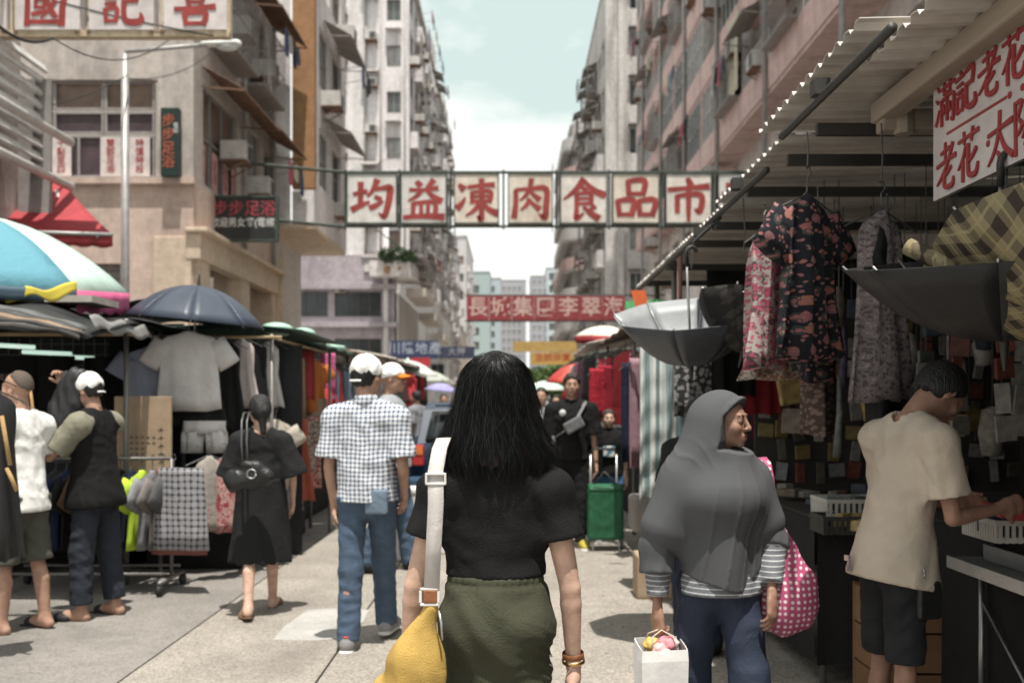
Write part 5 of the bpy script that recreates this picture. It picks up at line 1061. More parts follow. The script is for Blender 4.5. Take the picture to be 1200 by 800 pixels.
# hair: dark under-shape and loose strands in front of it
hullz = np.array([1.588, 1.575, 1.555, 1.53, 1.50, 1.46, 1.43, 1.39, 1.355, 1.33, 1.30, 1.275, 1.235]); hullw = np.array([.016, .050, .072, .086, .094, .099, .105, .114, .124, .134, .137, .122, .10])
hb = f.hed.copy()
def hull(z): return np.interp(-z, -hullz, hullw)
def hpos(th, z, s_): # th=0 straight back, s_ scales out from the centre
    w = hull(z) * s_; dep = np.minimum(w * .98, .098 + .012 * np.clip((1.42 - z) / .12, 0, 1)); return np.array((np.sin(th) * w, hb[1] - .012 - np.cos(th) * dep, z))
sd = Sdf()
for a, b in zip(range(5, 12), range(6, 13)): sd.cone((0, hb[1] - .012 + .0, hullz[a]), (0, hb[1] - .012, hullz[b]), hullw[a] * .80, hullw[b] * .74, .02, ((0, 1, 0), 1.12))
sd.ell((0, hb[1] - .012, 1.492), (.086, .093, .088))
sd.cut((0, hb[1] + .055, 0), (0, 1, 0)); sd.cut((0, 0, 1.335), (0, 0, -1))
sd.folds(.004, (60, 60, 12), 3); o = put('hair', sd, .007, HAIR, r, lo=(-.16, -.2, 1.24), hi=(.16, .2, 1.60))
hm, t, b = nodes_of('hair strands'); b.inputs['Base Color'].default_value = (.004, .0038, .0038, 1); b.inputs['Roughness'].default_value = .30; b.inputs['Anisotropic'].default_value = .5; hi_ = N(t, 'ShaderNodeHairInfo'); rr_ = N(t, 'ShaderNodeMapRange'); rr_.inputs[3].default_value = .24; rr_.inputs[4].default_value = .40; t.links.new(hi_.outputs['Random'], rr_.inputs[0]); t.links.new(math_node(t, 'MULTIPLY_ADD', math_node(t, 'LESS_THAN', hi_.outputs['Random'], .22), .55, .18), b.inputs['Specular IOR Level']); t.links.new(math_node(t, 'MULTIPLY', math_node(t, 'LESS_THAN', hi_.outputs['Random'], .06), .6), b.inputs['Coat Weight']); t.links.new(rr_.outputs[0], b.inputs['Roughness'])
NS, NP = 14000, 14; pts = np.zeros((NS, NP, 3)); rg = np.random.default_rng(11)
clump = rg.uniform(-2.0, 2.0, 260); cend = np.where(rg.random(260) < .62, rg.uniform(1.262, 1.33, 260), rg.uniform(1.33, 1.46, 260)); cwav = rg.normal(0, 1, (260, 3)); cfl = rg.normal(0, 1, 260)
for i in range(NS):
    c = rg.integers(260); th = clump[c] + rg.normal(0, .075); ze = cend[c] + rg.normal(0, .014); zs = 1.587 - abs(rg.normal(0, .018)); s0 = rg.uniform(.93, 1.03)
    if abs(th) > 1.5: ze = max(ze, 1.27)
    stray = rg.random() < .13
    u = np.linspace(0, 1, NP); z = zs + (ze - zs) * u ** 1.15
    wob = .09 * cwav[c, 0] * np.sin(u * 5 + cwav[c, 1] * 3) * u + rg.normal(0, .02) * u
    sc = s0 * (1 + .075 * cwav[c, 2] * np.sin(u * 4 + cwav[c, 0]) * u) * (1 - .10 * (u ** 3) * (cfl[c] < .2)) + np.maximum(0, u - .72) * .8 * (cfl[c] > .1) * rg.uniform(.3, 1.3) + (np.cumsum(rg.normal(0, .02, NP)) if stray else 0)
    tl = clump[c] + (th - clump[c]) * (1 - .75 * u ** 1.5); tt = tl * (.25 + .75 * np.minimum(1, u * 3.2)) + wob * (1 - .3 * u) + .045 * u * np.sin(u * 10 + cwav[c, 1] * 4) + .02 * u * np.sin(u * 17 + i)
    w = np.interp(-z, -hullz, hullw) * sc; dep = np.minimum(w * .98, .100 + .014 * np.clip((1.42 - z) / .12, 0, 1))
    pts[i, :, 0] = np.sin(tt) * w; pts[i, :, 1] = hb[1] - .012 - np.cos(tt) * dep; pts[i, :, 2] = z + (.018 * np.maximum(0, u - .8) if stray else 0)
fly = 620; p2 = np.zeros((fly, NP, 3))
for i in range(fly):
    th = rg.uniform(-1.9, 1.9); zs = rg.uniform(1.36, 1.585); ln = rg.uniform(.06, .20); ze = max(1.245, zs - ln); u = np.linspace(0, 1, NP); z = zs + (ze - zs) * u
    w = np.interp(-z, -hullz, hullw) * (1.0 + rg.uniform(.0, .035) + rg.uniform(-.02, .10) * u ** 2); tt = th + rg.normal(0, .22) * u + .05 * np.sin(u * rg.uniform(2, 6) + rg.uniform(0, 6)); dep = np.minimum(w * .98, .102 + .016 * np.clip((1.42 - z) / .12, 0, 1))
    p2[i, :, 0] = np.sin(tt) * w; p2[i, :, 1] = hb[1] - .014 - np.cos(tt) * dep * 1.03; p2[i, :, 2] = z
pts = np.concatenate([pts, p2]); NS += fly
hc = bpy.data.hair_curves.new('hair_strands'); hc.add_curves([NP] * NS); hc.attributes['position'].data.foreach_set('vector', pts.astype(np.float32).ravel())
ra = hc.attributes.get('radius') or hc.attributes.new('radius', 'FLOAT', 'POINT'); ra.data.foreach_set('value', np.tile(np.concatenate([np.full(NP - 4, .00034), [.0003, .00026, .0002, .00008]]), NS).astype(np.float32))
hc.materials.append(hm); link('hair_strands', hc, o)
wr = f.wr[1]; R_ = nrm(f.hd[1]).tolist()
MB().lathe([(.0285, -.005), (.0305, -.004), (.0305, .004), (.0285, .005)], 24).build('bracelet', GOLD, r, True, tuple(wr - f.hd[1] * .012), Vector((0, 0, 1)).rotation_difference(Vector(R_)).to_euler())
MB().lathe([(.0275, -.008), (.029, -.006), (.029, .006), (.0275, .008)], 24).build('watch_strap', LEATH, r, True, tuple(wr - f.hd[1] * .028), Vector((0, 0, 1)).rotation_difference(Vector(R_)).to_euler())
mw, mf = r, f
X0 = Vector(r.location)
def wp(fig, root, v): return root.matrix_basis @ Vector(tuple(v))
o = MB().box((0, 0, 0), (.009, .072, .15)).build('phone', M('phone glass', (.01, .01, .012), .15, 0), None, loc=wp(f, r, f.wr[1] + f.hd[1] * .115 + np.array((-.026, -.012, 0))), rot=(.1, .12, .15), bevel=.004); tag(o, 'black phone held in the right hand of the woman with shoulder-length hair', 'phone')
# yellow shoulder bag
bt = thing('shoulder_bag', 'mustard yellow canvas shoulder bag on a white strap', 'bag', (-.215, 2.45, .965)); YEL = M('mustard canvas', (.46, .30, .085), .85, .35, 300, spec=.22, var=.2, vscale=14)
sd = Sdf(); sd.cone((.012, 0, -.03), (-.02, .0, -.16), .014, .062, .03, ((0, 1, 0), 1.5)); sd.cone((-.02, .0, -.16), (-.03, 0, -.34), .066, .082, .04, ((0, 1, 0), 1.5)); sd.cone((.014, 0, -.02), (-.075, .03, -.22), .012, .03, .02); sd.cone((-.09, .02, -.22), (-.04, 0, -.36), .035, .07, .04)
sd.folds(.006, (38, 30, 14), 8); put('pouch', sd, .005, YEL, bt)
MB().grid(lambda u, v: (-.052 + u * .088 + v * .004 * (u - .5), -.058 - .010 * math.sin(u * 3.14) - .02 * v * .4, -.205 - v * .14 + .006 * math.sin(u * 5)), 8, 8).build('pocket', YEL, bt, True, solid=.004)
MB().tube([(-.053, -.062, -.204), (-.03, -.070, -.203), (.0, -.072, -.201), (.036, -.062, -.203)], .0028, 6).build('pocket_trim', WHITE, bt, True)
MB().box((.015, -.012, .012), (.034, .010, .032)).build('leather_tab', LEATH, bt, bevel=.003)
mb = MB()
for zz in (-.008, .03): mb.box((.013, -.012, zz), (.046, .007, .007))
for xx in (-.009, .035): mb.box((xx, -.012, .011), (.007, .007, .03))
mb.build('strap_ring', M('white plastic', (.72, .70, .68), .4, 0), bt, bevel=.002)
STRAP = cloth('white webbing', (.66, .62, .60), bump=.6, bscale=500)
sp = [Vector((.018, -.012, .02)), Vector((.024, -.02, .14)), Vector((.03, -.03, .24)), Vector((.028, -.012, .32)), Vector((.034, .042, .372)), Vector((.04, .11, .395)), Vector((.045, .18, .375)), Vector((.05, .24, .28))]
mb = MB(); mb.loft([[p + Vector((-.019, -.002, 0)), p + Vector((.019, -.003, .002)), p + Vector((.019, .000, 0)), p + Vector((-.019, .001, 0))] for p in sp]); mb.build('strap', STRAP, bt, True)
mb = MB()
for zz in (-.012, .012): mb.box((.029, -.022, .30 + zz), (.050, .008, .006))
for xx in (.006, .052): mb.box((xx, -.022, .30), (.006, .008, .028))
mb.build('strap_buckle', M('white plastic', (.72, .70, .68), .4, 0), bt, bevel=.002)
MB().tube([(.036, -.02, -.02), (.044, -.03, -.05), (.046, -.034, -.09)], [.003, .004, .003], 6).build('zip_pull', STEEL, bt, True)
# folded white hat in the left hand
sd = Sdf(); sd.cone((.028, -.01, .03), (-.022, .0, -.075), .009, .024, .02, ((0, 1, 0), 1.2)); sd.cone((-.022, 0, -.075), (.03, 0, -.12), .02, .03, .02); sd.folds(.003, (60, 60, 40), 2)
o = put('folded_hat', sd, .004, WHITE, None); o.location = wp(f, r, f.wr[0] + f.hd[0] * .08 + np.array((-.012, -.055, .0))); tag(o, 'folded white cloth hat held beside the mustard yellow bag', 'hat')

# --- woman in grey headscarf
r = person('woman in a long grey headscarf and striped top walking towards us', 843, 3.8, 184)
f = Fig(1.50, True, bulk=.93, head=(53, -3, 2), arms=({'up': (-.26, .02, -1), 'fore': (.20, .62, -1), 'ul': 1.06, 'fl': 1.0, 'hand': (.10, .35, -1), 'palm': (.6, -.6, 0)}, {'up': (.36, -.02, -1), 'fore': (.03, .15, -1), 'ul': 1.12, 'fl': 1.12, 'hand': (-.04, .12, -1), 'palm': (-.75, -.5, 0)}), legs=((12, 4, .06), (-8, 6, .06)))
f.body(r, SK_BROWN, .008, .0035, .0038, curls=((.30, .42, .5, .55), (1.0, 1.05, 1.1, 1.1)), thumbs=((.5, .8, .3), (.5, .6, .7))); f.face(r)
STRP = stripes('grey and white striped jersey', (.16, .165, .18), (.52, .52, .53), .019, .22, 2)
f.shirt(r, STRP, 'striped_top', .016, hem=-.075, sleeve=1.86, flare=.008, vox=.007, amp=.003, seed=9, waist=1.14)
f.trousers(r, NAVYT if 'NAVYT' in globals() else cloth('navy trousers', (.032, .040, .068), rough=.7), inf=.016, wide=.03, top=.10, amp=.006, seed=5, fr=(16, 16, 20), vox=.008); f.sandals(r, RUBBER)
R = f.Rh; q = f.k; c = lambda x, y, z: f.hed + R @ (np.array((x, y, z)) * q); fw = R @ np.array((0, 1, 0)); u = R @ np.array((0, 0, 1)); rt = R @ np.array((1, 0, 0))
sd = Sdf(); sd.ell(c(0, -.018, .036), np.array((.091, .106, .100)) * q, R, .02); sd.ell(c(0, -.006, -.04), np.array((.088, .080, .095)) * q, R, .03); sd.cone(c(0, -.025, -.06), f.nek + np.array((0, .01, -.04)), .086 * q, .11 * q, .05); sd.ell(c(0, -.050, .010), np.array((.092, .100, .105)) * q, R, .04); sd.cone(c(0, -.055, -.01), f.upc + f.Rt @ np.array((.03, -.03, -.02)), .095 * q, .13, .05); sd.cone(c(0, -.05, -.02), f.sh[1] + np.array((-.03, .0, -.02)), .085 * q, .075, .06)
ring = [c(.078 * math.sin(a), .010 + (.060 * math.cos(a) if math.cos(a) > 0 else .026 * -math.cos(a)), .006 + (.088 if math.cos(a) > 0 else .118) * math.cos(a)) for a in np.linspace(0, 2 * math.pi, 17)]
for a, b in zip(ring[:-1], ring[1:]): sd.cone(a, b, .012, .012, .02)
sd.cone(f.nek + np.array((0, .0, .0)), f.che + np.array((0, .01, -.02)), .075, .148, .06, ((0, 1, 0), 1.30)); sd.cone(f.che + np.array((0, .01, -.02)), f.wai + np.array((0, .012, -.18)), .150, .156, .05, ((0, 1, 0), 1.25))
for i in (0, 1): sd.cone(f.nek + np.array((0, -.01, .01)), f.sh[i] + np.array((0, 0, -.01)), .062, .060, .07)
sd.cone(f.sh[1], f.sh[1] * .3 + f.el[1] * .7, .056, .066, .06); sd.cone(c(0, -.04, -.05), f.sh[1] * .25 + f.el[1] * .75 + np.array((-.01, .01, 0)), .075, .078, .10); sd.cone(f.nek, f.sh[0] * .3 + f.el[0] * .7, .06, .062, .09); sd.cone(f.sh[0], f.sh[0] * .4 + f.el[0] * .6, .056, .062, .04)
for sx in (-1, 1): sd.ell(f.che + f.Rt @ np.array((sx * .07, .085, .0)) * f.k, .062 * f.b + .014, k=.08)
sd.cone(c(0, -.03, -.02), f.che + np.array((0, .02, .03)), .088 * q, .135, .05, ((0, 1, 0), 1.12)); hc0 = f.hed.copy(); z1 = f.nek[2] + .03
def hj(p, d):
    th = np.arctan2(p[:, 0], p[:, 1] + .03); z = np.clip((z1 - p[:, 2]) / .45, 0, 1)
    v = 3.4 * th + 1.1 * np.sin(p[:, 2] * 4 + 1.0) + 2.4 * p[:, 2] + .7 * np.sin(2.1 * th + 1.0)
    long = .013 * z ** .7 * np.sin(v) + .0065 * z ** .5 * ((1 - np.abs(np.sin(v * 1.7 + .8 * np.sin(p[:, 2] * 8)))) ** 4 - .2) + .003 * np.sin(p[:, 0] * 38 + p[:, 2] * 17) * z
    long = long * (.25 + .75 * np.exp(-(p[:, 0] / .15) ** 4))
    y = (p - hc0) @ fw; zz = (p - hc0) @ u; rib = np.sin((y * .9 - zz * .55) * 520) * .0016 * np.clip((y - .03) / .02, 0, 1) * np.clip((zz - .015) / .02, 0, 1)
    w = zz * 46 + y * 34; hd_ = ((1 - np.abs(np.sin(w + 1.1 * np.sin(y * 30)))) ** 2 - .3) * .006 * np.clip(-(y - .05) / .04, 0, 1) * np.clip((z1 + .05 - p[:, 2]) / .1, 0, 1) * np.clip((p[:, 2] - z1 + .10) / .1, 0, 1)
    return d - long - rib - hd_
sd.fold.append(hj); sd.amp = .035
def facecut(p, d):
    y = (p - hc0) @ fw; z = (p - hc0) @ u; x = (p - hc0) @ rt; ye = (.026 + .70 * np.clip(z / q - .030, 0, .2) - .25 * np.clip(-.075 - z / q, 0, .1) + 0 * x) * q
    return np.maximum(d, np.minimum(np.minimum(y - ye, z + .112 * q + .25 * np.clip(y - .04, 0, 1)), .16 - np.abs(x)))
sd.post.append(facecut)
inn = Sdf(); inn.ell(c(0, .03, -.012), np.array((.072, .080, .098)) * q, R, .02)
sd.post.append(lambda p, d: np.maximum(d, -inn.ev(p)))
def hemh(p, d): return np.maximum(d, (.755 + .13 * np.clip(np.abs(p[:, 0]) / .2, 0, 1) ** 2 + .010 * np.sin(p[:, 0] * 34) - p[:, 2]))
sd.post.append(hemh)
put('headscarf', sd, .0055, GREYH, r)
for i, sl in ((1, .42), (0, .12)):
    s2 = Sdf(); s2.cone(f.sh[i], f.el[i], .058, .066 if i else .060, .03); s2.cone(f.el[i], f.el[i] * (1 - sl) + f.wr[i] * sl, .066 if i else .060, .068 if i else .058, .03); s2.cut(f.el[i] * (1 - sl) + f.wr[i] * sl, f.wr[i] - f.el[i]); s2.folds(.005, (30, 30, 8), 4); put('sleeve', s2, .007, GREYH, r)
MB().tube([f.sh[1] + np.array((.02, .06, .06)), f.sh[1] + np.array((.03, .09, -.0)), f.sh[1] + np.array((.03, .10, -.08)), f.sh[1] + np.array((.025, .085, -.16))], .0045, 6).build('strap', BLACK, r, True)
hwf, hwr = f, r
# white paper bag in her right hand
pb = thing('carrier_bag', 'white paper carrier bag with pink and yellow parcels inside', 'bag', wp(f, r, f.wr[1] + f.hd[1] * .12 + np.array((0, .02, 0))) + Vector((0, 0, .012)), math.radians(8)); PAPER = M('white paper', (.74, .72, .71), .7, .25, 25)
mb = MB(); pr = []
for (z, w, d) in ((-.34, .075, .05), (-.20, .085, .058), (-.06, .088, .06), (-.008, .086, .055)): pr.append([Vector((x * w, y * d, z + (.012 * y if z > -.05 else 0))) for x, y in ((-1, -1), (-.3, -1.06), (.4, -1), (1, -1), (1.03, 0), (1, 1), (0, 1.03), (-1, 1), (-1.03, 0))])
mb.loft(pr, True, False); mb.build('bag_wall', PAPER, pb, solid=.003)
for y in (-.05, .05): MB().tube([(-.045, y, -.01), (-.04, y * .6, .025), (0, y * .2, .045), (.04, y * .6, .025), (.045, y, -.01)], .003, 6).build('handle', M('twisted paper', (.6, .5, .42), .8), pb, True)
for k, (x, y, z, s_, cc) in enumerate(((.02, -.01, -.01, .032, (.65, .25, .29)), (-.03, .01, -.015, .03, (.62, .42, .12)), (.045, .02, -.02, .028, (.72, .6, .58)), (-.005, -.02, -.03, .03, (.7, .45, .45)))):
    g = Sdf(); g.ell((0, 0, 0), (s_ * 1.2, s_, s_)); g.folds(.006, (90, 90, 90), k); o = put('wrapped_parcel', g, .005, M('parcel %d' % k, cc, .6, .4), pb); o.location = (x, y, z)
# pink spotted tote
tb = thing('tote_bag', 'pink tote bag with white polka dots on the headscarf woman', 'bag', wp(f, r, f.wr[0]) + Vector((.085, .13, .135))); PINK = spots('pink polka dot cloth', (.46, .085, .19), ((.80, .66, .68),), 42, .27, rnd=.25, rough=.55, spec=.4)
sd = Sdf(); sd.cone((-.06, 0, .02), (.0, 0, -.16), .05, .105, .04, ((0, 1, 0), 1.5)); sd.ell((.0, 0, -.19), (.118, .085, .12), k=.05); sd.cone((-.05, 0, .16), (-.03, 0, -.02), .022, .05, .04); sd.cone((-.03, 0, .1), (.055, 0, -.1), .02, .06, .04); sd.folds(.007, (26, 22, 12), 6); put('pouch', sd, .006, PINK, tb)
sp = [Vector((-.05, -.01, .13)), Vector((-.06, -.03, .21)), Vector((-.070, -.045, .30)), Vector((-.078, -.03, .355)), Vector((-.078, .04, .375)), Vector((-.07, .11, .32)), Vector((-.04, .06, .14))]
mb = MB(); mb.loft([[p + Vector((-.016, -.004, 0)), p + Vector((.016, -.004, .003)), p + Vector((.016, .003, 0)), p + Vector((-.016, .003, 0))] for p in sp]); mb.build('strap', PINK, tb, True)

# --- stallholder in the beige tee, head bowed
r = person('man in a beige tee and black denim shorts bending over the right-hand goods table', 1046, 3.72, -76)
f = Fig(1.68, bulk=.82, lean=11, head=(0, -36, 0), arms=({'up': (-.10, .30, -1), 'fore': (.22, 1.0, .05)}, {'up': (.08, .16, -1), 'fore': (-.16, 1.0, .12)}), legs=((3, 4, .06), (-2, 2, .06)))
f.body(r, SK_BROWN, .008, .0045, .005, curls=((.7, .7, .7, .7), (.6, .6, .6, .6))); f.face(r); f.hair_cap(r, low=-.05, front=.075, puff=1.02, amp=.003)
f.shirt(r, TANSH, 'tee_shirt', .020, hipinf=.044, hem=-.12, sleeve=.72, flare=.018, vox=.007, amp=.006, seed=12, fr=(24, 26, 17), neck=.064)
f.trousers(r, DARKD, 'shorts', .016, .44, -.05, .008, amp=.006, seed=13, wide=.02); f.sandals(r, RUBBER)
kz = f.pel + np.array((-.02, -.155, .0)); mb = MB()
for a in range(3): mb.bar(kz + np.array((.005 * a, -.012 - .004 * a, -.02)), kz + np.array((.012 * a - .01, -.012 - .003 * a, -.075)), .011, .003)
mb.build('keys', STEEL, r); MB().box(tuple(kz + np.array((-.012, -.014, -.03))), (.035, .006, .02)).build('key_tag', M('key tag', (.6, .45, .4), .5), r)
g = Sdf(); g.box((.150, .035, f.pel[2] - .16), (.014, .035, .055), rad=.014); put('belt_pouch', g, .006, BLEATH, r); MB().tube([(.168 + .018 * math.cos(a), -.0, f.pel[2] - .06 + .022 * math.sin(a)) for a in np.linspace(0, 6.283, 13)], .003, 6).build('key_ring', STEEL, r, True)
bmf, bmr = f, r
o = MB().box((0, 0, 0), (.19, .11, .035)).build('goods_pack', M('red pack', (.45, .06, .07), .4, .1), None, loc=wp(f, r, (f.wr[0] + f.wr[1]) / 2 + np.array((0, .16, -.035))), rot=(.2, .15, .3), bevel=.006); tag(o, 'small red and white pack held by the man in beige', 'pack')

# --- man in checked shirt and white cap
r = person('man in a checked short-sleeved shirt, jeans and white cap walking away', 430, 5.95, -4)
f = Fig(1.74, bulk=.92, head=(-28, 0, 0), arms=({'up': (-.12, -.05, -1), 'fore': (.10, .15, -1)}, {'up': (.14, -.10, -1), 'fore': (-.10, .75, -.8)}), legs=((-7, 2, .0), (21, 8, -.03)), foot=(0, 4))
f.body(r, SK_TAN, .009, .005, .006); f.hair_cap(r, low=-.055, amp=.003)
CHK = plaid('checked shirt cloth', (.68, .70, .73), (.10, .12, .18), .0265, .46, thin=None)
f.shirt(r, CHK, 'checked_shirt', .026, hem=-.06, sleeve=.82, flare=.022, vox=.008, amp=.007, seed=21, fr=(22, 22, 16), collar=True, waist=1.1, neck=.066)
f.trousers(r, DENIM, 'jeans', .014, 1.0, -.03, .008, amp=.005, seed=22, wide=.012, fr=(26, 26, 40))
g = Sdf(); g.box((.085, -.128, f.pel[2] - .055), (.055, .008, .06), rad=.012); put('back_pocket', g, .007, cloth('faded denim', (.16, .21, .27), var=.3), r)
f.shoes(r, SHOEG, SOLE, REDT); f.cap(r, WHITE, low=-.012); cmf, cmr = f, r

# --- woman in the black dress
r = person('woman in a loose black dress with tied-back hair walking away', 306, 6.9, 12)
f = Fig(1.53, True, bulk=.93, head=(14, -6, 0), arms=({'up': (-.22, .12, -1), 'fore': (.2, 1, -.35)}, {'up': (.30, .02, -1), 'fore': (-.02, .55, -.9)}), legs=((-14, 14, .0), (15, 4, .0)), foot=(-14, 0))
f.body(r, SK_FAIR, .010, .006, .007)
f.shirt(r, BLACK2, 'dress_top', .030, hem=-.05, sleeve=.98, flare=.05, vox=.009, amp=.006, seed=31, waist=1.2, neck=.075, neckdrop=.015)
f.skirt(r, BLACK2, 'dress_skirt', .93, .36, .162, .215, 1.08, nf=7, amp=.007)
f.hair_cap(r, low=-.20, front=.05, puff=1.03, extra=lambda sd, c, q: (sd.ell(c(0, -.085, -.02), np.array((.05, .05, .06)) * q, None, .03), sd.cone(c(0, -.095, -.03), c(0, -.10, -.18), .030 * q, .022 * q, .03), sd.ell(c(0, -.03, -.17), np.array((.08, .05, .085)) * q, None, .01, True))); f.sandals(r, M('tan sandal', (.2, .12, .07), .6))
hb2 = thing('handbag', 'black leather handbag on the shoulder of the woman in black', 'bag', wp(f, r, np.array((-.055, -.30, .985)))); sd = Sdf(); sd.cone((-.11, 0, -.05), (.09, 0, -.02), .075, .065, .03, ((0, 1, 0), 1.6)); sd.cone((-.03, 0, .06), (.05, 0, .05), .03, .03, .05); sd.folds(.008, (22, 22, 26), 2); put('pouch', sd, .007, BLEATH, hb2)
for dx in (0, .035): MB().tube([(-.05 + dx, -.01, .06), (-.07 + dx, .03, .2), (-.085 + dx, .09, .34), (-.09 + dx, .16, .395), (-.09 + dx, .24, .40)], .007, 6).build('strap', M('grey strap', (.06, .06, .06), .35, .1, spec=.6), hb2, True)
MB().tube([(.02 + .03 * math.cos(a), -.06, .0 + .03 * math.sin(a)) for a in np.linspace(0, 6.283, 13)], .005, 6).build('buckle', STEEL, hb2, True)

# --- man in white cap at the rack
r = person('man in a white cap and khaki-sleeved black tee lifting a black bag', 112, 6.75, 78)
f = Fig(1.66, bulk=1.0, lean=3, head=(0, -8, 0), arms=({'up': (-.25, .62, -.75), 'fore': (.0, .62, .62)}, {'up': (.0, .9, .12), 'fore': (-.22, .22, .95)}), legs=((4, 4, .05), (-4, 3, .05)))
f.body(r, SK_TAN, .009, .005, .006, curls=((.9, .9, .9, .9), (.8, .8, .8, .8)))
f.shirt(r, BLACK, 'tee_shirt', .024, hipinf=.045, hem=-.15, sleeve=.78, flare=.022, vox=.009, amp=.005, seed=41, smt=KHAKI); f.trousers(r, cloth('charcoal navy trousers', (.03, .034, .045)), inf=.016, length=.93, top=-.06, wide=.014, seed=42); f.sandals(r, RUBBER); f.cap(r, WHITE, low=-.015)
f.hair_cap(r, low=-.05, amp=.002, puff=.985); wcf, wcr = f, r
# --- bald man with arm raised
r = person('balding man in a white tee and olive shorts with arm raised to his head', 22, 6.35, 72)
f = Fig(1.66, bulk=.98, head=(4, -2, 0), arms=({'up': (-.05, .85, .05), 'fore': (.0, .12, 1)}, {'up': (.12, .2, -1), 'fore': (-.25, .8, -.2)}), legs=((3, 3, .06), (-5, 4, .06)))
f.body(r, SK_TAN, .009, .005, .005); f.face(r); f.shirt(r, WHITE, 'tee_shirt', .026, hipinf=.03, hem=-.13, sleeve=.62, flare=.03, vox=.009, amp=.006, seed=51); f.trousers(r, OLIVED, 'shorts', .034, .52, -.025, wide=.02, seed=52); f.sandals(r, RUBBER)
f.hair_cap(r, mt=M('greying stubble', (.10, .075, .06), .7, .6, 300), low=-.055, front=-.03, puff=.97, amp=.001)
sg = MB(); R = f.Rh; q = f.k; c = lambda x, y, z: f.hed + R @ (np.array((x, y, z)) * q)
for sx in (-1, 1): sg.tube([c(sx * .083, .07, .075), c(sx * .085, .0, .045), c(sx * .075, -.06, .015)], .004, 6); sg.box(c(sx * .04, .09, .085), (.05, .012, .035), Matrix(R.tolist()))
sg.build('sunglasses', M('dark lens', (.01, .01, .01), .1, 0), r)
o = MB().tube([wp(f, r, f.wr[1] + nrm(np.cross(f.hd[1], (0, 1, 0))) * 0 + np.array((.0, .0, .0)) + f.hd[1] * -.02)] * 1 + [wp(f, r, f.wr[1])], .034, 14).build('wristwatch', STEEL, None, True); o.parent = r; o.matrix_parent_inverse = r.matrix_basis.inverted()

# --- young man with the sling bag, boy and trolley
r = person('young man in black with a grey sling bag walking towards us', 670, 10.1, 180)
f = Fig(1.76, bulk=.86, arms=({'up': (-.14, .05, -1), 'fore': (-.05, .25, -1)}, {'up': (.16, -.02, -1), 'fore': (.05, .1, -1)}), legs=((10, 6, .03), (-6, 8, .03)))
f.body(r, SK_TAN, .011, .007, .006); f.face(r); f.hair_cap(r, low=-.04, front=.06, puff=1.05, amp=.008); f.shirt(r, BLACK, 'tee_shirt', .034, hem=-.06, sleeve=.85, flare=.03, vox=.011, amp=.006, seed=61); f.trousers(r, BLACK, inf=.022, wide=.02, top=-.03, seed=62, vox=.011); f.shoes(r, M('yellow black shoe', (.42, .34, .05), .7), SOLE)
mb = MB(); a = f.sh[0] + np.array((.07, .10, .05)); mid = f.che + np.array((0, .175, -.05)); bb = f.wai + np.array((.17, .06, .02))
sb = thing('sling_bag', 'grey sling bag across the chest of the young man in black', 'bag', (0, 0, 0)); sb.matrix_basis = r.matrix_basis.copy(); mb.loft([[Vector(p) + Vector((-.025, .0, .02)), Vector(p) + Vector((.025, 0, -.02)), Vector(p) + Vector((.025, .012, -.02)), Vector(p) + Vector((-.025, .012, .02))] for p in (a + np.array((0, -.05, .03)), a, (a + mid) / 2 + np.array((0, .02, 0)), mid, bb)]); mb.build('strap', cloth('grey webbing', (.2, .2, .21)), sb)
g = Sdf(); g.box(tuple(mid + np.array((-.01, .02, -.0))), (.085, .022, .045), np.array(Matrix.Rotation(.5, 3, 'Y')), rad=.015); put('pouch', g, .01, cloth('grey nylon', (.15, .15, .155)), sb)
tag(MB().lathe([(0, .008), (.03, .006), (.034, 0)], 12).build('shirt_badge', M('pale print', (.55, .56, .56), .7), r, True, tuple(f.che + np.array((.10, .135, .07))), (-math.pi / 2, 0, 0)))
r = person('boy in a black printed tee and blue shorts beside the green trolley', 713, 10.35, 182)
f = Fig(1.39, bulk=.92, head=(0, 0, 0), legs=((8, 4, .03), (-5, 5, .03)))
f.body(r, SK_FAIR, .011, .007, .006); f.face(r); f.hair_cap(r, low=-.03, front=.055, mt=M('brown hair', (.05, .04, .035), .5, .8, 170, stretch=(1, 1, .15)), puff=1.02); f.shirt(r, BLACK, 'tee_shirt', .03, hem=-.05, sleeve=.7, flare=.02, vox=.011, seed=71); f.trousers(r, cloth('bright blue denim', (.09, .19, .36)), 'shorts', .028, .55, -.02, seed=72, vox=.011); f.shoes(r, SHOEG, SOLE)
g = Sdf(); g.box(tuple(f.che + np.array((.01, .128, -.06))), (.055, .006, .05), rad=.006); put('shirt_print', g, .007, spots('pale blue and white print', (.1, .22, .3), ((.7, .7, .68),), 14, .4, coord='Object'), r)
# --- half hidden people
def simple(label, px, Y, rz, H, top, legs_, hat=None, hair=True, fem=False, bulk=1.0, sk=SK_TAN, vox=.016, group=None, **kw):
    r = person(label, px, Y, rz, group); f = Fig(H, fem, bulk=bulk, legs=((12, 4, .03), (-9, 8, .03)), **kw); f.body(r, sk, vox, .011, .010); f.shirt(r, top, 'tee_shirt', .03, hem=-.05, sleeve=.8, flare=.03, vox=vox, seed=3); f.trousers(r, legs_, inf=.024, wide=.02, top=-.02, seed=5, vox=vox); f.shoes(r, RUBBER)
    if hat: f.cap(r, hat[0], bm=hat[1], back=False)
    elif hair: f.hair_cap(r, vox=.009)
    return r, f
simple('man with dark hair and pale shirt half hidden behind the young man', 634, 12.4, 178, 1.66, cloth('pale grey shirt', (.5, .5, .52)), NAVY)
simple('man in a white and orange cap facing right beyond the checked shirt', 459, 8.6, -95, 1.80, cloth('grey tee', (.3, .31, .33)), DENIM, (WHITE, cloth('orange visor', (.75, .22, .03))))
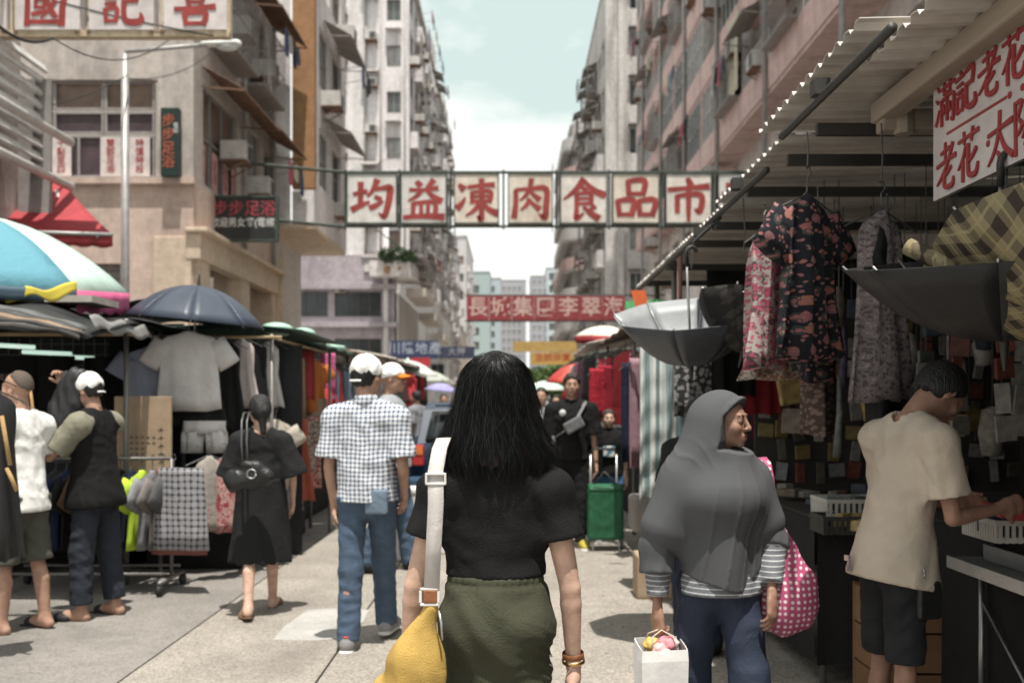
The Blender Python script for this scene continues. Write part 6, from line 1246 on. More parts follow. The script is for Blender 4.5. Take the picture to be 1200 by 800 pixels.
simple('woman with black hair in shade behind the grey headscarf', 818, 5.9, -20, 1.50, BLACK2, NAVY, fem=True, sk=SK_FAIR)
simple('far shopper in a dark jacket by the white canopy left of the car', 520, 21, 190, 1.66, BLACK2, NAVY)
simple('far shopper in an orange top passing under the lilac umbrella', 545, 23, 10, 1.62, cloth('orange tee', (.55, .2, .08)), BLACK2, fem=True)
simple('far shopper in a grey tee near the left stalls', 488, 17.5, 60, 1.68, cloth('mid grey tee', (.22, .22, .24)), NAVY)
simple('far shopper in a white shirt near the white umbrella', 610, 26, 175, 1.66, WHITE, NAVY)
simple('far shopper in pink beside the striped plastic sheet', 652, 16.5, 170, 1.60, cloth('rose tee', (.5, .22, .24)), NAVY, fem=True)
# ---------------------------------------------------------------- stalls and goods
TARP = M('black tarpaulin', (.020, .021, .022), .55, .5, 14, spec=.4); TARPG = M('dark green tarpaulin', (.03, .075, .055), .6, .4, 14); DARKC = cloth('dark cloth', (.022, .021, .021)); POLE = M('dull steel pole', (.20, .19, .18), .5, .2, 40, metal=.5); BAMB = M('bamboo pole', (.36, .27, .16), .7, .3, 30); CORR = M('corrugated roof sheet', (.58, .545, .50), .55, .2, 20, dirt=((.22, .14, .09), 1.6, .75, (.3, 3, 1))); DKB = M('dark painted steel', (.045, .042, .038), .55, .2, 30); WOODP = M('weathered timber', (.36, .30, .24), .85, .5, 25, stretch=(1, .08, 1)); CRATEW = M('crate wood', (.20, .105, .055), .8, .5, 25, stretch=(.1, 1, 1)); CARDB = M('cardboard', (.36, .265, .18), .85, .2, 40); HANG = M('hanger wire', (.08, .08, .08), .4, 0)
def hung(name, label, cat, loc, rz, kind, w, h, mt, sl=.0, group=None, seed=0, depth=.05, hanger=True, lower=None, fold=.02, nf=4):
    """a garment on a hanger: shoulders at the top, closed body with folds, sleeves that droop"""
    t = thing(name, label, cat, loc, rz, group); key = ('g', kind, round(w, 3), round(h, 3), mt.name, sl, seed)
    if key not in WM:
        rg = np.random.default_rng(seed); ph = rg.uniform(0, 6.28, 4); n = 26
        def ring(z, hw, d, fa, cx=0, cy=0, ax=None):
            r = []
            for k in range(n):
                a = 2 * math.pi * k / n; x = math.cos(a); y = math.sin(a)
                f = fa * (math.sin(nf * x * 2.6 + ph[0] + z * 2) + .6 * math.sin(nf * x * 5.7 + ph[1] - z * 3)); r.append(Vector((cx + hw * x, cy + d * y * (1 - .55 * abs(x)) + f, z + .012 * math.sin(x * 7 + ph[2]) * (fa > .01))))
            return r
        mb = MB()
        if kind in ('shirt', 'dress'):
            rows = [(0, .18), (-.02, .30), (-.05, .72), (-.085, .92), (-.16, .95), (-.3, .90)] + [(-.3 - (h - .3) * q, .90 + (.12 if kind == 'shirt' else .55) * q) for q in (.25, .5, .75, 1)]
            mb.loft([ring(z, w / 2 * q, depth * (.45 + .55 * min(1, -z / .15)), fold * min(1, -z / .3)) for z, q in rows])
            if sl:
                for s_ in (-1, 1):
                    a0 = Vector((s_ * w * .40, 0, -.085)); dr = Vector((s_ * .62, 0, -1)).normalized(); rr = []
                    for q in (0, .35, .7, 1): 
                        c = a0 + dr * sl * q; rr.append([c + Vector((s_ * .8, 0, .5)).normalized() * math.cos(a) * (.085 + .012 * q) + Vector((0, 1, 0)) * math.sin(a) * .028 + Vector((0, .006 * math.sin(q * 9 + ph[3]), 0)) for a in np.linspace(0, 2 * math.pi, 12, endpoint=False)])
                    mb.loft(rr)
        elif kind == 'trousers':
            mb.loft([ring(0, w / 2, .03, .004), ring(-.06, w / 2, .04, .006), ring(-h * .38, w / 2 * 1.1, .045, fold)])
            for s_ in (-1, 1): mb.loft([ring(-h * .36, w * .28, .045, fold * .7, s_ * w * .27), ring(-h * .7, w * .27, .04, fold * .7, s_ * w * .29), ring(-h, w * .27, .04, fold * .7, s_ * w * .30)])
        else:
            mb.loft([ring(-h * q, w / 2 * (1 + (.05 if kind == 'cloth' else .25) * q), depth * .5, fold * (.3 + .7 * q)) for q in (0, .06, .2, .4, .6, .8, 1)])
        WM[key] = mb.mesh('garment', mt, True)
    link('garment', WM[key], t)
    if hanger:
        if 'hanger' not in WM: WM['hanger'] = MB().tube([(-.19, 0, -.075), (-.02, 0, -.0), (0, 0, .02), (0, 0, .07), (.022, 0, .095), (.012, 0, .12), (-.012, 0, .118)], .004, 6).tube([(0, 0, .01), (.19, 0, -.075)], .004, 6).mesh('hanger', HANG)
        link('hanger', WM['hanger'], t)
    return t
def umbrella(label, loc, rot, R_, mts, ribs=8, drop=.32, shaft=.75, handle='stick', group=None, valance=None, inside=None, scall=.06, name='umbrella'):
    u = thing(name, label, 'umbrella', loc, 0, group, rot)
    for k in range(ribs):
        a0 = 2 * math.pi * k / ribs; a1 = 2 * math.pi * (k + 1) / ribs
        def fn(s_, v, a0=a0, a1=a1, off=0.0):
            a = a0 + (a1 - a0) * s_; sc = 1 - scall * 4 * s_ * (1 - s_) * v; sag = .02 * 4 * s_ * (1 - s_) * math.sin(v * 3.14)
            return Vector((math.cos(a) * R_ * v * sc, math.sin(a) * R_ * v * sc, -drop * R_ * (v ** 2.1) * 1.5 - sag * R_ + off))
        p = MB().grid(fn, 6, 8).build('panel', mts[k % len(mts)], u, True, solid=.003)
        if valance: MB().grid(lambda s_, v: fn(s_, 1.0) + Vector((0, 0, -v * (.19 if 'pink' in valance[k % len(valance)].name else .10) * (1 - .15 * math.sin(s_ * 6.28 * 2) ** 2))), 8, 3).build('valance', valance[k % len(valance)], u, True, solid=.003)
        MB().tube([fn(0, v) - Vector((0, 0, .012)) for v in np.linspace(0, 1, 7)], .004, 5).build('rib', STEEL, u, True)
    MB().tube([(0, 0, .07), (0, 0, -shaft)], .008 if R_ < .8 else .018, 8).build('shaft', STEEL, u, True); MB().lathe([(.004, .10), (.010, .06), (.016, .0)], 8).build('ferrule', DKB, u, True)
    if handle == 'hook': MB().tube([(0, 0, -shaft)] + [(.035 - .035 * math.cos(a), 0, -shaft - .07 - .035 * math.sin(a)) for a in np.linspace(0, math.pi, 7)], .012, 8).build('handle', DKB, u, True)
    return u
def table(label, x0, x1, y0, y1, z, mt=None, skirt=True, name='goods_table'):
    t = thing(name, label, 'table', ((x0 + x1) / 2, (y0 + y1) / 2, 0)); w = x1 - x0; d = y1 - y0; MB().box((0, 0, z - .02), (w, d, .04)).build('tabletop', mt or DKB, t, bevel=.004)
    for sx in (-1, 1):
        for sy in (-1, 1): MB().tube([(sx * (w / 2 - .05), sy * (d / 2 - .05), z - .04), (sx * (w / 2 - .05), sy * (d / 2 - .05), 0)], .018, 8).build('leg', POLE, t, True)
    if skirt:
        for (cx, cy, ww, rz) in ((0, -d / 2 - .012, w, 0), (-w / 2 - .012, 0, d, 1)):
            MB().grid(lambda u, v: ((cx + (u - .5) * ww, cy + .012 * math.sin(u * 22) * v, z - .01 - v * (z - .12)) if not rz else (cx + .012 * math.sin(u * 30) * v, (u - .5) * ww, z - .01 - v * (z - .12))), 30, 4).build('table_skirt', DARKC, t, True)
    return t
def pole(label, a, b, r, mt, name='pole', group=None): return tag(MB().tube([a, b], r, 10).build(name, mt, None, True), label, 'pole', group)
# ======== right-hand stall
st = thing('market_stall', 'long stall under a corrugated tin roof on the right', 'stall', (0, 0, 0))
def corr(x0, x1, y0, y1, z, zr, name='roof_sheet', per=.115, amp=.011):
    n = int((y1 - y0) / per * 6); mb = MB()
    for i in range(n + 1):
        y = y0 + (y1 - y0) * i / n; q = (i % 6) / 6.0; hh = amp * (1 if q < .34 else (-1 if .5 <= q < .84 else 0)); mb.v += [(x0 + rnd(-.004, .004), y, z + hh), (x1, y, zr + hh)]
    mb.f = [(2 * i, 2 * i + 2, 2 * i + 3, 2 * i + 1) for i in range(n)]
    return mb.build(name, CORR, st, solid=.004)
corr(1.30, 2.5, .2, 3.72, 2.70, 2.76); corr(1.18, 2.5, 3.38, 4.78, 2.745, 2.775); corr(1.27, 2.5, 4.70, 6.2, 2.70, 2.74); corr(1.325, 2.5, 6.1, 8.6, 2.69, 2.72); corr(1.325, 2.5, 8.5, 10.6, 2.685, 2.71)  # nearest sheet runs on unseen to cast shade over the stall
corr(2.44, 3.8, .2, 6.2, 2.82, 2.90); corr(2.44, 3.8, 6.1, 10.6, 2.78, 2.86)
for k, y in enumerate((4.25, 4.7, 5.5, 6.45, 7.3, 8.4, 9.7)): MB().box((2.5, y, 2.615 - .02 * (k % 2)), (2.4, .035, .05)).build('purlin', DKB, st)
for y0, y1, x, z in ((3.05, 4.3, 1.165, 2.60), (4.75, 6.2, 1.215, 2.56), (6.2, 10.4, 1.29, 2.60)): MB().tube([(x, y0, z), (x, y1, z)], .017, 10).build('edge_pipe', DKB, st, True)
for x, y in ((1.16, 3.75), (1.22, 5.4), (1.29, 6.9)): MB().box((x, y, 2.635), (.06, .06, .06)).build('pipe_clamp', DKB, st)
MB().box((1.56, 3.3, 2.665), (.10, 1.8, .085)).build('timber_beam', WOODP, st, bevel=.01); MB().box((1.78, 4.15, 2.62), (.5, .09, .09)).build('timber_bracket', WOODP, st, bevel=.01); MB().tube([(1.62, 4.12, 2.66), (1.62, 4.12, 2.56)], .04, 8).build('timber_peg', WOODP, st)
for (x, y) in ((1.75, .6), (1.5, 10.3), (3.55, 2.2), (3.55, 6.2), (3.55, 10.3), (1.40, 8.6)): MB().tube([(x, y, 0), (x, y, 2.68)], .026, 8).build('post', POLE, st, True)
MB().grid(lambda u, v: (3.62 + .05 * math.sin(u * 40), .2 + u * 10.4, 2.85 * (1 - v)), 60, 4).build('back_tarpaulin', TARP, st, True, solid=.006)  # closes the stall back, placed so the inside stays dark
MB().grid(lambda u, v: (1.75 + u * 1.9, 8.95 + .04 * math.sin(u * 20), 2.75 * (1 - v)), 24, 4).build('side_tarpaulin', TARP, st, True, solid=.006)
MB().grid(lambda u, v: (1.8 + u * 1.9, .35 + .04 * math.sin(u * 20), 2.75 * (1 - v)), 24, 4).build('shade_tarpaulin', TARP, st, True, solid=.006)  # unseen sheet added to close the near end and darken the inside
MB().tube([(1.36, 8.05, 2.66), (1.35, 8.05, 2.16), (1.25, 8.0, 2.12)], .022, 8).build('pink_pipe', M('old pink pipe', (.30, .17, .15), .7), st, True)
# ceiling lettering strip and lamps deep in the stall
MB().box((2.4, 6.2, 2.44), (1.3, .02, .12)).build('reused_board', M('pale board', (.55, .45, .43), .7), st)
# spectacles board
sb = thing('hanging_board', 'white board with red characters hung under the tin roof', 'sign', (1.6, 3.1, 0)); MB().box((0, 0, 2.435), (.018, 1.32, .45)).build('board', M('white painted board', (.62, .57, .555), .55, .1, 20, dirt=((.45, .38, .34), 2.5, .35)), sb)
RZ = (0, 0, -math.pi / 2); BR = M('board red', (.33, .045, .05), .55, .1)
for ch, Y in zip('滿記老花太陽', (3.645, 3.485, 3.315, 3.15, 2.98, 2.82)): char(ch, .168, BR, sb, (-.0095, Y - 3.1, 2.548), RZ, .9)
for ch, Y in zip('老花太陽', (3.64, 3.465, 3.24, 3.07)): char(ch, .178, BR, sb, (-.0095, Y - 3.1, 2.315), RZ, .9)
MB().box((-.0105, .32, 2.432), (.003, .44, .009)).build('ruled_line', BR, sb)
for y in (.25, .08, -.0): MB().lathe([(0, .004), (.011, .003), (.012, 0)], 10).build('dot', BR, sb, False, (-.010, y if y < .2 else .225, 2.432 if y < .2 else 2.315), (0, -math.pi / 2, 0))
for y in (3.73, 2.6): MB().tube([(0, y - 3.1, 2.655), (-.02, y - 3.1 + .01, 2.72), (0, y - 3.1 - .01, 2.79)], .004, 6).build('wire_tie', HANG, sb)
# floral blouses
FLOR = spots('black floral cloth', (.018, .018, .024), ((.25, .10, .11), (.30, .13, .09), (.06, .07, .06), (.23, .12, .13), (.05, .06, .055)), 15, .29, warp=.022, layers=2); FLOR2 = spots('pale pink floral cloth', (.42, .36, .34), ((.36, .08, .13), (.10, .08, .08), (.45, .2, .22)), 24, .42, warp=.03, layers=2); FLOR3 = spots('grey lilac printed cloth', (.20, .17, .175), ((.10, .08, .09), (.32, .27, .27)), 60, .4, warp=.02); PAIS = spots('cream paisley cloth', (.40, .36, .31), ((.10, .09, .085), (.30, .14, .09)), 30, .4, warp=.03, layers=2)
def hookline(x, y, z0, z1, parent): MB().tube([(x, y, z0), (x + .008, y, (z0 + z1) / 2), (x, y, z1)], .004, 6).build('hook_wire', HANG, parent)
t = hung('blouse', 'black blouse with pink and orange roses hanging from the tin roof edge', 'blouse', (1.20, 4.05, 2.29), .5, 'dress', .26, .66, FLOR, .19, seed=1, depth=.07, fold=.022); hookline(0, 0, .11, .26, t)
hung('blouse', 'pink and grey floral blouse behind the rose-printed black one', 'blouse', (1.10, 4.35, 2.20), .9, 'dress', .26, .60, FLOR2, 0, seed=2, depth=.06); hung('blouse', 'cream paisley blouse hanging lowest behind the rose-printed black one', 'blouse', (1.22, 4.5, 2.02), .2, 'dress', .30, .46, PAIS, 0, seed=3, depth=.07); hung('blouse', 'black floral blouse turned edge-on beside the rose-printed one', 'blouse', (1.32, 4.3, 2.26), 1.2, 'dress', .28, .72, FLOR, .14, seed=4, depth=.07)
t = hung('dress', 'grey lilac printed dress hanging between the two black umbrellas', 'dress', (1.52, 4.1, 2.24), .4, 'dress', .24, .78, FLOR3, 0, seed=5, depth=.06); hookline(0, 0, .1, .36, t); hung('dress', 'dark dress hanging beside the lilac printed one', 'dress', (1.60, 4.25, 2.22), 1.1, 'dress', .34, .9, BLACK2, .2, seed=6, depth=.07); hung('dress', 'brown printed dress deep in the right-hand stall', 'dress', (1.42, 4.65, 2.16), 1.3, 'dress', .30, .85, spots('brown print', (.07, .05, .045), ((.18, .13, .11),), 40, .35), .2, seed=7, depth=.07)
# umbrellas hung upside down by the handle
UGREY = M('grey umbrella cloth', (.06, .065, .075), .5, .15, 60, spec=.4); USIL = M('silver grey umbrella lining', (.27, .28, .29), .45, .1, 60); UBLK = M('black umbrella cloth', (.016, .016, .017), .5, .15, 60, spec=.4); UPAT = spots('black patterned umbrella cloth', (.02, .019, .018), ((.045, .04, .036),), 16, .3, warp=.05); TART = plaid('yellow brown tartan', (.24, .20, .12), (.04, .03, .025), .075, .42, axes=(0, 1), thin=(.30, .26, .14), rough=.6)
umbrella('grey umbrella with silver lining hung open upside down at the roof edge', (1.08, 6.0, 1.68), (math.pi + .22, -.20, .4), .46, (UGREY, UGREY, UGREY, UGREY, USIL, USIL, USIL, USIL), drop=.46, shaft=.6, handle='hook'); umbrella('black patterned umbrella hung open beside the silver lined one', (1.30, 5.6, 1.74), (math.pi - .15, .35, .2), .34, (UPAT,), drop=.5, shaft=.55, handle='hook')
umbrella('large black umbrella hung open upside down above the beige tee', (1.62, 3.28, 1.655), (math.pi + .10, -.12, .3), .50, (UBLK,), drop=.36, shaft=.5, handle='hook'); umbrella('yellow brown tartan umbrella hung open under the white board', (1.76, 2.86, 1.61), (math.pi - .30, .16, .2), .54, (TART,), drop=.40, shaft=.45, handle='hook'); 
tag(MB().tube([(1.24, 3.12, 1.94), (1.36, 3.0, 1.84), (1.5, 2.88, 1.75)], .028, 10).build('rolled_cloth', TART, None, True), 'rolled tartan cloth along the rim of the tartan umbrella', 'cloth')
for (x, y, z) in ((1.62, 3.28, 2.12), (1.64, 2.86, 2.2), (1.08, 6.0, 2.32), (1.30, 5.6, 2.31)): tag(MB().tube([(x, y, z - .06), (x + .01, y, z + .1), (x + (.2 if x < 1.3 else 0), y, 2.6)], .004, 6).build('hook_wire', HANG, None), 'thin wire hook holding an upside-down umbrella under the tin roof', 'hook', 'wire hooks under the tin roof')
# striped plastic sheet and what hangs behind it
SHEET = stripes('teal and white striped plastic', (.58, .60, .58), (.20, .28, .285), .078, .46, 0, rough=.4, spec=.5); SHEET.node_tree.nodes['Principled BSDF'].inputs['Transmission Weight'].default_value = .0
MB_ = MB().grid(lambda u, v: (.97 + u * .40, 7.62 - .03 * math.sin(u * 25 + v * 2) - .012 * math.sin(v * 40 + u * 9) * v - .05 * math.sin(v * 3.1), 2.05 - v * 1.36 + .04 * math.sin(u * 9)), 40, 60); o = MB_.build('plastic_sheet', SHEET, None, True, solid=.003); tag(o, 'teal striped plastic sheet hanging sunlit at the stall end', 'sheet')
o = MB().grid(lambda u, v: (1.36 + u * .34, 7.66 - .03 * math.sin(u * 25), 2.1 - v * 1.7), 24, 8).build('plastic_sheet', stripes('shade toned striped plastic', (.26, .25, .24), (.10, .11, .11), .075, .45, 0, rough=.5), None, True, solid=.003); tag(o, 'dull striped sheet in shade beside the sunlit teal one', 'sheet')  # same sheet continued, its shade put into the stripe colours
sd = Sdf(); sd.box((0, 0, .16), (.16, .13, .15), rad=.015); o = put('carton', sd, .012, CARDB, None); o.location = (1.10, 7.5, 0); tag(o, 'cardboard carton on the road under the teal striped sheet', 'carton'); o = MB().box((1.15, 7.9, .58), (.42, .35, .28)).build('goods_crate', M('grey bundle', (.22, .20, .19), .9, .4, 14), None, bevel=.03); tag(o, 'grey bundle of goods behind the teal striped sheet', 'bundle')
tag(MB().grid(lambda u, v: (1.02 + u * .9, 8.95, 2.36 - v * .12 + .02 * math.sin(u * 6)), 12, 2).build('tarp_strip', M('bright green tarp', (.14, .50, .20), .6), None, solid=.01), 'bright green tarpaulin strip hanging under the tin roof edge', 'tarpaulin'); tag(MB().grid(lambda u, v: (1.66 + u * .3, 8.85, 2.36 - v * .1), 6, 2).build('tarp_strip', M('lilac tarp', (.36, .31, .45), .6), None, solid=.01), 'lilac tarpaulin strip beside the bright green one', 'tarpaulin'); tag(MB().grid(lambda u, v: (1.0 + u * .12 + v * .05, 8.4, 2.40 - v * .17), 4, 4).build('pennant', M('orange cloth', (.62, .13, .04), .7), None, solid=.008), 'orange cloth pennant at the far corner of the tin roof', 'pennant')
# tables and goods in the right stall
table('dark skirted goods table at the far side of the beige tee man', 1.56, 2.6, 5.1, 6.5, .86); table('long dark goods table in front of the beige tee man', 2.02, 3.5, 3.5, 5.0, .90)
BASK = M('white plastic basket', (.50, .49, .45), .5, .1); MIXC = [M('goods %d' % i, c, .55, .2, 30, var=.5, vscale=20) for i, c in enumerate(((.20, .16, .13), (.32, .29, .26), (.22, .05, .05), (.05, .06, .08), (.34, .25, .10), (.12, .13, .12), (.40, .36, .34), (.10, .08, .14)))]
def basket(label, x, y, z, w, d, h, mt):
    t = thing('goods_basket', label, 'basket', (x, y, z)); MB().box((0, 0, .012), (w, d, .02)).build('basket_base', mt, t); n = 14
    for s_ in (-1, 1):
        MB().box((0, s_ * d / 2, h), (w, .012, .02)).box((s_ * w / 2, 0, h), (.012, d, .02)).build('rim', mt, t); sl = MB()
        for i in range(n): sl.box((-w / 2 + (i + .5) * w / n, s_ * d / 2, h / 2), (.014, .008, h)); sl.box((s_ * w / 2, -d / 2 + (i + .5) * d / n, h / 2), (.008, .014, h))
        q = sl.build('slats', mt, t); q['kind'] = 'stuff'
    mb = MB()
    for i in range(14): mb.box((rnd(-.42, .42) * w, rnd(-.4, .4) * d, h * rnd(.5, 1.0)), (rnd(.05, .12), rnd(.03, .1), rnd(.02, .06)), Matrix.Rotation(rnd(0, 3), 3, 'Z'))
    mb.build('small_goods', random.choice(MIXC), t)['kind'] = 'stuff'; return t
basket('white slatted basket of small goods behind the pink tote', 1.83, 5.25, .86, .42, .28, .085, BASK); basket('dark slatted basket in front of the white one', 1.72, 5.02, .80, .36, .22, .08, DKB); basket('grey slatted basket right of the man in beige', 2.32, 3.68, .90, .4, .3, .08, M('grey basket', (.25, .25, .24), .5)); basket('pale slatted basket under his forearms', 2.08, 4.05, .90, .36, .3, .08, BASK); basket('slatted basket by the red and white pack', 2.45, 4.3, .90, .4, .3, .1, M('tan basket', (.3, .25, .18), .6))
for k in range(26): tag(MB().box((0, 0, 0), (rnd(.06, .2), rnd(.05, .16), rnd(.03, .11))).build('boxed_goods', MIXC[k % 8], None, loc=(rnd(2.1, 3.4), rnd(3.6, 4.9), .90 + rnd(.02, .06)), rot=(0, 0, rnd(0, 3)), bevel=.004), 'small %s boxed goods scattered on the long dark table' % ('brown', 'pale', 'red', 'navy', 'tan', 'grey', 'cream', 'mauve')[k % 8], 'goods', 'boxed goods on the long dark table')
for k in range(14): tag(MB().box((0, 0, 0), (rnd(.06, .18), rnd(.05, .14), rnd(.03, .09))).build('boxed_goods', random.choice(MIXC), None, loc=(rnd(1.65, 2.5), rnd(5.45, 6.4), .86 + rnd(.02, .05)), rot=(0, 0, rnd(0, 3)), bevel=.004), 'small goods on the skirted table behind the baskets', 'goods', 'goods on the skirted table')
def crate(label, x, y, z, w, d, h):
    t = thing('wooden_crate', label, 'crate', (x, y, z)); me = MB().box((0, 0, 0), (w, .02, h / 3 - .012)).mesh('plank', CRATEW); m2 = MB().box((0, 0, 0), (d, .02, h / 3 - .012)).mesh('plank', CRATEW)
    for i in range(3):
        for s_ in (-1, 1): link('plank', me, t, (0, s_ * d / 2, h / 6 + i * h / 3)); link('plank', m2, t, (s_ * (w / 2 - .012), 0, h / 6 + i * h / 3), (0, 0, math.pi / 2))
    cp = MB().box((0, 0, 0), (.09, .022, h)).mesh('corner_post', CRATEW)
    for sx in (-1, 1):
        for sy in (-1, 1): link('corner_post', cp, t, (sx * (w / 2 - .05), sy * (d / 2 + .021), h / 2))
    MB().box((0, 0, .01), (w - .05, d - .03, .02)).build('crate_floor', CRATEW, t)
crate('brown wooden crate on the road behind the legs of the beige tee man', 2.12, 4.94, 0, .56, .12, .60) if False else crate('brown wooden crate on the road behind the beige tee man', 1.95, 4.80, .0, .5, .3, .56); crate('second brown crate on the shaded side of the first', 2.5, 5.0, 0, .48, .3, .52)
ft = thing('folding_table', 'small grey folding table with trays at the shaded right edge', 'table', (2.18, 3.9, 0)); MB().box((0, 0, .78), (.62, .72, .03)).build('tabletop', M('grey laminate', (.16, .17, .165), .5), ft, bevel=.004); MB().box((0, -.365, .775), (.64, .012, .05)).box((-.315, 0, .775), (.012, .72, .05)).build('metal_edge', STEEL, ft)
for sx in (-1, 1): MB().tube([(sx * .2, -.3, .77), (sx * .2, -.3, 0)], .012, 8).build('leg', STEEL, ft, True); MB().tube([(sx * .2, .3, .77), (sx * .2, .3, 0)], .012, 8).build('leg', STEEL, ft, True); MB().tube([(sx * .2, -.3, .2), (sx * .2, .3, .62)], .008, 6).build('brace', STEEL, ft, True)
o = MB().box((0, 0, .0), (.46, .5, .012)).box((0, -.25, .03), (.46, .012, .06)).box((-.23, 0, .03), (.012, .5, .06)).box((.23, 0, .03), (.012, .5, .06)).box((0, .25, .03), (.46, .012, .06)).build('display_tray', M('clear grey tray', (.22, .23, .23), .3), None, loc=(2.2, 3.9, .803)); tag(o, 'shallow grey tray on the small folding table', 'tray')
for k in range(7): tag(MB().tube([(-.16, 0, 0), (.16, 0, 0)], [.022, .018], 8).build('torch', DKB, None, True, loc=(2.18, 3.72 + k * .055, .835), rot=(0, 0, .3)), 'dark torch lying in the grey tray', 'torch', 'torches in the grey tray')
# things hanging in the dark back of the stall
PKC = ('brown', 'pale', 'red', 'navy', 'tan', 'grey', 'cream', 'mauve')
for k in range(64):
    x = rnd(1.75, 3.4); y = rnd(5.6, 8.2) if k % 2 else rnd(4.7, 6.5); z = rnd(1.25, 2.1); kd = k % 4; ci = random.randrange(8); mt = MIXC[ci]; ln = ('flat card pack', 'slim twisted bundle', 'round pouch', 'tilted box')[kd]
    t = thing('hanging_pack', '%s %s hanging in the dark back of the tin roofed stall' % (PKC[ci], ln), 'pack', (x, y, z), rnd(-.6, .6), 'packs hanging in the dark stall')
    if kd == 0: MB().box((0, 0, 0), (rnd(.09, .17), .02, rnd(.12, .26))).build('pack_body', mt, t, bevel=.004)
    elif kd == 1: MB().tube([(0, 0, .22), (.01, 0, 0), (-.01, 0, -.25)], [.008, .02, .028], 7).build('pack_body', mt, t, True)
    elif kd == 2: MB().lathe([(.0, .12), (.05, .1), (.07, -.02), (.05, -.14), (0, -.15)], 10).build('pack_body', mt, t, True)
    else: MB().box((0, 0, 0), (rnd(.1, .2), .05, rnd(.1, .2)), Matrix.Rotation(rnd(-.5, .5), 3, 'Y')).build('pack_body', mt, t, bevel=.01)
    MB().tube([(0, 0, .1), (0, 0, 2.74 - z)], .003, 5).build('cord', HANG, t)
db = thing('display_board', 'wide pegboard of packed small goods at the back of the tin roofed stall', 'display', (2.55, 6.75, 0)); MB().box((0, .03, 1.5), (1.8, .02, 1.3)).build('board', M('dark pegboard', (.05, .045, .04), .8), db)
LITE = [M('pack card %d' % i, c, .35, .1, 30, var=.4, vscale=25, spec=.6) for i, c in enumerate(((.26, .24, .22), (.20, .07, .055), (.08, .10, .14), (.24, .18, .08), (.15, .15, .15), (.12, .10, .08), (.34, .31, .29)))]
for i in range(15):
    for j in range(9):
        if random.random() < .14: continue
        me = WM.setdefault(('pk', (i * 3 + j) % 5), MB().box((0, 0, 0), ((.085, .06, .10, .075, .05)[(i * 3 + j) % 5], .018, (.11, .13, .09, .12, .14)[(i * 3 + j) % 5])).mesh('pack', LITE[0])); o = link('pack', me, db, (-.84 + i * .12 + rnd(-.015, .015), rnd(-.05, 0), .98 + j * .14 + rnd(-.02, .02)), (rnd(-.2, .2), rnd(-.15, .15), rnd(-.3, .3))); o.material_slots[0].link = 'OBJECT'; o.material_slots[0].material = LITE[random.randrange(7)]
for k in range(9):
    x, y = rnd(1.95, 2.7), rnd(4.3, 5.2); t = thing('pack_strip', 'hanging strip of small bright packs %s above the long dark table' % ('closest to the beige tee', 'second along', 'third along', 'fourth along', 'fifth along', 'sixth along', 'seventh along', 'eighth along', 'deepest')[k], 'packs', (x, y, 0)); MB().tube([(0, 0, 2.7), (0, 0, 1.28)], .003, 5).build('cord', HANG, t)
    for j in range(6): o = link('pack', WM[('pk', (k + j) % 5)], t, (rnd(-.01, .01), -.012, 1.34 + j * .13), (0, rnd(-.15, .15), rnd(-.5, .5))); o.material_slots[0].link = 'OBJECT'; o.material_slots[0].material = LITE[(k * 2 + j // 2) % 7]
for k, (x, y, z, c) in enumerate(((1.98, 5.1, 1.56, (.30, .30, .29)), (2.14, 5.1, 1.56, (.27, .27, .26)), (1.88, 5.0, 1.38, (.36, .35, .34)))): tag(MB().box((0, 0, 0), (.14, .02, .19), Matrix.Rotation((0, 0, .6)[k], 3, 'Y')).build('hanging_pack', M('pale pack %d' % k, c, .4), None, loc=(x, y, z), bevel=.005), ('pale square pack hanging, first of a level pair', 'pale square pack hanging, second of the level pair', 'tilted pale pack hanging below the level pair')[k], 'pack')
for k, (x, y, z, ln) in enumerate(((2.75, 5.3, 1.85, .5), (3.05, 5.6, 1.80, .5))): m_ = M('stall tube lamp', (.7, .75, .7), .3, 0); m_.node_tree.nodes['Principled BSDF'].inputs['Emission Color'].default_value = (.75, 1, .85, 1); m_.node_tree.nodes['Principled BSDF'].inputs['Emission Strength'].default_value = .6; tag(MB().tube([(-ln / 2, 0, 0), (ln / 2, 0, 0)], .016, 8).build('tube_lamp', m_, None, True, loc=(x, y, z + .2), rot=(0, .06, .2)), ('greenish tube lamp deep in the stall above the beige tee man', 'second greenish tube lamp deeper in the same stall')[k], 'lamp')
for k, (x, y, z, w, h, mt, lab) in enumerate(((1.62, 6.6, 2.0, .34, .62, cloth('deep red cloth', (.30, .03, .04)), 'deep red cloth hanging behind the grey headscarf woman'), (1.45, 6.5, 2.0, .3, .5, BLACK2, 'black scarf bundle hanging behind the headscarf woman'), (1.85, 6.9, 2.0, .4, .8, cloth('maroon cloth', (.12, .02, .03)), 'maroon cloth hanging beside the deep red one'), (1.3, 6.9, 1.95, .36, .6, spots('grey dotted print', (.04, .04, .04), ((.3, .3, .3),), 26, .4, warp=.03), 'black and white printed scarf behind the grey umbrella'))): hung('hanging_cloth', lab, 'cloth', (x, y, z), .2, 'cloth', w, h, mt, seed=k + 20)
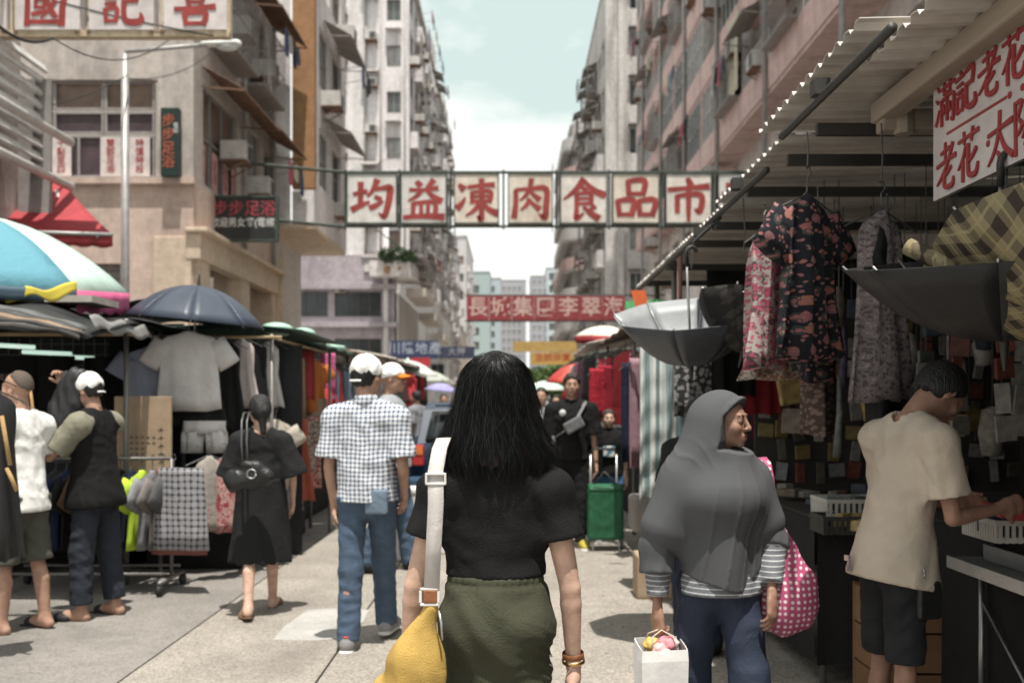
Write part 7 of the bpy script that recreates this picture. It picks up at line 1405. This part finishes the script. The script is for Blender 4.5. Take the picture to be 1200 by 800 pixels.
# ======== further stalls on the right
GCN = {'garment %d' % i: n for i, n in enumerate(('navy', 'red', 'beige', 'black', 'plum', 'slate', 'cream', 'maroon'))}; ORD = ('first', 'second', 'third', 'fourth', 'fifth', 'sixth', 'seventh', 'eighth', 'ninth')
def far_stall(label, x0, x1, y0, y1, z, cover, n, cols, gl, seed):
    s_ = thing('market_stall', label, 'stall', ((x0 + x1) / 2, y0, 0)); w = x1 - x0; d = y1 - y0; MB().grid(lambda u, v: ((u - .5) * (w + .3), -.15 + v * (d + .3), z + .18 * math.sin(u * 3.14) + .02 * math.sin(v * 25)), 10, 12).build('roof_cover', cover, s_, True, solid=.02)
    for sx in (-1, 1):
        for yy in (0, d): MB().tube([(sx * w / 2, yy, 0), (sx * w / 2, yy, z)], .02, 8).build('post', POLE, s_, True)
        MB().tube([(sx * w / 2, 0, z - .12), (sx * w / 2, d, z - .12)], .015, 6).build('rail', POLE, s_, True)
    MB().box((0, d / 2, .4), (w * .8, d * .92, .8)).build('goods_bench', DARKC, s_, bevel=.02); MB().grid(lambda u, v: ((w / 2 if x0 > 0 else -w / 2), u * d, z - v * z), 8, 4).build('back_cloth', TARP, s_, True)
    rg = random.Random(seed); sx = -1 if x0 > 0 else 1
    for i in range(n):
        yy = y0 + d * (i + .5) / n; c = rg.choice(cols); k = rg.choice(('shirt', 'dress', 'cloth', 'trousers')); hung('hanging_garment', '%s %s, %s along the rail of the %s' % (GCN.get(c.name, 'plain'), {'cloth': 'wrap'}.get(k, k), ORD[i], ' '.join(gl.split()[3:])), 'garment', ((x0 + x1) / 2 + sx * w / 2 + rg.uniform(-.06, .06), yy, z - .2), rg.uniform(.3, 1.2) * sx, k, rg.choice((.36, .42)), rg.choice((.65, .85)), c, seed=rg.randrange(3), group=gl)
    return s_
GC = [cloth('garment %d' % i, c) for i, c in enumerate(((.03, .032, .05), (.42, .05, .06), (.36, .30, .28), (.05, .05, .05), (.22, .10, .14), (.14, .17, .22), (.5, .44, .42), (.10, .05, .05)))]
far_stall('stall with red garments past the teal striped sheet', 1.35, 3.0, 11.0, 14.0, 2.25, M('brown mesh cover', (.15, .12, .10), .9, .4, 30), 8, [GC[0], GC[1], GC[1], GC[3], GC[4]], 'garments hanging on the stall past the striped sheet', 3); far_stall('stall under a pale red-edged canopy further along the right', 1.3, 3.4, 15.2, 19, 2.35, M('pale canvas', (.62, .56, .50), .8), 7, GC, 'garments hanging on the pale canopy stall', 4); far_stall('last stall seen on the right beside the red umbrella', 1.5, 3.6, 21, 27, 2.4, TARPG, 6, GC, 'garments hanging on the last right stall', 5)
for k, (px, py, Y, h, c, lab) in enumerate(((700, 432, 10.8, .55, cloth('bright red cloth', (.45, .03, .05)), 'long bright red garment hanging past the young man'), (709, 428, 11.0, .6, cloth('crimson cloth', (.36, .03, .05)), 'crimson garment hanging next to the bright red one'), (738, 425, 9.6, .95, NAVY, 'navy coat hanging just left of the teal striped sheet'), (747, 420, 9.2, 1.0, cloth('dusty pink cloth', (.42, .25, .30)), 'dusty pink garment hanging beside the navy coat'))): p = P(px, py, Y); hung('hanging_garment', lab, 'garment', p, .9, 'cloth', .28, h, c, seed=40 + k)
umbrella('pale street umbrella with red valance past the right stalls', P(710, 382, 19), (0, .06, .2), .60, (M('pale umbrella canvas', (.66, .62, .55), .7),), drop=.26, shaft=2.4, valance=(M('red valance', (.36, .04, .05), .7),), name='street_umbrella')
umbrella('red street umbrella behind the head of the young man in black', P(674, 426, 20), (.1, -.1, 0), .62, (M('red umbrella canvas', (.46, .05, .05), .6), M('coral umbrella canvas', (.55, .09, .06), .6)), drop=.34, shaft=2.1, name='street_umbrella')
umbrella('small white street umbrella right of the black-haired woman', P(640, 446, 29), (0, 0, 0), .62, (M('white umbrella canvas', (.68, .68, .64), .7), M('pale green umbrella canvas', (.45, .58, .50), .7)), drop=.3, shaft=1.9, name='street_umbrella')
umbrella('white street umbrella beyond the orange visor man', P(478, 422, 27), (.05, .1, 0), .85, (M('white umbrella canvas', (.68, .68, .64), .7), M('white umbrella canvas', (.68, .68, .64), .7), M('pale green umbrella canvas', (.45, .58, .50), .7)), drop=.28, shaft=2.1, name='street_umbrella'); umbrella('lilac street umbrella above the blue car', P(518, 449, 24), (0, .1, 0), .42, (M('lilac umbrella canvas', (.33, .31, .55), .7),), drop=.3, shaft=1.8, name='street_umbrella'); umbrella('grey street umbrella among the far left stalls', P(500, 434, 31), (0, 0, 0), .8, (M('grey green canvas', (.42, .45, .40), .7),), drop=.3, shaft=2.1, name='street_umbrella')
# ======== left-hand stalls
s1 = thing('market_stall', 'dark tarpaulin stall of bags and jackets at the left edge', 'stall', (0, 0, 0)); STT = stripes('old striped tarpaulin', (.05, .05, .052), (.28, .24, .21), .16, .22, 1, rough=.5, warp=.05)
MB().grid(lambda u, v: (-6.0 + u * 3.05 + .05 * math.sin(v * 9), 6.9 + v * 2.6, 2.14 + .10 * math.sin(u * 3.0) - .14 * max(0, u - .8) * 5 * (1 - v) + .02 * math.sin(u * 30 + v * 9) - .10 * (1 - v) ** 6), 30, 14).build('roof_cover', TARP, s1, True, solid=.012)
for i, c in enumerate(((.10, .10, .10), (.04, .04, .042), (.22, .15, .10), (.035, .035, .037), (.24, .23, .22), (.04, .04, .042))):
    v0, v1 = i / 6.0, (i + 1) / 6.0
    MB().grid(lambda u, v, v0=v0, v1=v1: (lambda w: (-6.0 + u * 3.06 - .04 * w, 6.93 - .07 * math.sin(w * 3.0) - .05 * w, 2.14 + .10 * math.sin(u * 3.0) - .18 * u ** 4 - w * (.20 * math.sin(min(1, u * 1.05) * 3.0) + .06) + .006 * math.sin(u * 60 + w * 9)))(v0 + (v1 - v0) * v), 40, 3).build('flap_strip', M('roof flap %d' % i, c, .5, .3, 20), s1, True, solid=.006)
MB().grid(lambda u, v: (-2.95 + .05 * v, 6.95 + u * 1.1, 2.06 - v * .10 + .02 * math.sin(u * 15)), 14, 3).build('roof_flap', M('pale plastic edge', (.20, .195, .19), .5, .2, 20), s1, True, solid=.006)
for (x, y) in ((-3.08, 7.95), (-5.6, 7.0), (-3.1, 9.4), (-5.6, 9.4)): MB().tube([(x, y, 0), (x, y, 2.12)], .022, 8).build('post', POLE, s1, True)
MB().tube([(-6, 7.95, 2.0), (-3.0, 7.95, 2.0)], .018, 6).build('rail', BAMB, s1, True); MB().grid(lambda u, v: (-6.4 + u * 3.3, 9.45 + .03 * math.sin(u * 30), 2.2 - v * 2.2), 20, 4).build('back_cloth', TARP, s1, True); MB().grid(lambda u, v: (-6.2, 5.0 + u * 4.4, 2.2 - v * 2.2), 10, 4).build('side_cloth', TARP, s1, True)
gm = MB()
for i in range(18): gm.bar((-4.9 + i * .1, 9.3, .9), (-4.9 + i * .1, 9.3, 2.05), .006)
for i in range(12): gm.bar((-4.9, 9.295, .9 + i * .1), (-3.2, 9.295, .9 + i * .1), .006)
q = gm.build('grid_panel', POLE, s1); 
tb_ = table('dark skirted table at the back of the bag stall', -5.8, -3.9, 8.35, 9.3, .8)
for k, (px, py, Y, ln) in enumerate(((55, 412, 8.6, .42), (84, 417, 8.9, .4), (16, 404, 8.3, .35))): tag(MB().tube([(-ln / 2, 0, 0), (ln / 2, 0, -.02)], .018, 8).build('tube_lamp', m_, None, True, loc=P(px, py, Y)), ('tube lamp under the dark tarpaulin above the bald man', 'tube lamp under the dark tarpaulin above the white cap', 'tube lamp at the very edge under the dark tarpaulin')[k], 'lamp')
# beach umbrella
BLU = spots('sky blue printed canvas', (.12, .29, .36), ((.10, .26, .33),), 3, .2); WMI = M('mint white canvas', (.44, .56, .50), .6, .1, 40); PNK = M('bright pink canvas', (.62, .13, .27), .6, .1, 40); GRN = M('strong green canvas', (.02, .22, .12), .6, .1, 40); LGR = M('pale green canvas', (.33, .52, .36), .6, .1, 40); SLT = M('slate blue canvas', (.07, .11, .15), .6, .1, 40)
bu = umbrella('big beach umbrella of blue, mint and pink panels over the bag stall', (-4.42, 8.0, 2.98), (.10, .02, math.radians(21)), 1.27, (WMI, PNK, GRN, GRN, BLU, BLU, BLU, WMI), drop=.30, shaft=2.98, valance=(PNK, LGR, GRN, SLT, SLT, SLT, SLT, PNK), scall=.04, name='beach_umbrella')
YELC = M('yellow cloth', (.62, .50, .07), .75, .2, 30); tag(MB().grid(lambda u, v: (-3.66 + u * .52, 7.2 + .05 * math.sin(u * 6), 2.27 + .025 * math.sin(u * 8) - v * (.075 + .03 * math.sin(u * 9 + 1)) + .03 * u), 20, 4).build('yellow_cloth', YELC, None, True, solid=.006), 'yellow cloth slung under the beach umbrella', 'cloth'); tag(MB().grid(lambda u, v: (-4.6 + u * 1.3, 8.25 + .3 * v, 2.44 + .04 * math.sin(u * 5) - v * .12), 12, 4).build('black_tarp', TARP, None, True, solid=.006), 'black tarpaulin edge between the beach umbrella and the yellow cloth', 'tarpaulin'); tag(MB().box((-4.05, 7.6, 2.22), (1.9, .5, .05)).build('roof_board', M('pale wood board', (.42, .39, .35), .8), None), 'pale board lying on the dark tarpaulin roof', 'board'); tag(MB().grid(lambda u, v: (-4.0 + u * 1.25, 9.2 + v * .9, 2.15 + .26 * math.sin(u * 3.0) * (1 - v * .5)), 14, 5).build('tarp_cover', M('charcoal tarp', (.05, .052, .055), .6, .4, 12), None, True, solid=.01), 'charcoal tarpaulin hump behind the beach umbrella by the lamp post', 'tarpaulin')
pole('dark pole at the left edge under the beach umbrella', (-4.42, 8.0, 0), (-4.42, 8.0, .3), .06, DKB, 'umbrella_stand')
# red shop awning
ra = thing('shop_awning', 'red shop awning with scalloped valance above the beach umbrella', 'awning', (0, 0, 0)); REDC = M('red awning canvas', (.33, .035, .045), .7, .15, 40, var=.15); TL, TR, BL, BRp = P(-30, 205, 16.2), P(73, 212, 16.2), P(-30, 270, 14.6), P(132, 275, 14.6)
MB().grid(lambda u, v: (TL.lerp(TR, u)).lerp(BL.lerp(BRp, u), v) - Vector((0, 0, .05 * math.sin(v * 3.14))), 12, 8).build('canvas', REDC, ra, True, solid=.01); MB().grid(lambda u, v: BL.lerp(BRp, u) - Vector((0, 0, v * (.17 + .03 * abs(math.sin(u * 22))))), 40, 2).build('valance', REDD, ra, True, solid=.01); MB().tube([BL, BRp], .03, 8).build('front_bar', LAMPM, ra, True)
MB().tube([P(66, 225, 15.9), P(82, 262, 15.2), P(116, 277, 14.6)], .035, 8).build('folding_arm', M('white arm', (.55, .52, .5), .5), ra, True)
# navy umbrella over the clothes
UNAVY = M('navy umbrella cloth', (.038, .05, .075), .45, .12, 60, spec=.5); umbrella('navy umbrella opened over the white tee display', (-2.66, 8.45, 2.445), (.05, .09, .25), .57, (UNAVY,), drop=.36, shaft=.7, handle='hook')
# clothes stall under the navy umbrella
s2_ = thing('market_stall', 'clothes stall with hanging whites beneath the navy umbrella', 'stall', (0, 0, 0))
for (x, y) in ((-3.0, 8.5), (-2.1, 8.7), (-2.05, 11.2), (-4.2, 11.2)): MB().tube([(x, y, 0), (x, y, 2.05)], .018, 8).build('post', POLE, s2_, True)
MB().tube([(-3.1, 8.55, 2.02), (-2.0, 8.65, 2.02)], .014, 6).build('rail', BAMB, s2_, True); MB().tube([(-2.1, 8.65, 2.02), (-2.1, 11.3, 2.02)], .014, 6).build('rail', BAMB, s2_, True); MB().grid(lambda u, v: (-3.3 + u * 1.3, 9.5, 2.0 - v * 2.0), 8, 4).build('back_cloth', TARP, s2_, True); MB().grid(lambda u, v: (-3.4, 8.4 + u * 3, 2.1 - v * 2.1), 8, 4).build('side_cloth', TARP, s2_, True); MB().box((-2.75, 9.9, .42), (.9, 2.4, .84)).build('goods_bench', DARKC, s2_, bevel=.02); MB().grid(lambda u, v: (-3.4 + u * 1.5, 9.0 + v * 2.4, 2.10 + .06 * math.sin(u * 3)), 8, 8).build('roof_cover', TARPG, s2_, True, solid=.01)
WT = cloth('soft white cotton', (.60, .57, .56)); PKW = cloth('pinkish white cotton', (.60, .52, .50)); GRP = cloth('grey blue cotton', (.22, .24, .30))
hung('tee_shirt', 'large white tee hanging under the navy umbrella', 'tee shirt', (-2.70, 8.33, 2.05), .0, 'shirt', .54, .66, WT, .24, seed=1, depth=.06, fold=.012); hung('tee_shirt', 'grey blue tee half hidden on the bag stall side of the white tee', 'tee shirt', (-3.05, 8.42, 1.93), .3, 'shirt', .44, .56, GRP, .2, seed=2); hung('shorts', 'black shorts hanging directly below the large white tee', 'shorts', (-2.64, 8.38, 1.46), 0, 'skirt', .42, .2, BLACK2, seed=2, hanger=False); hung('shorts', 'white shorts hanging below the black ones', 'shorts', (-2.58, 8.36, 1.30), 0, 'trousers', .36, .26, WT, seed=3, hanger=False)
hung('blouse', 'pinkish white blouse with a dark motif hanging past the white tee', 'blouse', (-2.42, 8.9, 2.03), .25, 'dress', .24, .62, PKW, 0, seed=4); hung('blouse', 'white blouse hanging third in the row of whites', 'blouse', (-2.28, 9.3, 2.03), .4, 'dress', .22, .62, WT, 0, seed=5); hung('dress', 'black dress hanging between the two pale blouses', 'dress', (-2.36, 9.1, 2.03), .5, 'dress', .26, .9, BLACK2, 0, seed=6); hung('dress', 'black dress hanging on the near side of the pinkish blouse', 'dress', (-2.50, 8.7, 2.0), .4, 'dress', .26, .8, BLACK2, 0, seed=7)
for k, (px, Y, w, h, c, lab) in enumerate(((307, 10.6, .12, .9, cloth('olive scarf', (.12, .13, .05)), 'olive scarf hanging beside the dark checked cloth'), (324, 10.8, .22, .85, plaid('dark check', (.05, .05, .045), (.015, .015, .015), .05, .5), 'dark checked cloth hanging beside the red one'), (352, 11.0, .30, .56, cloth('rust red cloth', (.40, .06, .07)), 'rust red cloth hanging from the green roofed stall'), (384, 11.8, .18, .5, cloth('striped bright cloth', (.55, .14, .28)), 'bright pink and green folded cloth hanging past the red one'), (384, 11.9, .2, .7, cloth('dark crimson cloth', (.2, .02, .03)), 'dark crimson cloth below the bright pink one'), (366, 11.4, .34, .55, cloth('beige print', (.38, .29, .23)), 'beige patterned garment below the rust red cloth'))):
    hung('hanging_cloth', lab, 'cloth', ((px - 600) / F_ * Y, Y, 2.04 if k != 4 and k != 5 else 1.5), .05, 'cloth', w, h, c, seed=50 + k, nf=2)
CHK2 = plaid('grey checked cloth', (.42, .41, .42), (.06, .06, .075), .048, .42, thin=(.2, .2, .22)); hung('checked_skirt', 'grey checked cloth hanging low beside the clothes rack', 'skirt', (-2.50, 7.52, .96), -.12, 'skirt', .36, .62, CHK2, seed=3, hanger=False, fold=.01); hung('checked_skirt', 'red edged checked cloth directly behind the grey one', 'skirt', (-2.55, 7.62, .95), -.10, 'skirt', .36, .66, cloth('dull red check', (.25, .10, .09)), seed=4, hanger=False, fold=.01)
for k, (x, y, z, c, lab) in enumerate(((-2.36, 8.15, 1.0, spots('red floral cloth', (.42, .25, .23), ((.30, .05, .07), (.5, .36, .32)), 20, .42, warp=.03, layers=2), 'red and white floral dress hanging low by the woman in black'), (-2.30, 8.32, 1.02, PAIS, 'cream patterned dress hanging low beside the red floral one'), (-2.46, 8.1, 1.02, cloth('grey beige cloth', (.34, .31, .28)), 'grey beige garment between the checked cloth and the red floral dress'), (-2.24, 8.5, .95, cloth('pale pink cloth', (.50, .36, .35)), 'pale pink garment hanging low behind the woman in black'))): hung('dress', lab, 'dress', (x, y, z), .5, 'dress', .24, .60, c, 0, seed=60 + k)
PR1 = spots('red paisley print', (.28, .05, .06), ((.5, .35, .3), (.12, .03, .03)), 26, .4, warp=.03, layers=2); PR2 = spots('blue flower print', (.10, .13, .22), ((.42, .40, .40), (.3, .12, .16)), 22, .38, warp=.03, layers=2); PR3 = stripes('brown striped cloth', (.30, .22, .16), (.10, .06, .05), .05, .5, 0)
for k, (y, z, c, kd, w, h, lab) in enumerate(((8.75, 1.22, PR1, 'dress', .30, .80, 'red paisley dress hanging low at the clothes stall corner'), (9.1, 1.30, cloth('cream linen', (.46, .41, .35)), 'shirt', .36, .6, 'cream linen shirt hanging low behind the red paisley dress'), (9.5, 1.25, PR2, 'dress', .30, .85, 'blue flower print dress hanging low past the cream shirt'), (9.9, 1.9, PR3, 'cloth', .30, .6, 'brown striped cloth hanging high above the blue flower print'), (10.2, 1.35, cloth('brick cloth', (.34, .09, .06)), 'dress', .32, .9, 'brick red dress hanging low along the clothes stall'), (10.6, 1.3, PAIS, 'shirt', .34, .6, 'cream paisley shirt hanging low beside the brick red dress'), (11.0, 1.3, PR1, 'cloth', .34, .8, 'red paisley wrap hanging low before the green roofed stall'), (11.4, 1.95, cloth('orange tunic', (.50, .17, .05)), 'shirt', .34, .6, 'orange tunic hanging high before the green roofed stall'))):
    hung('hanging_garment', lab, 'garment', (-2.14 - .02 * k, y, z), .7, kd, w, h, c, .18 if kd == 'shirt' else 0, seed=80 + k)
# cardboard
cb = thing('cardboard_sheet', 'tall cardboard sheet with handwritten marks beside the steel post', 'cardboard', P(168, 515, 8.05)); MB().box((0, 0, 0), (.46, .03, .70)).build('sheet', CARDB, cb, bevel=.004); INK = M('marker ink', (.06, .045, .035), .8)
for i in range(5): 
    for j in range(5 - (i > 1) * 2): brush([([(10, 40), (40, 55), (60, 35), (90, 60)], [12, 10, 12, 8]), ([(50, 80), (45, 20)], [10, 8])], .035, INK, 'ink_mark', cb, (-.09 + j * .045, -.0155, .02 - i * .045), depth=.002)
for i in range(6): brush([([(10, 40), (50, 60), (90, 50)], [14, 12, 10]), ([(50, 90), (50, 10)], [12, 10])], .05, INK, 'ink_mark', cb, (.15, -.0155, .08 - i * .065), depth=.002)
# clothes rack
rk = thing('clothes_rack', 'low steel clothes rack with coloured shirts behind the two men', 'rack', (-3.26, 7.72, 0)); RW = .62
for sx in (-1, 1): MB().tube([(sx * RW, 0, .12), (sx * RW, 0, 1.02)], .014, 8).build('upright', POLE, rk, True); MB().tube([(sx * RW, -.28, .10), (sx * RW, .28, .10)], .016, 8).build('foot', POLE, rk, True)
MB().tube([(-RW, 0, 1.02), (RW, 0, 1.02)], .014, 8).build('rail', POLE, rk, True); MB().tube([(-RW, -.2, .16), (RW, -.2, .16)], .012, 8).tube([(-RW, .2, .16), (RW, .2, .16)], .012, 8).build('base_bar', POLE, rk, True)
for sx in (-1, 1):
    for sy in (-1, 1): MB().lathe([(.0, -.02), (.04, -.02), (.045, 0), (.04, .02), (0, .02)], 12).build('caster', RUBBER, rk, True, (sx * RW, sy * .26, .045), (0, math.pi / 2, 0))
RC_ = [('red', (.30, .04, .04)), ('navy', (.025, .03, .06)), ('charcoal', (.05, .05, .052)), ('dark blue', (.03, .04, .09)), ('black', (.018, .018, .018)), ('brown', (.09, .06, .04)), ('mustard yellow', (.58, .33, .03)), ('slate', (.10, .12, .16)), ('jet black', (.013, .013, .014)), ('ink blue', (.02, .025, .05)), ('lime yellow', (.55, .75, .07)), ('mid grey', (.26, .26, .27)), ('warm grey', (.2, .18, .17)), ('dark grey', (.10, .10, .10))]
for i, (nm, c) in enumerate(RC_): hung('shirt', '%s shirt hanging edge-on from the low clothes rack' % nm, 'shirt', (-3.70 + i * 1.08 / 13, 7.72, .93), 1.35, 'shirt', .40, .60, cloth('rack ' + nm, c), .22, seed=i % 4, depth=.035, fold=.008)
# black bag with tan straps held between the two men
hb_ = thing('black_backpack', 'large black bag with tan trim held up between the two men', 'bag', P(78, 478, 6.75)); sd = Sdf(); sd.cone((.06, 0, .17), (-.04, 0, -.16), .10, .14, .05, ((0, 1, 0), 1.7)); sd.folds(.010, (40, 20, 14), 5); put('pouch', sd, .008, M('black nylon', (.022, .022, .023), .5, .2, 60), hb_); TANL = cloth('tan webbing', (.42, .27, .12))
MB().tube([(-.16, -.09, -.2), (-.06, -.12, -.205), (.08, -.11, -.18)], .014, 6).build('trim', TANL, hb_, True); MB().tube([(-.19, -.06, -.17), (-.22, -.02, .0), (-.25, 0, .16)], .010, 6).build('strap', TANL, hb_, True)
hung('black_jacket', 'black jacket with tan lining hanging at the left edge', 'jacket', P(6, 470, 5.6) + Vector((-.06, 0, .06)), .9, 'dress', .26, .95, M('black nylon', (.022, .022, .023), .5, .2, 60), 0, seed=9, depth=.08)
for k, (a, b) in enumerate(((P(2, 487, 5.5), P(12, 545, 5.5)), (P(8, 548, 5.5), P(20, 575, 5.5)))): tag(MB().tube([a, b], .012, 6).build('tan_strap', TANL, None, True), ('tan strap on the black jacket at the edge, upper one', 'tan lining strip low on the black jacket at the edge')[k], 'strap')
for k, (px, Y) in enumerate(((22, 8.4), (44, 8.5), (66, 8.45), (120, 8.8))): hung('dark_bag', ('dark bag hanging at the frame edge above the bald man', 'second dark bag from the frame edge in the bag stall', 'dark bag hanging directly behind the lifted black bag', 'dark bag hanging behind the white cap near the steel post')[k], 'bag', ((px - 600) / F_ * Y, Y, 1.85), .2, 'cloth', .3, .5, (BLACK, DARKC)[k % 2], seed=70 + k, depth=.2, hanger=False)
# ======== further stalls on the left
MINT = M('mint green plastic', (.34, .50, .42), .5, .15, 20); far_stall('green roofed clothes stall past the woman in black', -4.4, -2.35, 11.6, 14.2, 2.12, TARPG, 9, GC, 'garments hanging on the green roofed stall', 6); far_stall('brown roofed stall behind the checked shirt man', -4.6, -2.5, 14.8, 18.4, 2.2, M('brown canvas', (.20, .13, .09), .8), 8, GC, 'garments hanging on the brown roofed stall', 7); far_stall('pale roofed stall left of the blue car', -4.6, -2.4, 19.2, 23.5, 2.3, M('pale canvas', (.62, .56, .50), .8), 7, GC, 'garments hanging on the pale roofed stall', 8); far_stall('last stall in sight along the left side', -4.8, -2.6, 24.4, 30, 2.4, TARPG, 6, GC, 'garments hanging on the last left stall', 9)
for k, (px, py, Y, w) in enumerate(((325, 386, 10.0, .16), (356, 391, 11.5, .14), (392, 408, 14.0, .16))): o = put('plastic_cover', (lambda s_: (s_.ell((0, 0, 0), (w, .25, .07)), s_)[1])(Sdf()), .03, MINT, None); o.location = P(px, py, Y); tag(o, ('mint plastic cover bulging beside the navy umbrella', 'mint plastic cover over the rust red cloth', 'mint plastic cover nearest the checked shirt man')[k], 'cover')
# ======== car, trolley and boxes in the road
car = thing('parked_car', 'dark blue hatchback seen from behind in the middle of the street', 'car', (-.47, 12.4, 0)); BLUEC = M('dark blue car paint', (.012, .028, .055), .32, .02, 5, spec=.6); CGL = M('car glass', (.02, .025, .028), .06, 0, spec=.7)
secs = [(0, .50, .32, .80, .70), (.04, .80, .26, .92, .80), (.45, .84, .22, .98, .82), (1.0, .85, .2, .98, .83), (2.6, .85, .2, .95, .83), (3.3, .84, .22, .88, .82), (3.85, .78, .28, .72, .74)]; rings = []
for (y, hw, z0, z1, tw) in secs: rings.append([Vector((x, y, z)) for x, z in ((-hw * .92, z0), (-hw, z0 + .12), (-hw, (z0 + z1) / 2 + .1), (-tw, z1), (tw * -.5, z1 + .03), (tw * .5, z1 + .03), (tw, z1), (hw, (z0 + z1) / 2 + .1), (hw, z0 + .12), (hw * .92, z0))])
MB().loft(rings).build('car_body', BLUEC, car, True, bevel=0); cab = []
for (y, hw, z, ) in ((.12, .72, .94), (.38, .66, 1.36), (.75, .64, 1.45), (1.7, .63, 1.45), (2.1, .62, 1.38), (2.75, .70, .95)): cab.append([Vector((x, y, zz)) for x, zz in ((-.74, .92), (-hw, z), (0, z + .03), (hw, z), (.74, .92))])
MB().loft(cab).build('car_roof', BLUEC, car, False)
MB().grid(lambda u, v: ((u - .5) * (1.24 - .14 * v), .115 + .26 * v - .02, .98 + .36 * v), 8, 6).build('rear_window', CGL, car, True, solid=.02)
for sx in (-1, 1):
    MB().grid(lambda u, v: (sx * (.745 - .08 * v), .45 + u * 1.9 - v * 0 , .97 + v * .36), 6, 4).build('side_window', CGL, car, True, solid=.02); 
    tl = MB().box((sx * .70, .03, .80), (.15, .12, .26)).build('tail_light', M('red lens', (.42, .03, .03), .2, 0), car, bevel=.02); MB().box((sx * .70, -.033, .86), (.12, .012, .10)).build('lens', M('orange lens', (.65, .18, .06), .2, 0), tl)
    for y in (.72, 3.1): w = MB().lathe([(.16, -.09), (.29, -.1), (.31, -.05), (.31, .05), (.29, .1), (.16, .09)], 20).build('wheel', RUBBER, car, True, (sx * .76, y, .31), (0, math.pi / 2, 0)); MB().lathe([(0, .05), (.16, .08), (.17, -.08), (0, -.05)], 14).build('rim', STEEL, w, True)
MB().box((0, -.06, .42), (1.66, .16, .24)).build('bumper', M('blue bumper', (.03, .07, .13), .35, .02), car, bevel=.05); MB().box((0, .0, .66), (.52, .03, .14)).build('number_plate', M('yellow plate', (.62, .5, .1), .5), car); MB().box((0, .26, 1.42), (1.0, .16, .03)).build('spoiler', BLUEC, car, bevel=.01); MB().box((.0, .34, 1.36), (.26, .02, .03)).build('brake_light', M('red lens', (.42, .03, .03), .2, 0), car)
tr = thing('shopping_trolley', 'dark green two-wheeled shopping trolley pulled by the young man', 'trolley', (.92, 9.85, 0)); GRT = M('dark green nylon', (.016, .10, .045), .6, .2, 60); sd = Sdf(); sd.box((0, 0, .36), (.145, .10, .22), rad=.03); sd.folds(.004, (30, 30, 20), 3); put('bag_body', sd, .010, GRT, tr); MB().grid(lambda u, v: ((u - .5) * .34, -.135 + .25 * v, .60 + .05 * math.sin(v * 3.1)), 8, 6).build('flap', GRT, tr, True, solid=.012)
for sx in (-1, 1): MB().tube([(sx * .13, .14, .08), (sx * .13, .16, .95)], .010, 6).build('frame_tube', STEEL, tr, True); MB().lathe([(0, -.015), (.07, -.018), (.075, 0), (.07, .018), (0, .015)], 16).build('wheel', M('grey wheel', (.3, .3, .3), .6), tr, True, (sx * .17, .12, .075), (0, math.pi / 2, 0)); MB().tube([(sx * .13, -.10, .13), (sx * .13, -.12, .0)], .010, 6).build('foot', STEEL, tr, True)
MB().tube([(-.13, .16, .95), (-.10, .14, .99), (.10, .14, .99), (.13, .16, .95)], .014, 8).build('handle', DKB, tr, True); MB().tube([(-.12, -.12, .66), (-.02, -.16, .78), (.10, -.14, .66)], .010, 6).build('strap', DKB, tr, True)
for k, (x, y, z, w, h, lab) in enumerate(((-1.02, 9.3, .0, .34, .62, 'white foam box standing on the road beyond the checked shirt'), (-.72, 9.7, .0, .3, .4, 'lower white foam box beside the taller one'))): t = thing('foam_box', lab, 'box', (x, y, z)); MB().box((0, 0, h / 2), (w, .3, h)).build('box_body', M('white foam', (.68, .66, .63), .8), t, bevel=.015); MB().box((0, 0, h + .02), (w + .02, .32, .05)).build('lid', M('white foam', (.68, .66, .63), .8), t, bevel=.012)
# a sky dome is the world; nothing else is lit
